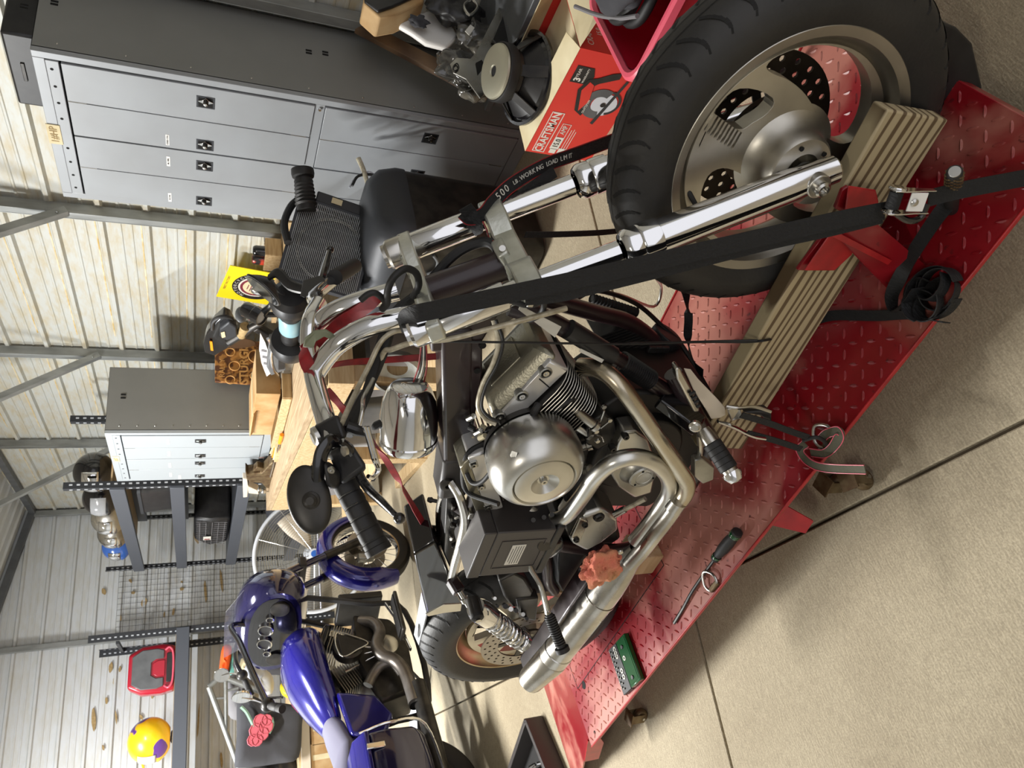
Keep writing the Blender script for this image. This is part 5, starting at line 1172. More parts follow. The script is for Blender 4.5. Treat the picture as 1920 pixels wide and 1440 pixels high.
# red strap on the handlebar
s4 = lthing('red_strap', 'dark red strap knotted round the handlebar and pulled back to the seat rail', 'strap')
strap(s4, [(706, 556, .03), (690, 572, .01), (668, 588, -.01), (640, 605, -.02), (612, 630, -.02), (585, 645, .0), (568, 660, .02)], .024, 'red')
strap(s4, [(566, 655, .02), (572, 672, .045), (580, 690, .055), (590, 700, .06)], .026, 'red')
strap(s4, [(600, 690, .03), (650, 680, -.02), (720, 675, -.05), (820, 668, -.02)], .014, 'red')
strap(s4, [(612, 730, .04), (640, 762, .05), (672, 800, .06), (705, 835, .05), (735, 880, .03), (755, 915, .01), (775, 950, -.02), (795, 985, -.04), (803, 1012, -.05)], .015, 'red', wd=[V((.6, .2, .6)), V((.6, .2, .6)), V((.6, .2, .6)), V((.8, .1, .5)), V((.3, 0, 1)), V((.9, .1, .4)), V((1, 0, .3)), V((1, 0, .2)), V((1, 0, .1))])
MB().tube([b(796, 1012, -.05), b(800, 1020, -.04), b(815, 1018, -.03), b(835, 1018, -.02)], .0042, 8, 3).build('strap_hook', 'rubber', s4)
MB().tube([b(588, 628, 0), b(600, 620, .01), b(620, 622, .02), b(628, 632, .03)], [.012, .016, .016, .012], 10, 4, flat=.35).build('leather_tab', 'olive', s4) if 'olive' in M else None
M['olive'] = mat('olive_leather', (120, 124, 100), .6)
mb = MB(); mb.prism([b(568, 652, .03), b(572, 636, .03), b(590, 622, .03), b(612, 620, .04), b(628, 630, .04), b(626, 640, .04), b(608, 632, .04), b(592, 642, .04), b(588, 654, .04)], (0, .006, 0)); mb.build('leather_tab', 'olive', s4, bevel=.002)
h2 = lthing('coated_hook', 'black S hook looped over the top fork clamp', 'hook')
MB().tube([b(676, 563, .05), b(690, 552, .05), b(705, 550, .05), b(722, 566, .05), b(716, 580, .05)], .0055, 12, 5).build('hook_rod', 'rubber', h2)
MB().tube([b(716, 580, .05), b(726, 568, .055), b(727, 545, .06), b(738, 520, .06), b(760, 504, .05), b(780, 512, .04), b(785, 535, .03), b(774, 558, .03)], .0062, 12, 5).build('hook_rod', 'rubber', h2)
# small cam ratchet at the brake pedal with its olive and pink webbing
s5 = lthing('small_ratchet', 'small chrome ratchet and olive webbing hooked to the deck ring', 'ratchet')
q0, q1 = b(1362, 790, .20), b(1448, 790, .225); d = (q1-q0).normalized()
MB().prism([b(1365, 768, .20), b(1388, 765, .20), b(1394, 785, .21), b(1372, 790, .20)], (0, .012, 0)).build('ratchet_body', 'chrome_dull', s5, bevel=.002)
MB().tube([b(1346, 790, .20), b(1375, 800, .21), b(1398, 812, .22), b(1415, 818, .225), b(1435, 822, .23)], [.0055, .008, .006, .0075, .0055], 8, 4, flat=.5).build('ratchet_handle', 'chrome', s5)
MB().tube([b(1362, 762, .19), b(1385, 765, .20), b(1415, 763, .20), b(1445, 772, .21)], .004, 8, 3).build('ratchet_frame', 'chrome_dull', s5)
MB().prism([b(1395, 775, .205), b(1425, 780, .21), b(1448, 796, .215), b(1448, 776, .215), b(1440, 770, .21)], (0, .02, 0)).build('ratchet_cover', 'black', s5, bevel=.004)
strap(s5, [(1390, 778, .215), (1440, 793, .225), (1480, 808, .235), (1515, 820, .245)], .014, 'strap'); strap(s5, [(1400, 812, .22), (1450, 825, .23), (1502, 842, .245)], .014, 'strap')
MB().tube([b(1505, 826, .24), b(1530, 820, .25), b(1546, 828, .255), b(1550, 840, .255), b(1542, 846, .255)], .0045, 10, 4).build('hook_rod', 'rubber', s5)
M['olivestrap'] = mat('olive_webbing', (84, 82, 66), .8, 0, bump=.3, bscale=200)
P5 = [bz(1510, 832, DZ+.03), bz(1500, 842, DZ+.026), bz(1508, 858, DZ+.022), bz(1528, 872, DZ+.03), bz(1560, 878, DZ+.03), bz(1622, 880, DZ+.02)]
P6 = [bz(1520, 848, DZ+.012), bz(1545, 850, DZ+.014), bz(1562, 838, DZ+.022), bz(1574, 818, DZ+.028), bz(1572, 808, DZ+.03), bz(1552, 812, DZ+.03), bz(1540, 822, DZ+.026)]
for PP in (P5, P6):
    wd = []
    for i, p in enumerate(PP):
        t = (PP[min(i+1, len(PP)-1)]-PP[max(i-1, 0)]).normalized(); wd.append(t.cross(V((.1, -.45, .85))).normalized())
    strap(s5, PP, .018, 'olivestrap', wd=wd)
    for e in (-1, 1): strap(s5, [p+w_*(.009*e)+V((0, -.0006, .001)) for p, w_ in zip(PP, wd)], .0014, 'pinkedge', 'edge_stripe', wd=wd, th=.003)
# ================================================================== LOCKERS
def locker(root, x0, y0, z0, wd, dp, ht, tiers, face, top_off=0, light='locker', side='lockershade', labels=None):
    # doors face -x; (x0,y0,z0) is the near front lower corner; the row of four narrow doors runs along +y
    x1 = x0+dp; T = .0012
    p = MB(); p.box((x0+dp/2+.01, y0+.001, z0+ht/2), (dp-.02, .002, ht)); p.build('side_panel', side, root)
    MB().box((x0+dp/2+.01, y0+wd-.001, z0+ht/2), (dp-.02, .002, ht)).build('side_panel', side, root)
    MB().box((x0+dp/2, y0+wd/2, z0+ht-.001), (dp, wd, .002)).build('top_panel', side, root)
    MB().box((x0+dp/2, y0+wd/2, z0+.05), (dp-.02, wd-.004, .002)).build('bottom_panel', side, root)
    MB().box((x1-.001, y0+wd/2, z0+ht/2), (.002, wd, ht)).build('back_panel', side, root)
    MB().box((x0+.05, y0+wd/2, z0+ht/2), (.002, wd-.01, ht-.02)).build('inner_panel', 'slot', root)
    mb = MB(); fw_ = .03
    mb.box((x0+.012, y0+fw_/2-.0, z0+ht/2), (.028, fw_, ht)); mb.build('frame_post', light, root, bevel=.002)
    MB().box((x0+.012, y0+wd-fw_*.6, z0+ht/2), (.028, fw_*1.2, ht)).build('frame_post', light, root, bevel=.002)
    MB().box((x0+.012, y0+wd/2, z0+ht-.02), (.028, wd-.06, .04)).build('frame_rail', light, root, bevel=.002)
    rl = MB().box((x0+.008, y0+wd/2, z0+ht-.062), (.022, wd-.07, .044)).build('hinge_rail', light, root, bevel=.002)
    for k in range(9):
        if k == 4: continue
        MB().cyl((x0-.0036, y0+.075+k*(wd-.15)/8, z0+ht-.058), (x0-.0026, y0+.075+k*(wd-.15)/8, z0+ht-.058), .006, n=12).build('rail_hole', 'slot', rl)
    MB().box((x0+.012, y0+wd/2, z0+.03), (.028, wd-.06, .06)).build('frame_rail', light, root, bevel=.002)
    th = (ht-.08-.065)/tiers; dw = (wd-.075)/4
    for t in range(tiers):
        zb = z0+.065+t*th; zt = zb+th-(.045 if t < tiers-1 else .012)
        if t: MB().box((x0+.010, y0+wd/2, zb-.022), (.022, wd-.06, .042)).build('middle_rail', light, root, bevel=.002); MB().lathe([(0, .010), (.006, .010), (.008, .006), (.008, 0)], (x0-.001, y0+.052, zb-.022), (-1, 0, 0), 14).build('rail_lock', 'chrome', root)
        for k in range(4):
            gy = .003 if k != 2 else .012
            ya = y0+.036+k*dw+(0 if k < 2 else .004); yb = ya+dw-.004
            dr = MB().box((x0-.001, (ya+yb)/2, (zb+zt)/2), (.014, yb-ya, zt-zb)).build('door', light, root, bevel=.0015)
            yc = ya+(yb-ya)*(.26 if k % 2 else .74) if 0 else (ya+(yb-ya)*(.42 if k % 2 == 0 else .74))
            zc = zb+(zt-zb)*.46
            MB().box((x0-.0085, yc, zc), (.002, .062, .070)).build('latch_plate', 'darkplate', dr, bevel=.001)
            MB().box((x0-.0092, yc+(.0), zc+.0), (.001, .050, .055)).build('latch_recess', 'slot', dr)
            mb = MB(); pts = [(.0, .034), (.012, .013), (.026, 0), (.012, -.013), (0, -.034), (-.012, -.013), (-.026, 0), (-.012, .013)]
            mb.plate([(q[0]*.75, q[1]*.85) for q in smooth2(pts, 3)], [], .003, (x0-.011, yc-.006, zc), (0, -1, 0), (0, 0, 1)); mb.build('latch_escutcheon', 'chrome', dr, bevel=.0008)
            MB().lathe([(.011, 0), (.011, .014), (.009, .016), (.006, .017), (0, .015)], (x0-.012, yc-.006, zc), (-1, 0, 0), 16).build('latch_knob', 'blackmetal', dr)
            MB().lathe([(.0065, 0), (.007, .004), (.005, .005), (0, .0045)], (x0-.027, yc-.006, zc), (-1, 0, 0), 14).build('key_cylinder', 'chrome', dr)
            for zz in (zt-.03, zb+.05):
                if k % 2 == 0: MB().cyl((x0-.007, yb+.002, zz-.035), (x0-.007, yb+.002, zz+.03), .0028, n=8).build('hinge_pin', 'steel', dr)
            if labels and (t, k) in labels:
                lz = zb+(zt-zb)*(.62); lb_ = MB().box((x0-.0086, yc-.0, lz), (.0008, .062, .014)).build('name_label', 'white', dr, smooth=0)
                text(labels[(t, k)], 'lettering', 'black', lb_, (x0-.0094, yc, lz), (0, -1, 0), (0, 0, 1), .009)
    # rivets on the near side
    for k in range(9): MB().ball((x0+.05, y0-.001, z0+.12+k*(ht-.2)/8), (.004, .002, .004), 8, 5).build('rivet', 'steel', root)
    return root
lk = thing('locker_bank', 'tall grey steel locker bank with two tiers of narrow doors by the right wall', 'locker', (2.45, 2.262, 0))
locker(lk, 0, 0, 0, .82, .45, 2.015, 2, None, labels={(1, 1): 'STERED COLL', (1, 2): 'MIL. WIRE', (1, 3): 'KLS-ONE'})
pn = MB(); [pn.box((z_x, -.002, z_z), (.012, .003, .030)) for z_x, z_z in ()]
for (px, py) in ((610, 100), (579, 97), (102, 5), (45, 12)):
    p = RY(px, py, 2.261); 
    if p.x < 2.9:
        for q in (-.008, .008): MB().box((p.x-2.45+q, -.001, p.z), (.010, .003, .026)).build('side_slot', 'slot', lk, bevel=.002)
# masking tape on its top edge
tp = MB().box((-.004, .42, 1.995), (.004, .11, .05)).build('masking_tape', 'cream', lk, bevel=.001); text('1#HP', 'lettering', 'brown', tp, (-.0068, .42, 1.995), (0, -1, 0), (0, 0, 1), .04)
stk = MB().box((-.0045, .50, 1.045), (.002, .07, .034)).build('maker_sticker', 'label', lk); MB().box((-.006, .475, 1.045), (.001, .012, .022)).build('sticker_mark', 'red', stk)
# dark case stored on top
tc_c = thing('storage_case', 'dark case stored on top of the tall locker bank', 'case', (2.62, 2.35, 2.02))
MB().box((.1, .17, .06), (.24, .36, .12)).build('case_body', 'black', tc_c, bevel=.01)
MB().box((-.022, .17, .07), (.006, .09, .014)).build('case_handle', 'blackmetal', tc_c, bevel=.002)
lk2 = thing('locker_cabinet', 'pale grey locker cabinet with four narrow doors standing on the workbench', 'locker', (2.0, 4.82, .955))
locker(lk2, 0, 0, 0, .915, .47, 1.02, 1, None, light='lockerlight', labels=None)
for k, dy in enumerate((.13, .35, .58, .78, .84)):
    if k < 5: MB().box((-.0095, dy, .66 if k < 4 else .60), (.0008, .085 if k < 4 else .08, .016)).build('name_label', 'white', lk2)
stk = MB().box((-.0045, .50, .05), (.002, .08, .05)).build('maker_sticker', 'label', lk2); MB().box((-.006, .50, .05), (.001, .04, .03)).build('sticker_mark', 'darkplate', stk); MB().box((-.006, .465, .05), (.001, .008, .046)).build('sticker_stripe', 'red', stk)
tp = MB().box((-.004, .45, .99), (.003, .10, .04)).build('masking_tape', 'cream', lk2); text('#S7', 'lettering', 'brown', tp, (-.0062, .45, .99), (0, -1, 0), (0, 0, 1), .034)
for q in (-.012, .012): MB().box((.26+q, -.001, .93), (.012, .003, .03)).build('side_slot', 'slot', lk2, bevel=.002)
# old stick leaning on the locker's side
sk = thing('scrap_board', 'rough brown wood strip leaning on the tall locker side', 'board', (0, 0, 0))
a0 = RY(664, 62, 2.17); a1 = RY(830, 150, 2.10); a2 = a0+(a1-a0)*1.35; ww = (RY(690, 48, 2.17)-a0)*.8
mb = MB(); dv = V((0, -.045, 0)); mb.hexa([a2, a2+ww*1.25, a2+ww*1.25+dv*.5, a2+dv*.5, a0, a0+ww*1.1, a0+ww*1.1+dv*.5, a0+dv*.5]); mb.build('board', 'oldwood', sk, bevel=.002)
# power outlet on the wall and conduit
ot = thing('outlet_box', 'grey double outlet box on the wall beyond the lockers', 'outlet', (0, 0, 0))
p = RX(515, 453, 2.86); MB().box((2.90, p.y, p.z), (.05, .075, .12)).build('box_body', 'beamgrey', ot, bevel=.004)
o_ = MB().box((2.873, p.y, p.z), (.006, .07, .115)).build('outlet_plate', 'white', ot, bevel=.003)
for q in (-.025, .025): MB().lathe([(0, .001), (.016, .001), (.017, 0)], (2.870, p.y, p.z+q), (-1, 0, 0), 18).build('socket_face', 'palecloth', o_)
MB().cyl((2.90, p.y, p.z+.06), (2.90, p.y, p.z+.35), .010, n=10).build('conduit', 'galv', ot)
# ================================================================== FLOOR ITEMS BY THE FRONT WHEEL
bx = thing('tool_box_carton', 'open red cardboard circular saw carton on the floor by the lockers', 'box', (1.955, 1.40, 0))
BXW, BYW, BH = .33, .485, .285
M['cartonred'] = mat('carton_red', (200, 44, 40), .5, 0, col2=(206, 58, 46), scale=3)
for c_, s_, nm in (((.0, BYW/2, BH/2), (.003, BYW, BH), 'front_panel'), ((BXW, BYW/2, BH/2), (.003, BYW, BH), 'back_panel'), ((BXW/2, 0, BH/2), (BXW, .003, BH), 'side_panel'), ((BXW/2, BYW, BH/2), (BXW, .003, BH), 'side_panel'), ((BXW/2, BYW/2, .002), (BXW, BYW, .003), 'bottom_panel')):
    MB().box(c_, s_).build(nm, 'cartonred' if 'bottom' not in nm else 'cream', bx, smooth=0)
MB().box((BXW/2, BYW/2, BH-.03), (BXW-.01, BYW-.01, .004)).build('inner_flap', 'cream', bx)
mb = MB(); mb.hexa([(-.001, .0, BH), (-.001, BYW, BH), (-.004, BYW, BH), (-.004, 0, BH), (.09, .02, BH+.02), (.10, BYW-.02, BH+.012), (.10, BYW-.02, BH+.015), (.09, .02, BH+.023)]); mb.build('top_flap', 'cream', bx)
mb = MB(); mb.hexa([(0, -.001, BH), (BXW, -.001, BH), (BXW, -.004, BH), (0, -.004, BH), (.02, -.09, BH-.02), (BXW-.02, -.08, BH-.03), (BXW-.02, -.082, BH-.032), (.02, -.092, BH-.022)]); mb.build('top_flap', 'cream', bx)
mb = MB(); mb.hexa([(BXW, 0, BH), (BXW, BYW, BH), (BXW+.003, BYW, BH), (BXW+.003, 0, BH), (BXW-.06, .02, BH+.07), (BXW-.05, BYW-.02, BH+.07), (BXW-.048, BYW-.02, BH+.072), (BXW-.058, .02, BH+.072)]); mb.build('top_flap', 'cream', bx)
nx = (0, -1, 0); nz = (0, 0, 1)
def frame_rect(cy, cz, w_, h_, t=.002, par=bx, m='label'):
    MB().plate([(-w_/2, -h_/2), (w_/2, -h_/2), (w_/2, h_/2), (-w_/2, h_/2)], [[(-w_/2+t, -h_/2+t), (w_/2-t, -h_/2+t), (w_/2-t, h_/2-t), (-w_/2+t, h_/2-t)]], .0006, (-.0022, cy, cz), nx, nz).build('printed_frame', m, par, smooth=0)
text('CRAFTSMAN', 'lettering', 'label', bx, (-.0022, .375, .235), nx, nz, .044, sx=.78, bold=.0008); frame_rect(.375, .235, .20, .050, .003)
text('15.0', 'lettering', 'black', bx, (-.0034, .42, .178), nx, nz, .032, sx=.8); MB().box((-.0024, .42, .178), (.0006, .062, .034)).build('printed_panel', 'label', bx, smooth=0)
text('AMP', 'lettering', 'label', bx, (-.0022, .352, .178), nx, nz, .028, sx=.8); frame_rect(.386, .178, .13, .036, .002)
for k, w_ in enumerate((.11, .12, .10)): MB().box((-.0024, .40-.0, .148-.010*k), (.0006, w_, .002)).build('printed_line', 'label', bx, smooth=0)
for k in range(3): MB().box((-.0024, .458-.0, .178-.034*k), (.0008, .030, .026)).build('printed_panel', 'label', bx, smooth=0)
MB().prism([V((-.0022, .10+q[0], .225+q[1])) for q in ((-.035, -.03), (0, -.045), (.035, -.03), (.035, .035), (-.035, .035))], (-.0008, 0, 0)).build('warranty_badge', 'black', bx, smooth=0)
text('3', 'lettering', 'label', bx, (-.0034, .120, .236), nx, nz, .036, bold=.001); text('YEAR', 'lettering', 'label', bx, (-.0034, .093, .242), nx, nz, .016); text('WARRANTY', 'lettering', 'label', bx, (-.0034, .10, .212), nx, nz, .011)
# printed picture of a circular saw, flat on the panel
def printed(poly, m, d=.0026): MB().prism([V((-d, y, z)) for y, z in poly], (-.0004, 0, 0)).build('printed_picture', m, bx, smooth=0)
def ringp(cy, cz, r0, r1, a0, a1, m, d):
    n = 20; printed([(cy+r0*math.cos(a0+(a1-a0)*k/n), cz+r0*math.sin(a0+(a1-a0)*k/n)) for k in range(n+1)]+[(cy+r1*math.cos(a1-(a1-a0)*k/n), cz+r1*math.sin(a1-(a1-a0)*k/n)) for k in range(n+1)], m, d)
ringp(.205, .105, .034, .068, -.3, 3.6, 'beamgrey', .0030); ringp(.205, .085, .0, .05, 0, 6.28, 'palecloth', .0026); ringp(.195, .08, .045, .055, 3.2, 6.0, 'darkplate', .0034)
printed([(.30, .085), (.09, .045), (.085, .055), (.295, .098)], 'darkplate', .0038)
printed([(.25, .17), (.16, .20), (.12, .185), (.13, .165), (.20, .15)], 'cartonred', .0042); printed([(.27, .150), (.25, .185), (.16, .215), (.11, .195), (.10, .165), (.07, .12), (.06, .09), (.085, .085), (.12, .15), (.16, .19), (.23, .165), (.25, .145)], 'black', .0036)
ringp(.205, .09, 0, .010, 0, 6.28, 'black', .0042); text('CRAFTSMAN', 'lettering', 'label', bx, (-.0048, .225, .150), nx, nz, .012, sx=.9)
text('CRAFTSMAN', 'lettering', 'label', bx, (.10, -.0022, .235), (1, 0, 0), nz, .034, sx=.78); text('15.0', 'lettering', 'label', bx, (.10, -.0022, .19), (1, 0, 0), nz, .028, sx=.8)
M['backplate'] = mat('zinc_plate', (176, 172, 152), .42, .7)
# loudspeaker lying cone-down on the box
sp = thing('loudspeaker', 'round loudspeaker driver resting magnet up on the open red carton', 'speaker', (0, 0, 0))
KS = 1.42; ctr = RZ(990, 148, .32); ax_ = (RZ(930, 142, .47)-ctr).normalized(); ax_ = V((-.13, -.13, 1)).normalized()
MB().lathe([(r_*KS, h_*KS) for r_, h_ in [(.112, 0), (.118, .002), (.118, .010), (.110, .012), (.104, .008), (.098, .014)]], ctr, ax_, 56).build('speaker_rim', 'blackgloss', sp)
MB().lathe([(r_*KS, h_*KS) for r_, h_ in [(.0, .004), (.100, .004), (.098, .014), (.055, .052), (.0, .052)]], ctr, ax_, 48).build('cone', 'black', sp)
for k in range(6):
    a = 2*PI*k/6+.4; x_, y_, z_ = frame_of(ax_); d1 = x_*math.cos(a)+y_*math.sin(a); MB().bar(ctr+d1*.108*KS+ax_*.010*KS, ctr+d1*.060*KS+ax_*.066*KS, .040, .005).build('basket_arm', 'blackmetal', sp, bevel=.001)
MB().lathe([(r_*KS, h_*KS) for r_, h_ in [(0, .052), (.062, .052), (.066, .056), (.066, .070), (0, .070)]], ctr, ax_, 48).build('top_plate', 'blackmetal', sp)
MB().lathe([(r_*KS, h_*KS) for r_, h_ in [(.0, .070), (.072, .070), (.073, .073), (.073, .094), (.071, .097), (0, .097)]], ctr, ax_, 56).build('magnet', 'rubber', sp)
MB().lathe([(r_*KS, h_*KS) for r_, h_ in [(.0125, .094), (.0125, .104), (.015, .108), (.058, .108), (.066, .104), (.068, .099), (.067, .096)]], ctr, ax_, 56).build('back_plate', 'backplate', sp)
MB().lathe([(r_*KS, h_*KS) for r_, h_ in [(0, .105), (.0125, .105)]], ctr, ax_, 24).build('vent_hole', 'slot', sp)
# red plastic bin with a pale pink rim
bn = thing('red_bin', 'red plastic bin with pink rounded rim beside the front wheel', 'bin', (0, 0, 0))
K = RZ(1178, 158, .40); E1 = RZ(1112, 25, .40); E2 = RZ(1300, 8, .40)
u_ = (E1-K).normalized(); v_ = (E2-K); v_ = (v_-u_*v_.dot(u_)).normalized(); 
LU, LV = .42, .34; rr = .06
def rrect(z, sh, r):
    out = []; cs_ = [(r+sh, r+sh, PI), (LU-r-sh, r+sh, 1.5*PI), (LU-r-sh, LV-r-sh, 0), (r+sh, LV-r-sh, .5*PI)]
    for cx, cy, a0 in cs_:
        for k in range(7): a = a0+PI/2*k/6; out.append(K+u_*(cx+r*math.cos(a))+v_*(cy+r*math.sin(a))+V((0, 0, z-.40)))
    return out
MB().loft([rrect(.0, .05, rr*.7), rrect(.385, .004, rr)], cap=False).build('bin_wall', 'redplastic', bn)
MB().loft([rrect(.012, .056, rr*.7), rrect(.385, .012, rr)], cap=False).build('bin_inside', 'redplastic', bn)
MB().prism(rrect(.004, .054, rr*.7), (0, 0, .006)).build('bin_floor', 'redplastic', bn)
MB().loft([rrect(.372, -.012, rr*1.1), rrect(.392, -.012, rr*1.1), rrect(.398, -.006, rr*1.1), rrect(.398, .004, rr), rrect(.388, .010, rr), rrect(.372, .008, rr), rrect(.372, -.012, rr*1.1)], cap=False).build('bin_rim', 'pinkedge', bn)
# dark parts piled in and behind the bin
hp = thing('rubber_hose', 'black rubber hose coiled in the red bin', 'hose', (0, 0, 0))
cpt = K+u_*.22+v_*.16+V((0, 0, -.02)); P = [cpt+V((.09*math.cos(a), .10*math.sin(a), .006*k-.03)) for k, a in enumerate([.9*q for q in range(16)])]
MB().tube(P, .016, 12, 4).build('hose_coil', 'rubber', hp)
bg = thing('cloth_bag', 'dark woven bag hanging over the red bin edge', 'bag', (0, 0, 0))
def lump(par, name, m, c, r, seed, amp=.35, n1=36, n2=22, sm=60):
    vs = []; fs = []; c = V(c)
    for i in range(n2+1):
        ph = PI*i/n2
        for k in range(n1):
            a = 2*PI*k/n1; d = V((math.sin(ph)*math.cos(a), math.sin(ph)*math.sin(a), math.cos(ph)))
            q = mnoise.noise(d*1.4+V((seed, 1, 2)))+.5*mnoise.noise(d*3.1+V((seed, 4, 2))); e = 1+amp*q
            vs.append(c+V((d.x*r[0], d.y*r[1], d.z*r[2]))*e)
    for i in range(n2):
        for k in range(n1): l = (k+1) % n1; fs.append((i*n1+k, (i+1)*n1+k, (i+1)*n1+l, i*n1+l))
    mb = MB(); mb.add(vs, fs); return mb.build(name, m, par, smooth=sm)
lump(bg, 'bag_body', 'cloth', RZ(1165, -60, .46), (.12, .09, .06), 3, .25)
mb = MB(); mb.tube([RZ(1078, 12, .45), RZ(1120, 28, .42), RZ(1160, 34, .42), RZ(1195, 30, .44)], .006, 8, 4); mb.build('bag_hem', 'greycloth', bg)
# wrapped chrome bracket parts standing behind the carton
def q8(x, y, Y_=1.80): return RY(x, y, Y_)
br = thing('bracket_plate', 'polished metal bracket with black pad standing behind the loudspeaker', 'bracket', (0, 0, 0))
pts = [(844, 120), (856, 108), (882, 110), (893, 98), (912, 60), (935, 15), (958, -10), (992, 5), (985, 40), (960, 75), (925, 100), (906, 178), (900, 184), (874, 148), (850, 136)]
mb = MB(); mb.prism([q8(x, y) for x, y in pts], (0, .004, 0)); mb.build('plate', 'chrome_dull', br, bevel=.001)
mb = MB(); mb.prism([q8(x, y, 1.785) for x, y in [(922, 74), (950, 8), (992, 15), (995, 38), (978, 74), (940, 92)]], (0, .014, 0)); mb.build('pad', 'blackgloss', br, bevel=.005)
MB().tube([q8(850, 125, 1.795), q8(857, 119, 1.795), q8(860, 128, 1.795), q8(852, 133, 1.795)], .0028, 8, 3, closed=True).build('slot_rim', 'black', br); MB().prism([q8(x, y, 1.797) for x, y in ((892, 118), (903, 112), (910, 122), (896, 140))], (0, .002, 0)).build('plate_window', 'slot', br)
wp = thing('plastic_wrap', 'crinkled dark plastic wrapped bundle beside the bracket', 'bundle', (0, 0, 0))
M['wrap'] = mat('clear_black_wrap', (58, 56, 52), .12, 0, coat=.8, col2=(120, 116, 106), scale=9, contrast=(.5, .7), bump=.8, bscale=18)
lump(wp, 'wrap_body', 'wrap', q8(858, 128, 1.90), (.085, .05, .085), 5, .45); lump(wp, 'wrap_fold', 'wrap', q8(890, 60, 1.95), (.11, .06, .10), 9, .45); lump(wp, 'wrap_fold', 'wrap', q8(890, 170, 1.92), (.05, .04, .06), 12, .5)
MB().prism([q8(x, y, 1.87) for x, y in ((872, 58), (882, 46), (890, 52), (880, 66))], (0, .002, 0)).build('paper_tag', 'label', wp)
cr_ = thing('plastic_sheet', 'crumpled white plastic sheet with dark straps above the wrapped bundle', 'sheet', (0, 0, 0))
mb = MB(); mb.prism([q8(x, y, 1.98) for x, y in ((744, 42), (756, 30), (800, 20), (845, 25), (868, 60), (838, 88), (800, 78), (775, 60))], (0, .03, 0)); mb.build('sheet_body', 'white', cr_, bevel=.01)
lump(cr_, 'strap_bundle', 'black', q8(848, 12, 1.90), (.10, .05, .11), 2, .45); lump(cr_, 'strap_bundle', 'cloth', q8(785, 40, 1.94), (.03, .02, .04), 6, .5); MB().tube([q8(870, 10, 1.84), q8(885, 0, 1.84), q8(895, 14, 1.84), q8(880, 28, 1.84)], .006, 8, 4, closed=True).build('strap_ring', 'steel', cr_)
pb = thing('paper_bag', 'tan paper bag with dark wrap at the edge above the white sheet', 'bag', (0, 0, 0))
mb = MB(); mb.prism([q8(x, y, 1.92) for x, y in ((712, 32), (748, 26), (795, 4), (800, -40), (690, -40), (682, 5))], (0, .10, 0)); mb.build('bag_body', 'cardboard', pb, bevel=.008)
MB().prism([q8(x, y, 1.905) for x, y in ((684, 0), (710, 20), (735, 12), (780, -8), (780, -40), (680, -40))], (0, .015, 0)).build('dark_wrap', 'black', pb, bevel=.006)
# shelf/table that carries the stuff by the wall
tb = thing('low_bench', 'low grey steel bench along the wall before the lockers', 'bench', (0, 0, 0))
MB().box((2.62, 1.35, .30), (.5, 1.5, .03)).build('bench_top', 'beamgrey', tb, bevel=.004)
for y in (.65, 2.05):
    for x in (2.40, 2.84): MB().box((x, y, .1425), (.04, .04, .285)).build('leg', 'beamgrey', tb)
# ================================================================== DOMED TRUNK AND CONDENSER
tk = thing('domed_trunk', 'black domed plastic trunk with recessed handle before the lockers', 'trunk', (1.98, 2.62, 0), math.radians(10))
def rr2(hx, hy, r, z):
    out = []
    for cx, cy, a0 in ((hx-r, hy-r, 0), (-hx+r, hy-r, PI/2), (-hx+r, -hy+r, PI), (hx-r, -hy+r, 1.5*PI)):
        for k in range(6): a = a0+PI/2*k/5; out.append(V((cx+r*math.cos(a), cy+r*math.sin(a), z)))
    return out
MB().loft([rr2(.19, .27, .06, .02), rr2(.215, .295, .08, .08), rr2(.225, .305, .08, .62)]).build('trunk_body', 'blackmetal', tk)
MB().loft([rr2(.23, .31, .08, .622), rr2(.232, .312, .085, .66), rr2(.222, .30, .09, .73), rr2(.19, .27, .10, .775), rr2(.13, .21, .09, .795), rr2(.06, .14, .05, .80)]).build('trunk_lid', 'rackdark', tk)
mb = MB(); mb.tube([V((-.2285, -.20, .53)), V((-.236, -.17, .505)), V((-.236, -.12, .505)), V((-.2285, -.09, .53))], .007, 8, 4); mb.build('recessed_handle', 'beamgrey', tk)
cd = thing('condenser_fan', 'black radiator unit with fan and hose standing on the domed trunk', 'radiator', (0, 0, 0))
q = [RY(565, 372, 2.50), RY(524, 515, 2.62), RY(660, 562, 2.62), RY(705, 405, 2.50)]
o_ = q[0]; ux = (q[1]-q[0]); uy = (q[3]-q[0]); W1 = ux.length; W2 = uy.length; ux.normalize(); uy = (uy-ux*uy.dot(ux)).normalized(); nn = ux.cross(uy).normalized()
if nn.dot(EYE-o_) < 0: nn = -nn
def cp(a_, b_, d_): return o_+ux*a_+uy*b_+nn*d_
for a0, b0, a1, b1 in ((0, 0, W1, 0), (0, W2, W1, W2), (0, 0, 0, W2), (W1, 0, W1, W2)): MB().bar(cp(a0, b0, -.02), cp(a1, b1, -.02), .02, .05, nn).build('frame_bar', 'rackdark', cd)
fn = MB(); nW = 42
for k in range(nW): fn.bar(cp(.0, W2*(k+.5)/nW, .004), cp(W1, W2*(k+.5)/nW, .004), .0030, .0030)
g_ = fn.build('guard_wire', 'galv', cd, smooth=0); g_['kind'] = 'stuff'
fn = MB()
for k in range(6): fn.bar(cp(W1*(k+.5)/6, 0, .0035), cp(W1*(k+.5)/6, W2, .0035), .0016, .0016)
g_ = fn.build('guard_wire', 'beamgrey', cd, smooth=0); g_['kind'] = 'stuff'
MB().bar(cp(W1/2, 0, -.065), cp(W1/2, W2, -.065), .03, W1*.94, ux if 0 else nn.cross(uy)).build('radiator_core', 'black', cd)
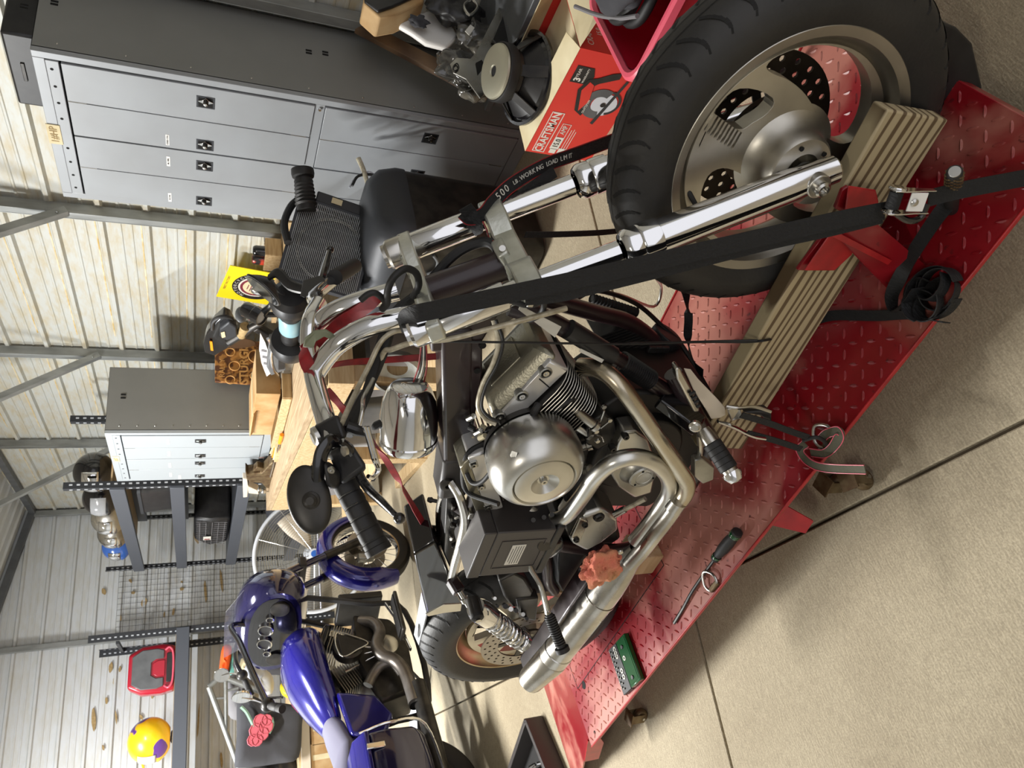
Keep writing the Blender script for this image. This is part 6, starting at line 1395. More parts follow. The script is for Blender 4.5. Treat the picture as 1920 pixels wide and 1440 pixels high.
for r_ in (.40, .42): MB().tube([cp(W1*.5+W1*r_*math.cos(a), W2*.55+W1*r_*math.sin(a), -.03) for a in [2*PI*k/24 for k in range(24)]], .003, 6, 1, closed=True).build('fan_ring', 'steel', cd)
for k in range(6): a = 2*PI*k/6; MB().bar(cp(W1*.5+.03*math.cos(a), W2*.55+.03*math.sin(a), -.04), cp(W1*.5+W1*.38*math.cos(a+.2), W2*.55+W1*.38*math.sin(a+.2), -.045), .05, .002, nn).build('fan_blade', 'rackdark', cd)
MB().cyl(cp(W1*.5, W2*.55, -.07), cp(W1*.5, W2*.55, -.02), .035, n=20).build('fan_motor', 'black', cd)
for (a_, b_) in ((.03, .07), (.03, W2-.01), (W1-.01, W2-.01)): MB().ball(cp(a_, b_, .006), .008, 8, 6).build('corner_clip', 'palecloth', cd)
MB().box(cp(-.035, W2*.55, -.03), (W2*.75, .05, .05), Matrix((uy, ux, nn)).transposed()).build('side_housing', 'plastic', cd, bevel=.006)
MB().box(cp(-.038, W2*.45, -.002), (.045, .025, .002), Matrix((uy, ux, nn)).transposed()).build('rating_label', 'cream', cd)
j0 = RY(575, 395, 2.5); j1 = RY(567, 318, 2.44); d = (j1-j0)
pr = [(0, 0), (.04, 0)]
for k in range(7): t = d.length*(.12+.09*k); pr += [(.038, t), (.046-.001*k, t+.008)]
pr += [(.034, d.length*.80), (.045, d.length*.82), (.048, d.length*.9), (.047, d.length), (.043, d.length), (.040, d.length-.02), (0, d.length-.025)]
MB().lathe(pr, j0, d, 28).build('filter_boot', 'rubber', cd)
MB().tube([RY(540, 455, 2.55), RY(533, 420, 2.56), RY(545, 388, 2.57), RY(562, 372, 2.56)], .016, 10, 4).build('side_hose', 'rubber', cd)
MB().tube([RY(693, 372, 2.5), RY(690, 350, 2.5), RY(682, 320, 2.49), RY(672, 297, 2.48)], [.010, .010, .011, .012], 10, 4).build('hose_stub', 'greyhose', cd)
MB().tube([RY(700, 365, 2.5), RY(712, 345, 2.5), RY(700, 328, 2.5), RY(672, 330, 2.5), RY(660, 348, 2.5)], .0065, 8, 4).build('cable', 'rubber', cd)
MB().tube([RY(655, 352, 2.5), RY(665, 335, 2.5), RY(690, 322, 2.5), RY(705, 330, 2.5)], .004, 8, 4).build('cable', 'palecloth', cd)
MB().box(RY(690, 375, 2.52), (.05, .05, .05)).build('junction_box', 'plastic', cd, bevel=.005)
# ================================================================== WORKBENCH AND WHAT STANDS ON IT
BZ = .92
wbn = thing('workbench', 'long pale wood workbench along the right wall', 'workbench', (0, 0, 0))
f0, f1 = V((1.50, 3.05, BZ)), V((1.79, 5.95, BZ))
nb = 6; fA, fB = f0, f1
for k in range(nb):
    a = k/nb; c2 = (k+1)/nb-.004
    xa = lambda t, u: (1-u)*(f0.x+(f1.x-f0.x)*t)+u*2.62
    q = [V((xa(0, a), f0.y, BZ-.038)), V((xa(1, a), f1.y, BZ-.038)), V((xa(1, c2), f1.y, BZ-.038)), V((xa(0, c2), f0.y, BZ-.038))]
    MB().hexa(q+[p+V((0, 0, .038)) for p in q]).build('plank', 'benchwood', wbn, bevel=.002)
MB().bar(f0+V((.02, .0, -.10)), f1+V((.02, 0, -.10)), .04, .12, (0, 0, 1)).build('front_apron', 'wood', wbn, bevel=.002)
MB().bar(f0+V((.0, .0, -.10)), V((2.62, 3.05, BZ-.10)), .04, .12, (0, 0, 1)).build('end_apron', 'wood', wbn, bevel=.002)
for p in (V((1.58, 3.12, 0)), V((1.83, 5.88, 0)), V((2.55, 3.12, 0)), V((2.55, 5.88, 0)), V((1.70, 4.5, 0))): MB().box((p.x, p.y, (BZ-.04)/2), (.09, .09, BZ-.04)).build('leg', 'wood', wbn, bevel=.003)
MB().bar(RX(822, 822, 1.70), RX(745, 905, 1.72), .09, .04).build('diagonal_brace', 'wood', wbn, bevel=.002)
MB().box((2.12, 4.55, .30), (.9, 2.9, .025)).build('lower_shelf', 'wood', wbn, bevel=.002)
for i, (y, h_, m_) in enumerate([(3.55, .30, 'greycloth'), (4.15, .36, 'beamgrey'), (4.8, .28, 'palecloth'), (5.4, .34, 'greycloth')]):
    t = thing('storage_bin', ['grey storage bin at the near end of the bench shelf', 'dark grey storage bin second along the bench shelf', 'pale storage bin third along the bench shelf', 'grey storage bin at the far end of the bench shelf'][i], 'bin', (2.0, y, .3125), 0, 'bins under the workbench')
    MB().loft([rr2(.20, .22, .03, 0), rr2(.23, .25, .03, h_)]).build('bin_body', m_, t); MB().loft([rr2(.24, .26, .03, h_), rr2(.24, .26, .03, h_+.025)]).build('lid', 'beamgrey', t)
wh = thing('spare_rim', 'small bare wheel rim leaning under the bench', 'wheel', (0, 0, 0)); c = RX(745, 690, 1.58)
MB().lathe([(.05, .0), (.11, .01), (.13, .02), (.13, .05), (.11, .06)], c, (-.9, -.3, .2), 32).build('rim', 'alu', wh)
# yellow sign leaning on the wall
ys = thing('yellow_sign', 'yellow motorcycle emblem sign leaning on the ribbed wall', 'sign', (0, 0, 0))
A = [RX(x, y, 2.84) for x, y in ((430, 494), (424, 552), (528, 584), (533, 516))]
oS = A[0]; xS = (A[0]-A[1]).normalized(); yS = (A[0]-A[3]).normalized()   # x: reading direction, y: up
WS, HS = .34, .42; xS = V((0, -1, 0)); yS = (A[0]-A[3]); yS = V((yS.x, yS.y*.0, yS.z)).normalized(); 
cS = (A[0]+A[1]+A[2]+A[3])/4; rot = Matrix.Rotation(math.radians(11), 3, 'X'); xS = rot @ V((0, -1, 0)); yS = rot @ V((0, 0, 1)); nS = xS.cross(yS)
bd = MB().box(cS, (WS*1.12, HS, .006), Matrix((xS, yS, nS)).transposed()).build('sign_panel', 'yellow', ys, bevel=.001)
M['signred'] = mat('sign_maroon', (120, 40, 56), .5)
MB().lathe([(0, .0035), (.150, .0035), (.150, .0028)], cS, nS, 48).build('emblem_ring', 'black', ys); MB().lathe([(0, .0045), (.112, .0045), (.112, .003)], cS, nS, 48).build('emblem_ring', 'label', ys)
MB().lathe([(0, .0052), (.100, .0052), (.100, .004)], cS, nS, 48).build('emblem_disc', 'signred', ys); MB().lathe([(0, .0058), (.083, .0058), (.083, .005)], cS, nS, 48).build('emblem_disc', 'cream', ys)
for k in range(6): MB().box(cS+xS*(-.02+.012*(k % 2))+yS*(-.05+.02*k)+nS*.0062, (.085-.01*abs(k-2), .006, .0008), Matrix((xS, yS, nS)).transposed()).build('emblem_line', 'signred', ys)
def arc_text(s_, r, a0, da, sz, flip=1):
    for i, ch in enumerate(s_):
        a = a0-da*i*flip; p = cS+(xS*math.cos(a)+yS*math.sin(a))*r+nS*.0045; rx = (xS*math.sin(a)-yS*math.cos(a))*flip; ry = (xS*math.cos(a)+yS*math.sin(a))*flip
        text(ch, 'lettering', 'label', ys, p, rx, ry, sz)
arc_text('MOTORCYCLE', .130, PI/2+1.05, .235, .030); arc_text('INDIAN', .130, -PI/2-.62, .25, .030, -1)
text('FIRST FACTORY', 'lettering', 'signred', ys, cS+yS*.185+nS*.0035, xS, yS, .022)
# flame can box and small crate on the wall ledge
cb = thing('can_box', 'open wooden box of dark cans with flame print by the outlet', 'box', (0, 0, 0))
p = RX(505, 485, 2.70); MB().box((p.x+.03, p.y, p.z-.06), (.12, .16, .01)).build('box_floor', 'wood', cb)
for (dx_, dy_, sx_, sy_) in ((-.03, 0, .006, .16), (.09, 0, .006, .16), (.03, -.08, .12, .006), (.03, .08, .12, .006)): MB().box((p.x+dx_, p.y+dy_, p.z-.015), (sx_, sy_, .09)).build('box_side', 'wood', cb)
M['flame'] = mat('flame_print', (30, 24, 24), .3, 0, col2=(220, 70, 40), scale=22, contrast=(.5, .62), coat=.4)
for i, (dy_, dz_) in enumerate(((-.04, .03), (.045, .03))):
    cn = thing('drink_can', ['dark can nearer the outlet in the wooden box', 'flame printed can nearer the yellow sign in the wooden box'][i], 'can', (p.x+.02, p.y+dy_, p.z-.055))
    MB().lathe([(0, 0), (.026, 0), (.032, .008), (.033, .02), (.033, .135), (.027, .148), (.025, .150), (.024, .146), (0, .146)], (0, 0, 0), (0, 0, 1), 24).build('can_body', ['blackgloss', 'flame'][i], cn); MB().lathe([(0, .1465), (.024, .1465)], (0, 0, 0), (0, 0, 1), 20).build('can_lid', 'steel', cn)
sh_ = thing('wall_ledge', 'short wood ledge on the wall holding the can box', 'shelf', (0, 0, 0)); MB().box((2.80, p.y+.15, p.z-.085), (.26, 1.1, .03)).build('ledge_board', 'wood', sh_); 
for q in (-.2, .5): MB().bar((2.92, p.y+q, p.z-.30), (2.72, p.y+q, p.z-.10), .03, .03).build('ledge_bracket', 'galv', sh_)
# compound saw on its arm
cs_ = thing('miter_saw', 'black miter saw with brown toothed blade on the bench', 'saw', (0, 0, 0))
XS = 2.25
def px(x, y, X=XS): return RX(x, y, X)
mb = MB(); mb.prism([px(x, y) for x, y in [(384, 662), (381, 645), (388, 625), (402, 606), (420, 590), (432, 596), (445, 622), (446, 640), (425, 655), (403, 668)]], (.06, 0, 0)); mb.build('blade_guard', 'blackgloss', cs_, bevel=.010, seg=3)
mb = MB(); mb.tube([px(398, 617), px(400, 602), px(415, 594), px(434, 597), px(436, 612)], .012, 10, 5); mb.build('handle', 'black', cs_)
mb = MB(); mb.prism([px(x, y, XS-.03) for x, y in [(412, 616), (430, 604), (443, 612), (445, 632), (425, 640), (412, 632)]], (.05, 0, 0)); mb.build('motor_housing', 'rackdark', cs_, bevel=.012, seg=3)
mb = MB(); mb.prism([px(x, y, XS-.035) for x, y in [(414, 624), (421, 622), (423, 632), (416, 634)]], (.002, 0, 0)); mb.build('rating_label', 'cream', cs_); 
mb = MB(); mb.prism([px(x, y, XS-.012) for x, y in [(393, 640), (398, 641), (400, 658), (395, 657)]], (.006, 0, 0)); mb.build('amber_sticker', 'amber', cs_)
cB = px(440, 643, XS+.07); teeth = []
for k in range(96): r = .125 if k % 2 else .116; teeth.append((r*math.cos(2*PI*k/96), r*math.sin(2*PI*k/96)))
M['bladebrown'] = mat('blade_brown', (92, 66, 44), .4, .6)
MB().plate(teeth, [], .003, cB, V((-.25, -1, .1)).normalized(), V((0, .1, 1)).normalized()).build('saw_blade', 'bladebrown', cs_)
mb = MB(); mb.tube([px(430, 640), px(455, 625), px(475, 612), px(490, 605)], [.03, .028, .026, .022], 12, 4); mb.build('saw_arm', 'blackmetal', cs_)
bp_ = px(530, 640, 2.25); MB().box((2.20, bp_.y+.05, BZ+.03), (.30, .42, .06)).build('saw_base', 'alu', cs_, bevel=.01)
MB().bar((2.25, bp_.y, BZ+.06), px(478, 612), .05, .05).build('saw_column', 'blackmetal', cs_, bevel=.01)
MB().cyl(px(460, 612), px(452, 628), .03, n=18).build('motor_cap', 'brown', cs_)
# work lamp
wl_ = thing('work_lamp', 'black cylindrical work lamp with frosted lens on the bench', 'lamp', (0, 0, 0))
l0, l1 = px(458, 578, 2.05), px(492, 596, 1.98); d = l1-l0
MB().lathe([(0, 0), (.034, 0), (.040, .01), (.040, d.length*.55), (.044, d.length*.6), (.044, d.length), (.040, d.length), (.038, d.length-.012)], l0, d, 32).build('lamp_body', 'blackgloss', wl_)
MB().lathe([(0, d.length-.008), (.020, d.length-.008), (.039, d.length-.012)], l0, d, 28).build('lamp_lens', 'palecloth', wl_)
MB().box(l0.lerp(l1, .35)+V((-.041, 0, .0)), (.002, .03, .015)).build('lamp_label', 'pinkedge', wl_)
MB().tube([l1+V((0, -.05, 0)), px(505, 575, 2.0), px(516, 560, 2.0)], [.020, .014, .010], 10, 3).build('lamp_neck', 'black', wl_)
MB().bar(l0.lerp(l1, .6)+V((0, 0, -.04)), V((l1.x+.03, l1.y, BZ)), .02, .02).build('lamp_stand', 'blackmetal', wl_); MB().lathe([(0, 0), (.07, 0), (.07, .012), (0, .014)], (l1.x+.03, l1.y, BZ), (0, 0, 1), 24).build('lamp_foot', 'black', wl_)
MB().ball(px(452, 590, 2.12), (.05, .02, .03), 14, 8).build('lamp_guard', 'beamgrey', wl_)
# belt-driven bench grinder: two dark wheels joined by a teal-labelled motor
gr = thing('bench_grinder', 'bench grinder with two black wheels and pale teal motor band', 'grinder', (0, 0, 0))
g0, g1 = px(545, 552, 1.78), px(545, 655, 1.80); d = g1-g0; L_ = d.length
M['tealband'] = mat('teal_band', (150, 190, 200), .3)
MB().lathe([(0, 0), (.06, 0), (.085, .02), (.092, .05), (.085, .09), (.055, .11), (.050, .12), (.050, L_*.60), (.045, L_*.68), (.045, L_*.78), (.09, L_*.80), (.096, L_*.84), (.096, L_*.92), (.088, L_*.97), (0, L_)], g0, d, 36).build('grinder_body', 'black', gr)
MB().lathe([(.0505, L_*.34), (.0530, L_*.35), (.0530, L_*.58), (.0505, L_*.59)], g0, d, 32).build('label_band', 'tealband', gr)
gb = (g0+g1)/2; MB().box((gb.x, gb.y, (gb.z+BZ)/2-.02), (.12, .16, max(gb.z-BZ-.04, .02))).build('grinder_base', 'black', gr, bevel=.01)
MB().ball(px(492, 545, 1.85), (.02, .035, .05), 14, 8).build('eye_shield', 'mirror', gr); MB().tube([px(508, 530, 1.85), px(520, 545, 1.8), px(535, 555, 1.78)], .014, 8, 3).build('shield_arm', 'black', gr)
# small clamp/drill press stand with chrome parts under the saw
dp_ = thing('power_planer', 'grey and chrome power tool lying on the bench edge', 'power tool', (0, 0, 0))
mb = MB(); mb.prism([px(x, y, 2.0) for x, y in [(505, 655), (535, 655), (536, 695), (508, 705), (500, 690)]], (.10, 0, 0)); mb.build('tool_body', 'beamgrey', dp_, bevel=.008)
mb = MB(); mb.prism([px(x, y, 1.99) for x, y in [(522, 660), (534, 660), (534, 692), (522, 694)]], (.01, 0, 0)); mb.build('tool_slot', 'black', dp_, bevel=.002)
MB().tube([px(502, 635, 2.0), px(510, 650, 2.0), px(508, 668, 2.0), px(512, 690, 2.0), px(522, 706, 2.0)], .008, 8, 3).build('tool_rod', 'chrome', dp_)
pp_ = thing('paper_sheet', 'crumpled white printed sheet beside the carved wooden sign', 'paper', (0, 0, 0))
mb = MB(); mb.prism([px(x, y, 2.06) for x, y in [(488, 625), (497, 642), (505, 665), (508, 700), (500, 706), (490, 680), (486, 655)]], (.004, 0, 0)); mb.build('sheet', 'white', pp_)
for k in range(3): MB().prism([px(x, y, 2.058) for x, y in [(490+2*k, 655+12*k), (500+k, 657+12*k), (500+k, 661+12*k), (490+2*k, 659+12*k)]], (.001, 0, 0)).build('print_mark', 'greycloth', pp_)
# carved wooden rally sign on the locker side
sg = thing('carved_sign', 'carved orange-brown wooden sign leaning on the cabinet side', 'sign', (0, 0, 0))
M['carve'] = mat('carved_wood', (96, 56, 32), .55, 0, col2=(186, 132, 70), scale=26, contrast=(.46, .56), bump=.5, bscale=30)
M['gold'] = mat('gold_paint', (206, 156, 92), .5)
YS = 4.76; A = [RY(x, y, YS) for x, y in ((403, 640), (403, 715), (497, 722), (492, 640))]
mb = MB(); mb.prism(A, (0, .02, 0)); mb.build('sign_board', 'carve', sg, bevel=.003)
c = RY(458, 682, YS-.004); text('STURGIS', 'lettering', 'gold', sg, c, (1, 0, 0), (0, 0, 1), .082, ext=.0012, bold=.002); c = RY(417, 690, YS-.004); text('RALLY', 'lettering', 'gold', sg, c, (1, 0, 0), (0, 0, 1), .05, ext=.0012)
for (x, y, r_) in ((480, 668, .05), (478, 705, .03), (432, 660, .03), (432, 712, .03), (440, 686, .035)):
    c = RY(x, y, YS-.005); MB().tube([c+V((r_*math.cos(a), 0, r_*math.sin(a))) for a in [2*PI*k/16 for k in range(16)]], .004, 8, 1, closed=True).build('carved_ring', 'gold', sg)
# cardboard boxes on the bench, tray of bits
cbx = thing('cardboard_box', 'small brown cardboard box with raised flap on the bench', 'box', (0, 0, 0))
pA, pB = RX(467, 712, 2.0), RX(467, 803, 2.0); z1 = 1.12; y0, y1 = 4.10, 4.74
MB().box((2.10, (y0+y1)/2, (BZ+.06+z1)/2), (.30, y1-y0, z1-BZ-.06)).build('box_body', 'cardboard', cbx, bevel=.003)
MB().box((1.935, (y0+y1)/2+.1, z1-.01), (.03, .36, .003), Matrix.Rotation(.6, 3, 'Y')).build('box_flap', 'cardboard', cbx); MB().box((2.10, (y0+y1)/2, z1+.001), (.30, .05, .001)).build('packing_tape', 'cream', cbx)
ct = thing('wooden_crate', 'shallow wooden crate under the cardboard box on the bench', 'crate', (2.08, 4.42, BZ))
MB().box((0, 0, .006), (.38, .78, .010)).build('crate_floor', 'wood', ct)
for (cx, cy, sx_, sy_) in ((-.19, 0, .012, .78), (.19, 0, .012, .78), (0, -.39, .38, .012), (0, .39, .38, .012)): MB().box((cx, cy, .032), (sx_, sy_, .052)).build('crate_side', 'wood', ct, bevel=.001)
tt = thing('screwdriver', 'chrome screwdriver with amber handle on the bench before the cabinet', 'screwdriver', (0, 0, 0))
t0, t1, t2 = RX(526, 815, 1.86), RX(528, 830, 1.86), RX(530, 893, 1.88)
for t_ in (t0, t1, t2): t_.z = BZ+.015
MB().lathe([(0, 0), (.013, 0), (.015, .02), (.013, (t1-t0).length), (0, (t1-t0).length)], t0, t1-t0, 16).build('handle', 'amber', tt); MB().cyl(t1, t2, .006, n=10).build('shaft', 'chrome', tt)
for i in range(5):
    q0 = RX(500+5*i, 815+4*i, 1.9); q0.z = BZ+.012+.004*i; q1 = q0+V((.03*(i-2), .35, .0)); t = thing('paint_stick', 'thin wooden paint stick, %s in the fan of sticks before the cabinet' % ['first', 'second', 'middle', 'fourth', 'last'][i], 'stick', (0, 0, 0), 0, 'paint sticks on the bench'); MB().bar(q0, q1, .028, .003, (1, 0, 0)).build('stick', ['wood', 'cream', 'amber', 'wood', 'cream'][i], t)
# bench vise at the far corner
vz = thing('bench_vise', 'rusty bench vise with pale jaw clamped to the bench corner', 'vise', (0, 0, 0))
XV = 1.88
mb = MB(); mb.prism([px(x, y, XV) for x, y in [(455, 898), (463, 898), (466, 925), (485, 927), (484, 920), (466, 912), (464, 932), (456, 933)]], (.05, 0, 0)); mb.build('front_jaw', 'beige', vz, bevel=.004)
mb = MB(); mb.prism([px(x, y, XV) for x, y in [(460, 885), (465, 890), (490, 888), (498, 880), (505, 872), (512, 868), (515, 905), (512, 918), (498, 915), (490, 906), (470, 905), (462, 898)]], (.08, 0, 0)); mb.build('vise_body', 'rust', vz, bevel=.008)
mb = MB(); mb.prism([px(x, y, XV+.02) for x, y in [(473, 885), (482, 876), (500, 880), (498, 893), (478, 895)]], (.05, 0, 0)); mb.build('rear_jaw', 'rust', vz, bevel=.006)
MB().ball(px(494, 921, XV-.02), .022, 14, 10).build('screw_ball', 'steel', vz); MB().ball(px(486, 918, XV-.02), .016, 12, 8).build('screw_ball', 'steel', vz)
MB().cyl(px(494, 921, XV-.02), px(510, 923, XV-.02), .006, n=8).build('vise_handle', 'steel', vz)
# ================================================================== BLUE MOTORCYCLE
O2 = V((1.22, 5.15, 0)); TH2 = math.radians(32); H2 = V((math.cos(TH2), math.sin(TH2), 0)); N2 = V((H2.y, -H2.x, 0))
def c2(x, y, s):
    d = ray(x, y); t = ((O2+N2*s-EYE).dot(N2))/d.dot(N2); P = EYE+d*t-O2; return V((P.dot(H2), -P.dot(N2), P.z))
bb = thing('motorcycle', 'blue touring motorcycle with front fairing and saddlebags parked near the back wall', 'motorcycle', O2, TH2)
def sub(name, par=None):
    o = bpy.data.objects.new(name, None); C.objects.link(o); o.parent = par or bb; return o
def bl(name, m, mb, par=None, **k): return mb.build(name, m, par or bb, **k)
# wheels
FCb = V((0, 0, .315)); fwb = sub('front_wheel')
bl('tire', 'tire', MB().lathe([(.235, -.035), (.26, -.052), (.29, -.052), (.310, -.035), (.316, 0), (.310, .035), (.29, .052), (.26, .052), (.235, .035)], FCb, Y, 64), fwb)
bl('rim', 'chrome', MB().lathe([(.238, -.036), (.225, -.03), (.215, 0), (.225, .03), (.238, .036), (.228, 0), (.238, -.036)], FCb, Y, 64), fwb)
bl('hub', 'alu', MB().lathe([(0, -.05), (.035, -.05), (.03, 0), (.035, .05), (0, .05)], FCb, Y, 20), fwb)
for k in range(20):
    a = 2*PI*k/20; sgn = 1 if k % 2 else -1; bl('spoke', 'steel', MB().cyl(FCb+V((math.cos(a+.35*sgn)*.035, .03*sgn, math.sin(a+.35*sgn)*.035)), FCb+V((math.cos(a)*.222, .0, math.sin(a)*.222)), .003, n=6), fwb)
for sd in (-1, 1): bl('brake_disc', 'rotor', MB().lathe([(.075, .055*sd), (.145, .055*sd), (.145, .060*sd), (.075, .060*sd)], FCb, Y, 40), fwb); bl('brake_caliper', 'alu', MB().box(FCb+V((-.13, .065*sd, .03)), (.05, .05, .11)), bevel=.008)
RCb = V((-1.60, 0, .315)); rwb = sub('rear_wheel')
bl('tire', 'tire', MB().lathe([(.21, -.05), (.25, -.068), (.29, -.066), (.310, -.04), (.316, 0), (.310, .04), (.29, .066), (.25, .068), (.21, .05)], RCb, Y, 64), rwb); bl('rim', 'blackmetal', MB().lathe([(0, -.04), (.2, -.045), (.212, -.05), (.212, .05), (.2, .045), (0, .04)], RCb, Y, 48), rwb)
# front fender: swept arc shell over the tyre
def fender(cen, r0, r1, a0, a1, hw, m, name, n=40, lip=.03):
    rings = []
    for i in range(n+1):
        a = a0+(a1-a0)*i/n; ring = []
        tp = min(1, min(i, n-i)/5+.35)
        for k in range(13):
            u = -1+2*k/12; hh = hw*math.sin(u*PI/2)**1 if 0 else hw*math.sin(u*1.45)/math.sin(1.45); rr_ = r1-(r1-r0)*(abs(u)**2.6)*tp
            ring.append(cen+V((math.cos(a)*rr_, hh*(.75+.25*tp), math.sin(a)*rr_)))
        for k in range(12, -1, -1):
            u = -1+2*k/12; hh = hw*.95*math.sin(u*1.45)/math.sin(1.45); rr_ = r1-.006-(r1-r0)*(abs(u)**2.6)*tp
            ring.append(cen+V((math.cos(a)*rr_, hh*(.75+.25*tp), math.sin(a)*rr_)))
        rings.append(ring)
    return bl(name, m, MB().loft(rings), smooth=60)
fender(FCb, .25, .345, math.radians(-18), math.radians(212), .085, 'blue', 'front_fender')
# forks
for sd in (-1, 1):
    f_ = sub('fork_leg'); P0 = V((.03, .105*sd, .30)); P1 = V((-.30, .105*sd, .98)); bl('fork_slider', 'blackmetal', MB().cyl(P0, P0.lerp(P1, .48), .030, n=18), f_); bl('fork_tube', 'bluedark', MB().cyl(P0.lerp(P1, .46), P1, .026, n=18), f_)
bl('lower_clamp', 'black', MB().box(V((-.19, 0, .78)), (.08, .28, .05)), bevel=.01)
# fairing (shark nose / batwing shell) with screen opening
def ell(cx, cz, hy, hz, x, sq=2.4, n=28):
    out = []
    for k in range(n):
        a = 2*PI*k/n; ca, sa = math.cos(a), math.sin(a); out.append(V((x, math.copysign(abs(ca)**(2/sq), ca)*hy, cz+math.copysign(abs(sa)**(2/sq), sa)*hz)))
    return out
bl('fairing_shell', 'bluedark', MB().loft([ell(0, .99, .34, .16, -.42), ell(0, 1.0, .37, .20, -.36), ell(0, 1.0, .36, .22, -.28), ell(0, .99, .30, .21, -.18), ell(0, .98, .20, .17, -.10), ell(0, .97, .08, .09, -.06)]), smooth=60)
bl('dash_panel', 'blackgloss', MB().loft([ell(0, 1.0, .30, .14, -.425), ell(0, 1.0, .28, .12, -.43)]), smooth=40)
for (y_, z_, r_) in ((-.06, 1.04, .045), (.06, 1.04, .045), (-.15, 1.02, .024), (.15, 1.02, .024)):
    g_ = bl('gauge', 'chrome', MB().lathe([(r_, 0), (r_, .02), (r_-.005, .022), (r_-.006, .012)], V((-.43, y_, z_)), (-1, 0, .2), 28)); bl('gauge_face', 'black', MB().lathe([(0, .013), (r_-.005, .013)], V((-.43, y_, z_)), (-1, 0, .2), 24), g_)
for y_ in (-.22, .22): bl('speaker_grille', 'blackmetal', MB().lathe([(.055, 0), (.055, .012), (.05, .014), (0, .008)], V((-.43, y_, .97)), (-1, 0, .1), 28))
bl('windscreen', 'glassy', MB().loft([[V((-.30+.10*(1-abs(u)), .26*u, 1.17)) for u in [k/6-1 for k in range(13)]]+[V((-.296+.10*(1-abs(u)), .26*u, 1.17)) for u in [1-k/6 for k in range(13)]], [V((-.40+.08*(1-abs(u)), .20*u, 1.27)) for u in [k/6-1 for k in range(13)]]+[V((-.396+.08*(1-abs(u)), .20*u, 1.27)) for u in [1-k/6 for k in range(13)]]]), smooth=60)
bl('headlamp', 'chrome', MB().lathe([(.09, 0), (.095, .02), (.07, .05), (0, .06)], V((-.06, 0, .95)), (1, 0, 0), 32))
# handlebars: tall black bars
hR = [V((-.42, -.05, 1.02)), c2(445, 1195, .15), c2(475, 1260, .28), c2(505, 1312, .40)]
bl('handlebar', 'blackgloss', MB().tube([V((-.62, -.04, 1.0)), c2(436, 1172, .10), c2(450, 1205, .18), c2(474, 1262, .28), c2(500, 1318, .36)], .016, 12, 5)); bl('handlebar', 'blackgloss', MB().tube([V((-.42, 0, 1.0)), V((-.44, .12, 1.08)), V((-.46, .26, 1.17)), V((-.50, .38, 1.18)), V((-.56, .46, 1.14))], .014, 12, 5))
for (g_, s_) in ((c2(502, 1322, .37), -1), (V((-.56, .46, 1.14)), 1)):
    e_ = g_+V((-.10, .09*s_, -.06)); bl('grip', 'rubber', MB().lathe([(0, 0), (.018, 0), (.019, .03), (.016, .035), (.019, .04), (.019, .09), (.016, .095), (.019, .10), (.020, .14), (0, .14)], g_, e_-g_, 18)); bl('switch_housing', 'blackmetal', MB().ball(g_, .035, 14, 10)); bl('brake_lever', 'blackgloss', MB().tube([g_+V((.04, 0, .0)), e_+V((.06, .01*s_, .0))], .006, 8, 2))
    mr_ = sub('mirror'); mm = g_+V((.04, .03*s_, .12)); bl('mirror_arm', 'chrome', MB().tube([g_, g_+V((.03, .01*s_, .06)), mm], .005, 8, 3), mr_); bl('mirror_shell', 'chrome', MB().lathe([(0, -.02), (.045, -.012), (.05, 0), (.048, .001)], mm, (-.9, -.3*s_ if s_ > 0 else .1, .1), 28), mr_); bl('mirror_glass', 'mirror', MB().lathe([(0, .0015), (.047, .0015)], mm, (-.9, -.3*s_ if s_ > 0 else .1, .1), 28), mr_)
# fuel tank
def oval(x, cz, hy, hz, top, n=26):
    out = []
    for k in range(n):
        a = 2*PI*k/n; ca, sa = math.cos(a), math.sin(a); z_ = cz+(hz if sa > 0 else hz*.75)*math.copysign(abs(sa)**.9, sa); out.append(V((x, hy*math.copysign(abs(ca)**.8, ca), z_)))
    return out
bl('fuel_tank', 'blue', MB().loft([oval(-.50, .86, .05, .04, 0), oval(-.53, .86, .13, .10, 0), oval(-.60, .865, .20, .14, 0), oval(-.72, .865, .225, .145, 0), oval(-.86, .84, .215, .13, 0), oval(-1.0, .80, .17, .10, 0), oval(-1.12, .765, .11, .065, 0), oval(-1.18, .74, .04, .03, 0)]), smooth=60)
bl('tank_console', 'chrome', MB().tube([V((-.60, 0, .985)), V((-.75, 0, .98)), V((-.95, 0, .905)), V((-1.1, 0, .825))], .022, 10, 4, flat=.4))
bl('fuel_cap', 'blackgloss', MB().lathe([(0, .016), (.03, .014), (.035, 0)], V((-.68, -.05, .983)), (0, 0, 1), 20))
# seat, side cover, fender, saddlebags
bl('seat', 'matteblue', MB().loft([oval(-1.08, .76, .07, .05, 0), oval(-1.18, .73, .13, .06, 0), oval(-1.32, .70, .17, .055, 0), oval(-1.46, .72, .16, .075, 0), oval(-1.60, .76, .13, .06, 0), oval(-1.85, .74, .09, .04, 0), oval(-1.98, .70, .05, .02, 0)]), smooth=60)
bl('side_cover', 'blue', MB().prism([V((-1.02, -.12, .70)), V((-1.30, -.13, .66)), V((-1.36, -.13, .50)), V((-1.22, -.13, .42)), V((-1.08, -.13, .50))], (0, -.05, 0)), bevel=.02, seg=3); bl('side_cover', 'blue', MB().prism([V((-1.02, .12, .70)), V((-1.30, .13, .66)), V((-1.36, .13, .50)), V((-1.22, .13, .42)), V((-1.08, .13, .50))], (0, .05, 0)), bevel=.02, seg=3)
fender(RCb, .25, .37, math.radians(5), math.radians(170), .10, 'blue', 'rear_fender')
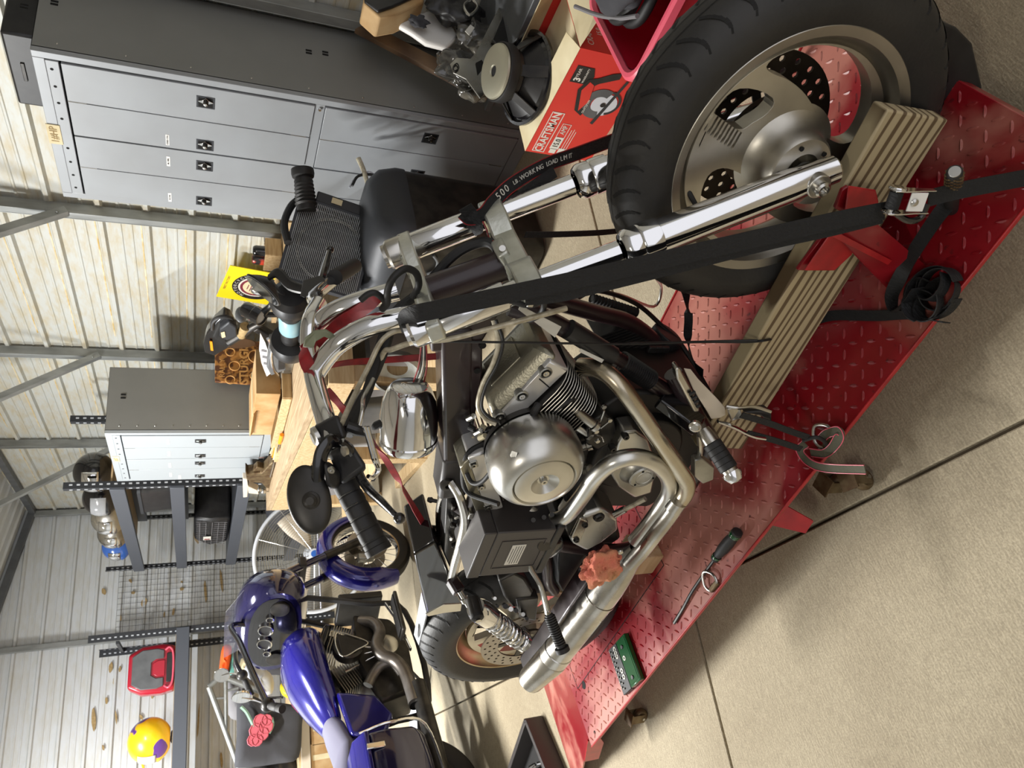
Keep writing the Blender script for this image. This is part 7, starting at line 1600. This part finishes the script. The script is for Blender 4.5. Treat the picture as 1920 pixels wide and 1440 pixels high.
for sd in (-1, 1):
    sb = sub('saddlebag')
    def sec(x, t): return [V((x, sd*(.16), .66-t*.02)), V((x, sd*(.30), .655-t*.02)), V((x, sd*.385, .62)), V((x, sd*.40, .54)), V((x, sd*.385, .38+t*.03)), V((x, sd*.34, .32+t*.04)), V((x, sd*.17, .31+t*.04))]
    bl('bag_body', 'bluedark', MB().loft([[V((-1.44+.02, p.y*.9, p.z)) for p in sec(0, 1)]]+[sec(x, t) for x, t in ((-1.44, .6), (-1.48, .2), (-1.6, 0), (-1.85, 0), (-2.02, .3), (-2.08, 1))]), sb, smooth=50, bevel=.012)
    bl('bag_lid', 'blue', MB().loft([[V((x, sd*.155, .665)), V((x, sd*.305, .662)), V((x, sd*.395, .622)), V((x, sd*.395, .645)), V((x, sd*.32, .695)), V((x, sd*.155, .70))] for x in (-1.43, -1.48, -1.9, -2.06)]), sb, smooth=40, bevel=.006)
    bl('bag_latch', 'chrome', MB().box(V((-1.52, sd*.402, .60)), (.03, .012, .09)), sb, bevel=.004); bl('bag_guard', 'chrome', MB().tube([V((-1.42, sd*.36, .66)), V((-1.41, sd*.40, .5)), V((-1.44, sd*.38, .33)), V((-1.8, sd*.36, .28))], .008, 8, 5), sb)
# engine
bl('crankcase', 'blackmetal', MB().prism([V((-.66, .12, .52)), V((-.72, .12, .30)), V((-.85, .12, .22)), V((-1.25, .12, .24)), V((-1.30, .12, .46)), V((-1.05, .12, .54))], (0, -.24, 0)), bevel=.02)
for ang, ox in ((-.38, -.84), (.40, -1.02)):
    cy = sub('front_cylinder' if ang < 0 else 'rear_cylinder'); up2 = V((-math.sin(ang)*1, 0, math.cos(ang))); al2 = V((math.cos(ang), 0, math.sin(ang))); base = V((ox, 0, .50))
    bl('barrel', 'fin', MB().cyl(base, base+up2*.20, .05, n=20), cy)
    for k in range(11): bl('cooling_fin', 'finedge', MB().box(base+up2*(.02+.0155*k), (.15+.004*min(k, 6), .15, .0035), Matrix((al2, Y, up2)).transposed()), cy)
    bl('rocker_cover', 'blackgloss', MB().box(base+up2*.215, (.17, .16, .05), Matrix((al2, Y, up2)).transposed()), cy, bevel=.015)
acb = sub('air_cleaner'); cA2 = V((-.96, -.15, .60))
bl('cleaner_body', 'blackmetal', MB().lathe([(.085, 0), (.09, .02), (.085, .05), (.07, .062), (.0, .065)], cA2, RIGHT, 36), acb)
bl('cleaner_triangle', 'black', MB().prism([cA2+V((.09, -.055, .06)), cA2+V((-.09, -.055, .05)), cA2+V((-.01, -.055, -.12))], (0, -.015, 0)), acb, bevel=.02, seg=3); bl('cleaner_edge', 'steel', MB().tube([cA2+V((.085, -.072, .055)), cA2+V((0, -.072, .075)), cA2+V((-.085, -.072, .045)), cA2+V((-.05, -.072, -.04)), cA2+V((-.01, -.072, -.11)), cA2+V((.05, -.072, -.03))], .004, 8, 4, closed=True), acb)
bl('cam_cover', 'alu_satin', MB().lathe([(.0, .03), (.05, .03), (.07, .02), (.075, 0)], V((-.93, -.12, .36)), RIGHT, 32)); 
for k in range(4): bl('pushrod_tube', 'chrome', MB().cyl(V((-.90-.03*k, -.12, .42)), V((-.80-.085*k, -.10, .62)), .008, n=10))
M['wrapgrey'] = mat('ceramic_pipe', (128, 124, 120), .38, .7, col2=(104, 98, 92), scale=10)
bl('front_exhaust_pipe', 'wrapgrey', MB().tube([c2(675, 1165, .10), c2(700, 1168, .14), c2(712, 1185, .17), c2(706, 1210, .19), c2(716, 1228, .20), c2(740, 1238, .21), c2(758, 1258, .22), c2(770, 1290, .23), c2(778, 1318, .24)], .036, 18, 5))
bl('rear_exhaust_pipe', 'wrapgrey', MB().tube([c2(690, 1285, .12), c2(702, 1262, .14), c2(718, 1245, .17), c2(738, 1244, .18), c2(755, 1262, .185)], .030, 16, 5))
bl('exhaust_tip', 'slot', MB().lathe([(0, 0), (.030, 0), (.034, .004)], c2(779, 1322, .24), c2(779, 1322, .24)-c2(770, 1290, .23), 18))
bl('brake_pedal_bar', 'chrome', MB().tube([c2(722, 1132, .26), c2(745, 1165, .27), c2(770, 1218, .29)], .014, 10, 4, flat=.5))
for sd in (-1, 1): bl('floorboard', 'blackmetal', MB().box(V((-.86, sd*.30, .30)), (.30, .11, .025)), bevel=.01); bl('floorboard_pad', 'rubber', MB().box(V((-.86, sd*.30, .316)), (.26, .09, .008)), bevel=.003)
bl('brake_linkage', 'steel', MB().tube([c2(772, 1300, .25), c2(790, 1325, .26), c2(798, 1350, .27), c2(800, 1368, .27)], .006, 8, 3))
bl('frame_cradle', 'black', MB().tube([V((-.46, -.10, .84)), V((-.60, -.14, .45)), V((-.70, -.14, .20)), V((-1.35, -.14, .20)), V((-1.45, -.14, .45))], .018, 10, 5)); bl('frame_cradle', 'black', MB().tube([V((-.46, .10, .84)), V((-.60, .14, .45)), V((-.70, .14, .20)), V((-1.35, .14, .20)), V((-1.45, .14, .45))], .018, 10, 5))
bl('side_stand', 'black', MB().tube([V((-.80, .16, .22)), V((-.88, .30, .08)), V((-.90, .36, .006))], .010, 8, 3)); bl('radiator', 'black', MB().box(V((-.52, 0, .45)), (.05, .26, .28)), bevel=.01)
bl('muffler', 'blackmetal', MB().cyl(V((-1.3, -.24, .27)), V((-2.0, -.26, .27)), .045, n=24)); bl('muffler', 'blackmetal', MB().cyl(V((-1.3, .24, .27)), V((-2.0, .26, .27)), .045, n=24))

for o in [x for x in C.objects if x.parent == bb]:
    n_ = o.name.split('.')[0]
    if n_ in ('fairing_shell', 'dash_panel', 'gauge', 'speaker_grille', 'windscreen', 'headlamp'): o.location.x -= .22; o.location.z -= .01
    if n_ in ('fuel_tank', 'tank_console', 'fuel_cap'): o.location.x -= .20; o.location.z -= .05
    if n_ in ('seat', 'side_cover', 'saddlebag', 'rear_fender', 'rear_wheel'): o.location.x -= .20
    if n_ == 'seat': o.location.z -= .03
# ================================================================== RACKS, HELMETS, FAN AND CLUTTER AT THE BACK
def slotted(par, x, y, z1, a=.04, dirx=1, diry=1, z0=0):
    o = MB().box((x+dirx*a/2, y, (z0+z1)/2), (a, .003, z1-z0)).box((x, y+diry*a/2, (z0+z1)/2), (.003, a, z1-z0)).build('rack_post', 'rackdark', par, smooth=0)
    sl = MB(); z = z0+.06
    while z < z1-.03:
        sl.box((x+dirx*a*.55, y-.002*(1 if 1 else 0), z), (.012, .0015, .022)); sl.box((x-.002, y+diry*a*.55, z), (.0015, .012, .022)); z += .05
    s_ = sl.build('post_slot', 'palecloth', o, smooth=0); s_['kind'] = 'stuff'; return o
r1_ = thing('storage_rack', 'dark slotted-angle storage rack beyond the bench cabinet', 'rack', (0, 0, 0))
for (x, y) in ((2.05, 6.02), (2.05, 8.78), (2.60, 6.02), (2.60, 8.78)): slotted(r1_, x, y, 2.32 if y > 7 else 2.36, .05, 1, 1 if y < 7 else -1)
for z in (2.0, 1.58, 1.08, .45):
    for x in (2.045, 2.60): MB().box((x, 7.4, z), (.035, 2.76, .105)).build('rack_beam', 'rackgrey', r1_, bevel=.003)
    MB().box((2.32, 7.4, z+.045), (.52, 2.70, .012)).build('rack_shelf', 'rackdark' if z != 2.0 else 'wood', r1_)
def helmet(name, label, loc, rz, shell, visor, r=.13):
    h = thing(name, label, 'helmet', loc, rz, None)
    c = V((0, 0, r*1.02)); vs = []; fs = []; n1, n2 = 36, 22
    for i in range(n2+1):
        ph = PI*.86*i/n2
        for k in range(n1):
            a = 2*PI*k/n1; d = V((math.sin(ph)*math.cos(a)*1.08, math.sin(ph)*math.sin(a)*.90, math.cos(ph)*1.0))
            if d.z < -.3 and d.x > 0: d.x *= 1.12
            vs.append(c+d*r)
    for i in range(n2):
        for k in range(n1): l = (k+1) % n1; fs.append((i*n1+k, (i+1)*n1+k, (i+1)*n1+l, i*n1+l))
    mb = MB(); mb.add(vs, fs); mb.build('helmet_shell', shell, h, smooth=60)
    vs = []; fs = []
    for i in range(9):
        ph = PI*(.34+.26*i/8)
        for k in range(17):
            a = -1.25+2.5*k/16; vs.append(c+V((math.sin(ph)*math.cos(a)*1.12, math.sin(ph)*math.sin(a)*.94, math.cos(ph)*1.02))*r)
    for i in range(8):
        for k in range(16): fs.append((i*17+k, (i+1)*17+k, (i+1)*17+k+1, i*17+k+1))
    mb = MB(); mb.add(vs, fs); o = mb.build('visor', visor, h, smooth=60); md = o.modifiers.new('t', 'SOLIDIFY'); md.thickness = .003
    MB().tube([c+V((.05, .0, -1.0*r)), c+V((0, .06, -.98*r)), c+V((-.05, .0, -1.0*r)), c+V((0, -.06, -.98*r))], .012, 8, 4, closed=True).build('neck_roll', 'black', h)
    return h
zt = 2.052
helmet('full_face_helmet', 'glossy black full-face helmet nearest the cabinet on the top shelf', (2.30, 6.35, zt), PI, 'blackgloss', 'mirror', .15)
helmet('full_face_helmet', 'second glossy dark helmet from the cabinet on the top shelf', (2.28, 6.95, zt), PI, 'blackgloss', 'glassy', .15)
helmet('full_face_helmet', 'silver grey helmet in the middle of the top shelf', (2.26, 7.50, zt), 2.9, 'alu_satin', 'mirror', .145)
helmet('full_face_helmet', 'silver and red helmet beside the blue one on the top shelf', (2.24, 7.95, zt), 2.8, 'chrome_dull', 'cartonred' if 0 else 'mirror', .14)
M['helmblue'] = mat('helmet_blue', (50, 96, 176), .2, 0, coat=.8)
helmet('full_face_helmet', 'blue and grey helmet at the far end of the top shelf', (2.22, 8.38, zt), 2.6, 'helmblue', 'mirror', .14)
bgk = thing('mesh_tote', 'black mesh tote bag with white tag on the middle rack shelf', 'bag', (2.28, 7.6, 1.14))
MB().loft([[V((x*1.0, y*1.0, 0)) for x, y in ((-.18, -.42), (.2, -.42), (.2, .42), (-.18, .42))], [V((x, y, .17)) for x, y in ((-.21, -.46), (.2, -.44), (.2, .44), (-.20, .46))], [V((x, y, .32)) for x, y in ((-.17, -.40), (.2, -.42), (.2, .36), (-.16, .34))]]).build('bag_body', 'black', bgk, bevel=.03, seg=3)
g2 = MB()
for k in range(12): g2.bar((-.214, -.40+.07*k, .03), (-.19, -.38+.065*k, .30), .002, .004)
for k in range(5): g2.bar((-.212, -.42, .05+.055*k), (-.21, .42, .05+.055*k), .002, .004)
g_ = g2.build('mesh_line', 'greycloth', bgk, smooth=0); g_['kind'] = 'stuff'
MB().box((-.22, .10, .20), (.003, .12, .07)).build('bag_tag', 'label', bgk); MB().box((-.222, .13, .20), (.002, .03, .05)).build('tag_mark', 'red', bgk)
b3 = thing('folded_tarp', 'dark folded tarp lying on the lower rack shelf', 'tarp', (2.3, 7.2, .51)); lump(b3, 'tarp_body', 'cloth', (0, 0, .15), (.2, .9, .14), 4, .3)
b3 = thing('storage_tub', 'black storage tub on the upper middle rack shelf', 'tub', (2.3, 6.6, 1.64)); MB().loft([rr2(.18, .28, .03, 0), rr2(.20, .30, .03, .22)]).build('tub_body', 'black', b3); MB().loft([rr2(.21, .31, .03, .22), rr2(.21, .31, .03, .245)]).build('tub_lid', 'rackdark', b3)
# wire grid panel on the back wall
gp = thing('wire_grid', 'black wire grid panel fixed to the back wall between the racks', 'grid', (0, 0, 0))
tl = RY(224, 1074, 9.33); z_hi, z_lo = tl.z, .45; xr, xl = tl.x+.02, tl.x-.66
nv, nh = 12, 28
for k in range(nv): x = xl+(xr-xl)*k/(nv-1); MB().box((x, 9.33, (z_hi+z_lo)/2), (.0032, .0032, z_hi-z_lo)).build('grid_wire', 'black', gp, smooth=0)
for k in range(nh): z = z_lo+(z_hi-z_lo)*k/(nh-1); MB().box(((xl+xr)/2, 9.325, z), (xr-xl, .0032, .0032)).build('grid_wire', 'black', gp, smooth=0)
# second rack along the back wall
r2_ = thing('storage_rack', 'grey-beamed slotted rack along the back wall behind the blue motorcycle', 'rack', (0, 0, 0))
slotted(r2_, 1.36, 8.50, 2.40, .07, -1, 1); slotted(r2_, 1.30, 9.15, 2.36, .07, -1, -1); slotted(r2_, -1.10, 8.50, 2.40, .07, 1, 1); slotted(r2_, -1.10, 9.15, 2.36, .07, 1, -1)
for z, h_ in ((1.545, .125), (.42, .11)):
    for y in (8.48, 9.17): MB().box((.12, y, z), (2.46, .04, h_)).build('rack_beam', 'rackgrey', r2_, bevel=.004)
    MB().box((.12, 8.83, z+.06), (2.42, .66, .012)).build('rack_shelf', 'wood', r2_)
MB().box((1.27, 8.83, 2.14), (.03, .66, .03)).build('rack_tie', 'rackdark', r2_)
# red and grey hard case on the second rack
rc = thing('hard_case', 'red hard case with grey panels standing on the back rack', 'case', (.98, 8.62, 1.612))
sh = lambda s_, y: [V((s_*x, y, z)) for x, z in ((-.21, .0), (.21, .0), (.235, .12), (.225, .30), (.16, .42), (-.16, .42), (-.225, .30), (-.235, .12))]
MB().loft([sh(.90, -.10), sh(1.0, -.07), sh(1.0, .16), sh(.95, .20)]).build('case_shell', 'redplastic', rc, bevel=.02, seg=3)
ua = [(-.17, .10), (-.19, .16), (-.185, .30), (-.13, .385), (.13, .385), (.185, .30), (.19, .16), (.17, .10), (.09, .10), (.09, .17), (.06, .215), (-.06, .215), (-.09, .17), (-.09, .10)]
MB().prism([V((x, -.105, z)) for x, z in ua], (0, -.012, 0)).build('case_panel', 'beamgrey', rc, bevel=.006); MB().prism([V((x, -.10, z)) for x, z in ((-.075, .09), (-.075, .16), (-.05, .20), (.05, .20), (.075, .16), (.075, .09))], (0, -.012, 0)).build('case_badge', 'redplastic', rc, bevel=.005)
MB().tube([V((-.17, -.11, .09)), V((-.19, -.13, .05)), V((-.12, -.14, .015)), V((.12, -.14, .015)), V((.19, -.13, .05)), V((.17, -.11, .09))], .010, 8, 4).build('case_handle', 'pinkedge', rc); MB().box((0, -.112, .045), (.28, .02, .06)).build('case_recess', 'black', rc, bevel=.006)
M['helmyel'] = mat('helmet_yellow', (246, 200, 24), .3, 0, coat=.5, col2=(92, 50, 140), scale=5, contrast=(.56, .58), detail=1)
hy = helmet('motocross_helmet', 'yellow purple and orange helmet on the back rack shelf', (.34, 8.70, 1.612), 2.6, 'helmyel', 'palecloth', .20)
MB().prism([V((.14, -.10, .26)), V((.26, -.07, .24)), V((.26, .07, .24)), V((.14, .10, .26))], (0, 0, .02)).build('helmet_peak', 'helmyel', hy, bevel=.006); MB().ball((.05, -.05, .10), (.13, .11, .07), 16, 10).build('side_graphic', 'orange', hy)
# clothes and tube frame under the beam
tf = thing('tube_frame', 'bare grey steel tube frame leaning before the back rack', 'frame', (0, 0, 0))
def t6(x, y, Y_=6.9): return RY(x, y, Y_)
for (p0, p1, r_) in (((392, 1288), (448, 1438), .022), ((392, 1288), (415, 1268), .022), ((415, 1268), (488, 1296), .024), ((423, 1275), (424, 1375), .017), ((488, 1296), (500, 1320), .018), ((400, 1310), (425, 1308), .010), ((425, 1295), (447, 1290), .010), ((445, 1438), (500, 1430), .018), ((448, 1438), (590, 1470), .02), ((500, 1320), (620, 1350), .02)):
    MB().cyl(t6(*p0), t6(*p1, 6.9), r_, n=14).build('frame_tube', 'galv', tf)
def cloth(name, label, cat, pts, Y_, m, th=.05, seed=1):
    o = thing(name, label, cat, (0, 0, 0)); P = [RY(x, y, Y_) for x, y in pts]; mb = MB(); c = sum(P, V((0, 0, 0)))/len(P)
    Q = catmull(P, 3, True); n = len(Q); R = 6; rings = []
    for i in range(R+1):
        t = 1-i/R; rings.append([c+(q-c)*t+V((0, -th*math.sqrt(max(0, 1-t*t))-.035*mnoise.noise(V((q.x*9, q.z*9, seed+t*2)))*(1-t*.4), 0)) for q in Q])
    back = [[q+V((0, .02, 0)) for q in Q]]
    mb.loft(back+rings, cap=True); mb.build('cloth_body', m, o, smooth=70); return o, c
ts, cT = cloth('t_shirt', 'dark grey t-shirt with a pink rose print hung on the tube frame', 't-shirt', [(445, 1312), (460, 1303), (478, 1306), (500, 1316), (530, 1318), (565, 1328), (566, 1360), (560, 1420), (520, 1432), (450, 1440), (440, 1430), (444, 1380)], 6.75, 'cloth', .05, 2)
M['rose'] = mat('rose_print', (204, 96, 108), .8); M['leaf'] = mat('leaf_print', (130, 160, 140), .8)
for (x, y, r_) in ((488, 1352, .055), (498, 1362, .06), (480, 1370, .055), (492, 1376, .05), (500, 1350, .045), (474, 1388, .045), (482, 1388, .045)):
    c = RY(x, y, 6.63); MB().lathe([(0, 0), (r_*.5, -.004), (r_, .002), (r_*.9, .008)], c, (0, -1, 0), 9).build('rose_petal', 'rose', ts)
MB().tube([RY(x, y, 6.64) for x, y in ((452, 1325), (462, 1335), (470, 1350), (476, 1362))], .014, 6, 3).build('leaf_print', 'leaf', ts); MB().tube([RY(x, y, 6.64) for x, y in ((510, 1345), (512, 1360), (505, 1375))], .010, 6, 3).build('leaf_print', 'leaf', ts)
cloth('grey_hoodie', 'grey cloth bundle heaped behind the tube frame', 'cloth', [(425, 1275), (450, 1262), (480, 1285), (485, 1305), (470, 1340), (440, 1350), (425, 1330)], 7.2, 'greycloth', .12, 5)
cloth('white_towel', 'pale crumpled towel hanging below the orange cloth', 'towel', [(460, 1248), (490, 1250), (512, 1270), (510, 1300), (485, 1300), (465, 1280)], 7.3, 'palecloth', .10, 7)
cloth('orange_cloth', 'bright orange rolled cloth beside the fairing', 'cloth', [(418, 1212), (434, 1212), (432, 1240), (424, 1272), (411, 1270), (412, 1245)], 7.4, 'orange', .09, 3)
cloth('teal_cloth', 'thin teal cloth edge folded under the orange cloth', 'cloth', [(434, 1216), (442, 1220), (436, 1250), (440, 1268), (428, 1270), (430, 1245)], 7.42, 'teal', .05, 3)
cloth('dark_jacket', 'black jacket heaped between the rack and the blue motorcycle', 'jacket', [(436, 1225), (470, 1215), (520, 1225), (590, 1235), (585, 1262), (500, 1265), (460, 1262), (438, 1250)], 7.6, 'cloth', .12, 9)
cloth('beige_pouch', 'beige pouch between the fairing and the towel', 'pouch', [(452, 1235), (470, 1240), (466, 1275), (448, 1276)], 7.45, 'cream', .07, 4)
cloth('yellow_glove', 'yellow work glove on the shelf behind the tank', 'glove', [(528, 1280), (545, 1278), (552, 1292), (548, 1308), (534, 1306), (526, 1295)], 7.2, 'yellow', .08, 6)
cloth('denim_pile', 'dark folded clothes pile at the left end under the rack beam', 'cloth', [(470, 1425), (520, 1415), (560, 1430), (560, 1480), (480, 1490)], 7.1, 'black', .10, 8)
for i, (xa, ya, xb, yb, m_) in enumerate([(584, 1335, 626, 1392, 'cardboard'), (584, 1396, 630, 1440, 'cardboard')]):
    A = RY(xa, ya, 8.45); B_ = RY(xb, yb, 8.45); t = thing('cardboard_box', ['brown cardboard box marked S under the back shelf', 'smaller brown cardboard box left of the marked one'][i], 'box', ((A.x+B_.x)/2, 8.70, 0))
    hz = max(A.z, .3); MB().box((0, 0, hz/2), (abs(A.x-B_.x), .4, hz-.003)).build('box_body', m_, t, bevel=.005); MB().box((0, -.201, hz/2), (.05, .001, hz*.9)).build('packing_tape', 'cream', t)
    if i == 0: text('S', 'lettering', 'black', t, (.08, -.2025, hz*.45), (1, 0, 0), (0, 0, 1), .10)
cr2 = thing('work_table', 'low pale work table before the back rack', 'table', (0, 0, 0)); MB().box((.22, 7.35, .60), (1.60, .95, .035)).build('table_top', 'wood', cr2, bevel=.003); MB().box((.22, 6.865, .565), (1.60, .025, .07)).build('front_rail', 'beige', cr2)
for x in (-.53, .97):
    for y in (6.93, 7.78): MB().box((x, y, .29), (.06, .06, .58)).build('leg', 'wood', cr2)
# pedestal fan
fn_ = thing('pedestal_fan', 'large round wire-caged pedestal fan behind the blue motorcycle', 'fan', (0, 0, 0))
FCn = RY(588, 1038, 6.6); fr = .50; axn = V((-.25, -1, .05)).normalized(); x_, y_, z_ = frame_of(axn)
ringp_ = lambda r, h, n=56: [FCn+(x_*math.cos(a)+y_*math.sin(a))*r+z_*h for a in [2*PI*k/n for k in range(n)]]
MB().tube(ringp_(fr, 0), .016, 10, 1, closed=True).build('cage_ring', 'palecloth', fn_)
cw = MB()
for k in range(22): cw.tube(ringp_(fr*(.12+.04*k), .07*(1-(k/24)**2)), .0014, 4, 1, closed=True)
o = cw.build('cage_wire', 'steel', fn_, smooth=0); o['kind'] = 'stuff'
cw = MB()
for k in range(22): cw.tube(ringp_(fr*(.12+.04*k), -.12*(1-(k/24)**2)), .0014, 4, 1, closed=True)
o = cw.build('cage_wire', 'steel', fn_, smooth=0); o['kind'] = 'stuff'
for k in range(10):
    a = 2*PI*k/10; d = x_*math.cos(a)+y_*math.sin(a); MB().tube([FCn+d*.05+z_*.075, FCn+d*.28+z_*.055, FCn+d*fr], .003, 6, 3).build('cage_rib', 'steel', fn_)
for k in range(3):
    a0 = 2*PI*k/3+.5; vs = []; fs = []
    for i in range(9):
        r = .06+.36*i/8; w_ = .55-.22*abs(i/8-.55)
        for j in range(5): a = a0+(j/4-.5)*w_*1.5; vs.append(FCn+(x_*math.cos(a)+y_*math.sin(a))*r+z_*(-.02+.05*(j/4-.5)))
    for i in range(8):
        for j in range(4): fs.append((i*5+j, i*5+j+1, (i+1)*5+j+1, (i+1)*5+j))
    mb = MB(); mb.add(vs, fs); o = mb.build('fan_blade', 'beige', fn_, smooth=60); md = o.modifiers.new('t', 'SOLIDIFY'); md.thickness = .003
MB().lathe([(0, .085), (.045, .08), (.05, .06), (.05, -.02), (.07, -.05), (.07, -.22), (0, -.24)], FCn, axn, 28).build('fan_motor', 'palecloth', fn_); MB().lathe([(0, .0865), (.03, .086)], FCn, axn, 20).build('center_badge', 'helmblue', fn_)
MB().cyl((FCn.x+.03, FCn.y+.14, .05), (FCn.x+.03, FCn.y+.14, FCn.z), .02, n=14).build('pole', 'palecloth', fn_); MB().lathe([(0, 0), (.27, 0), (.27, .02), (.05, .05), (0, .05)], (FCn.x+.03, FCn.y+.14, 0), (0, 0, 1), 36).build('base', 'beige', fn_)
# tool tray on the floor at the left corner of the view
ty = thing('tool_tray', 'dark plastic tool tray of chrome sockets on the concrete', 'tray', (0, 0, 0))
K = RZ(984, 1351, .085); e1 = (RZ(954, 1440, .085)-K).normalized(); e2 = (RZ(1006, 1440, .085)-K).normalized(); e2 = (e2-e1*e2.dot(e1)).normalized(); L1, L2 = .62, .42
def tq(a_, b_, z): return V((K.x, K.y, 0))+e1*a_+e2*b_+V((0, 0, z))
MB().prism([tq(.0, .0, .0), tq(L1, 0, 0), tq(L1, L2, 0), tq(0, L2, 0)], (0, 0, .012)).build('tray_floor', 'plastic', ty)
for a0, b0, a1, b1 in ((0, 0, L1, 0), (L1, 0, L1, L2), (L1, L2, 0, L2), (0, L2, 0, 0)): MB().bar(tq(a0, b0, .043), tq(a1, b1, .043), .022, .085, (0, 0, 1) if 0 else None).build('tray_wall', 'beamgrey' if 0 else 'battery', ty, bevel=.003)
random.seed(9)
for i in range(26):
    p = tq(.05+.52*random.random(), .05+.32*random.random(), .012); r = .008+.006*random.random()
    MB().lathe([(r*.6, 0), (r, 0), (r, .028), (r*.6, .028), (r*.6, .01), (0, .01)], p, V((random.random()-.5, random.random()-.5, 1)), 12).build('socket', 'chrome', ty)
for i in range(6): p = tq(.06+.09*i, .1+.03*(i % 3), .05); MB().cyl(p, p+e2*.16+e1*.03*(i % 2), .007, n=8).build('wrench', 'chrome', ty)
# small clamp tray past the bike
st2 = thing('drain_pan', 'pale plastic drain pan on the floor beside the blue motorcycle', 'pan', (0, 0, 0))
c = RZ(795, 1395, .04); MB().lathe([(0, .0), (.13, 0), (.17, .07), (.165, .07), (.125, .01), (0, .01)], (c.x+.1, c.y+.05, 0), (0, 0, 1), 32).build('pan_body', 'palecloth', st2)
bpy.context.view_layer.update()
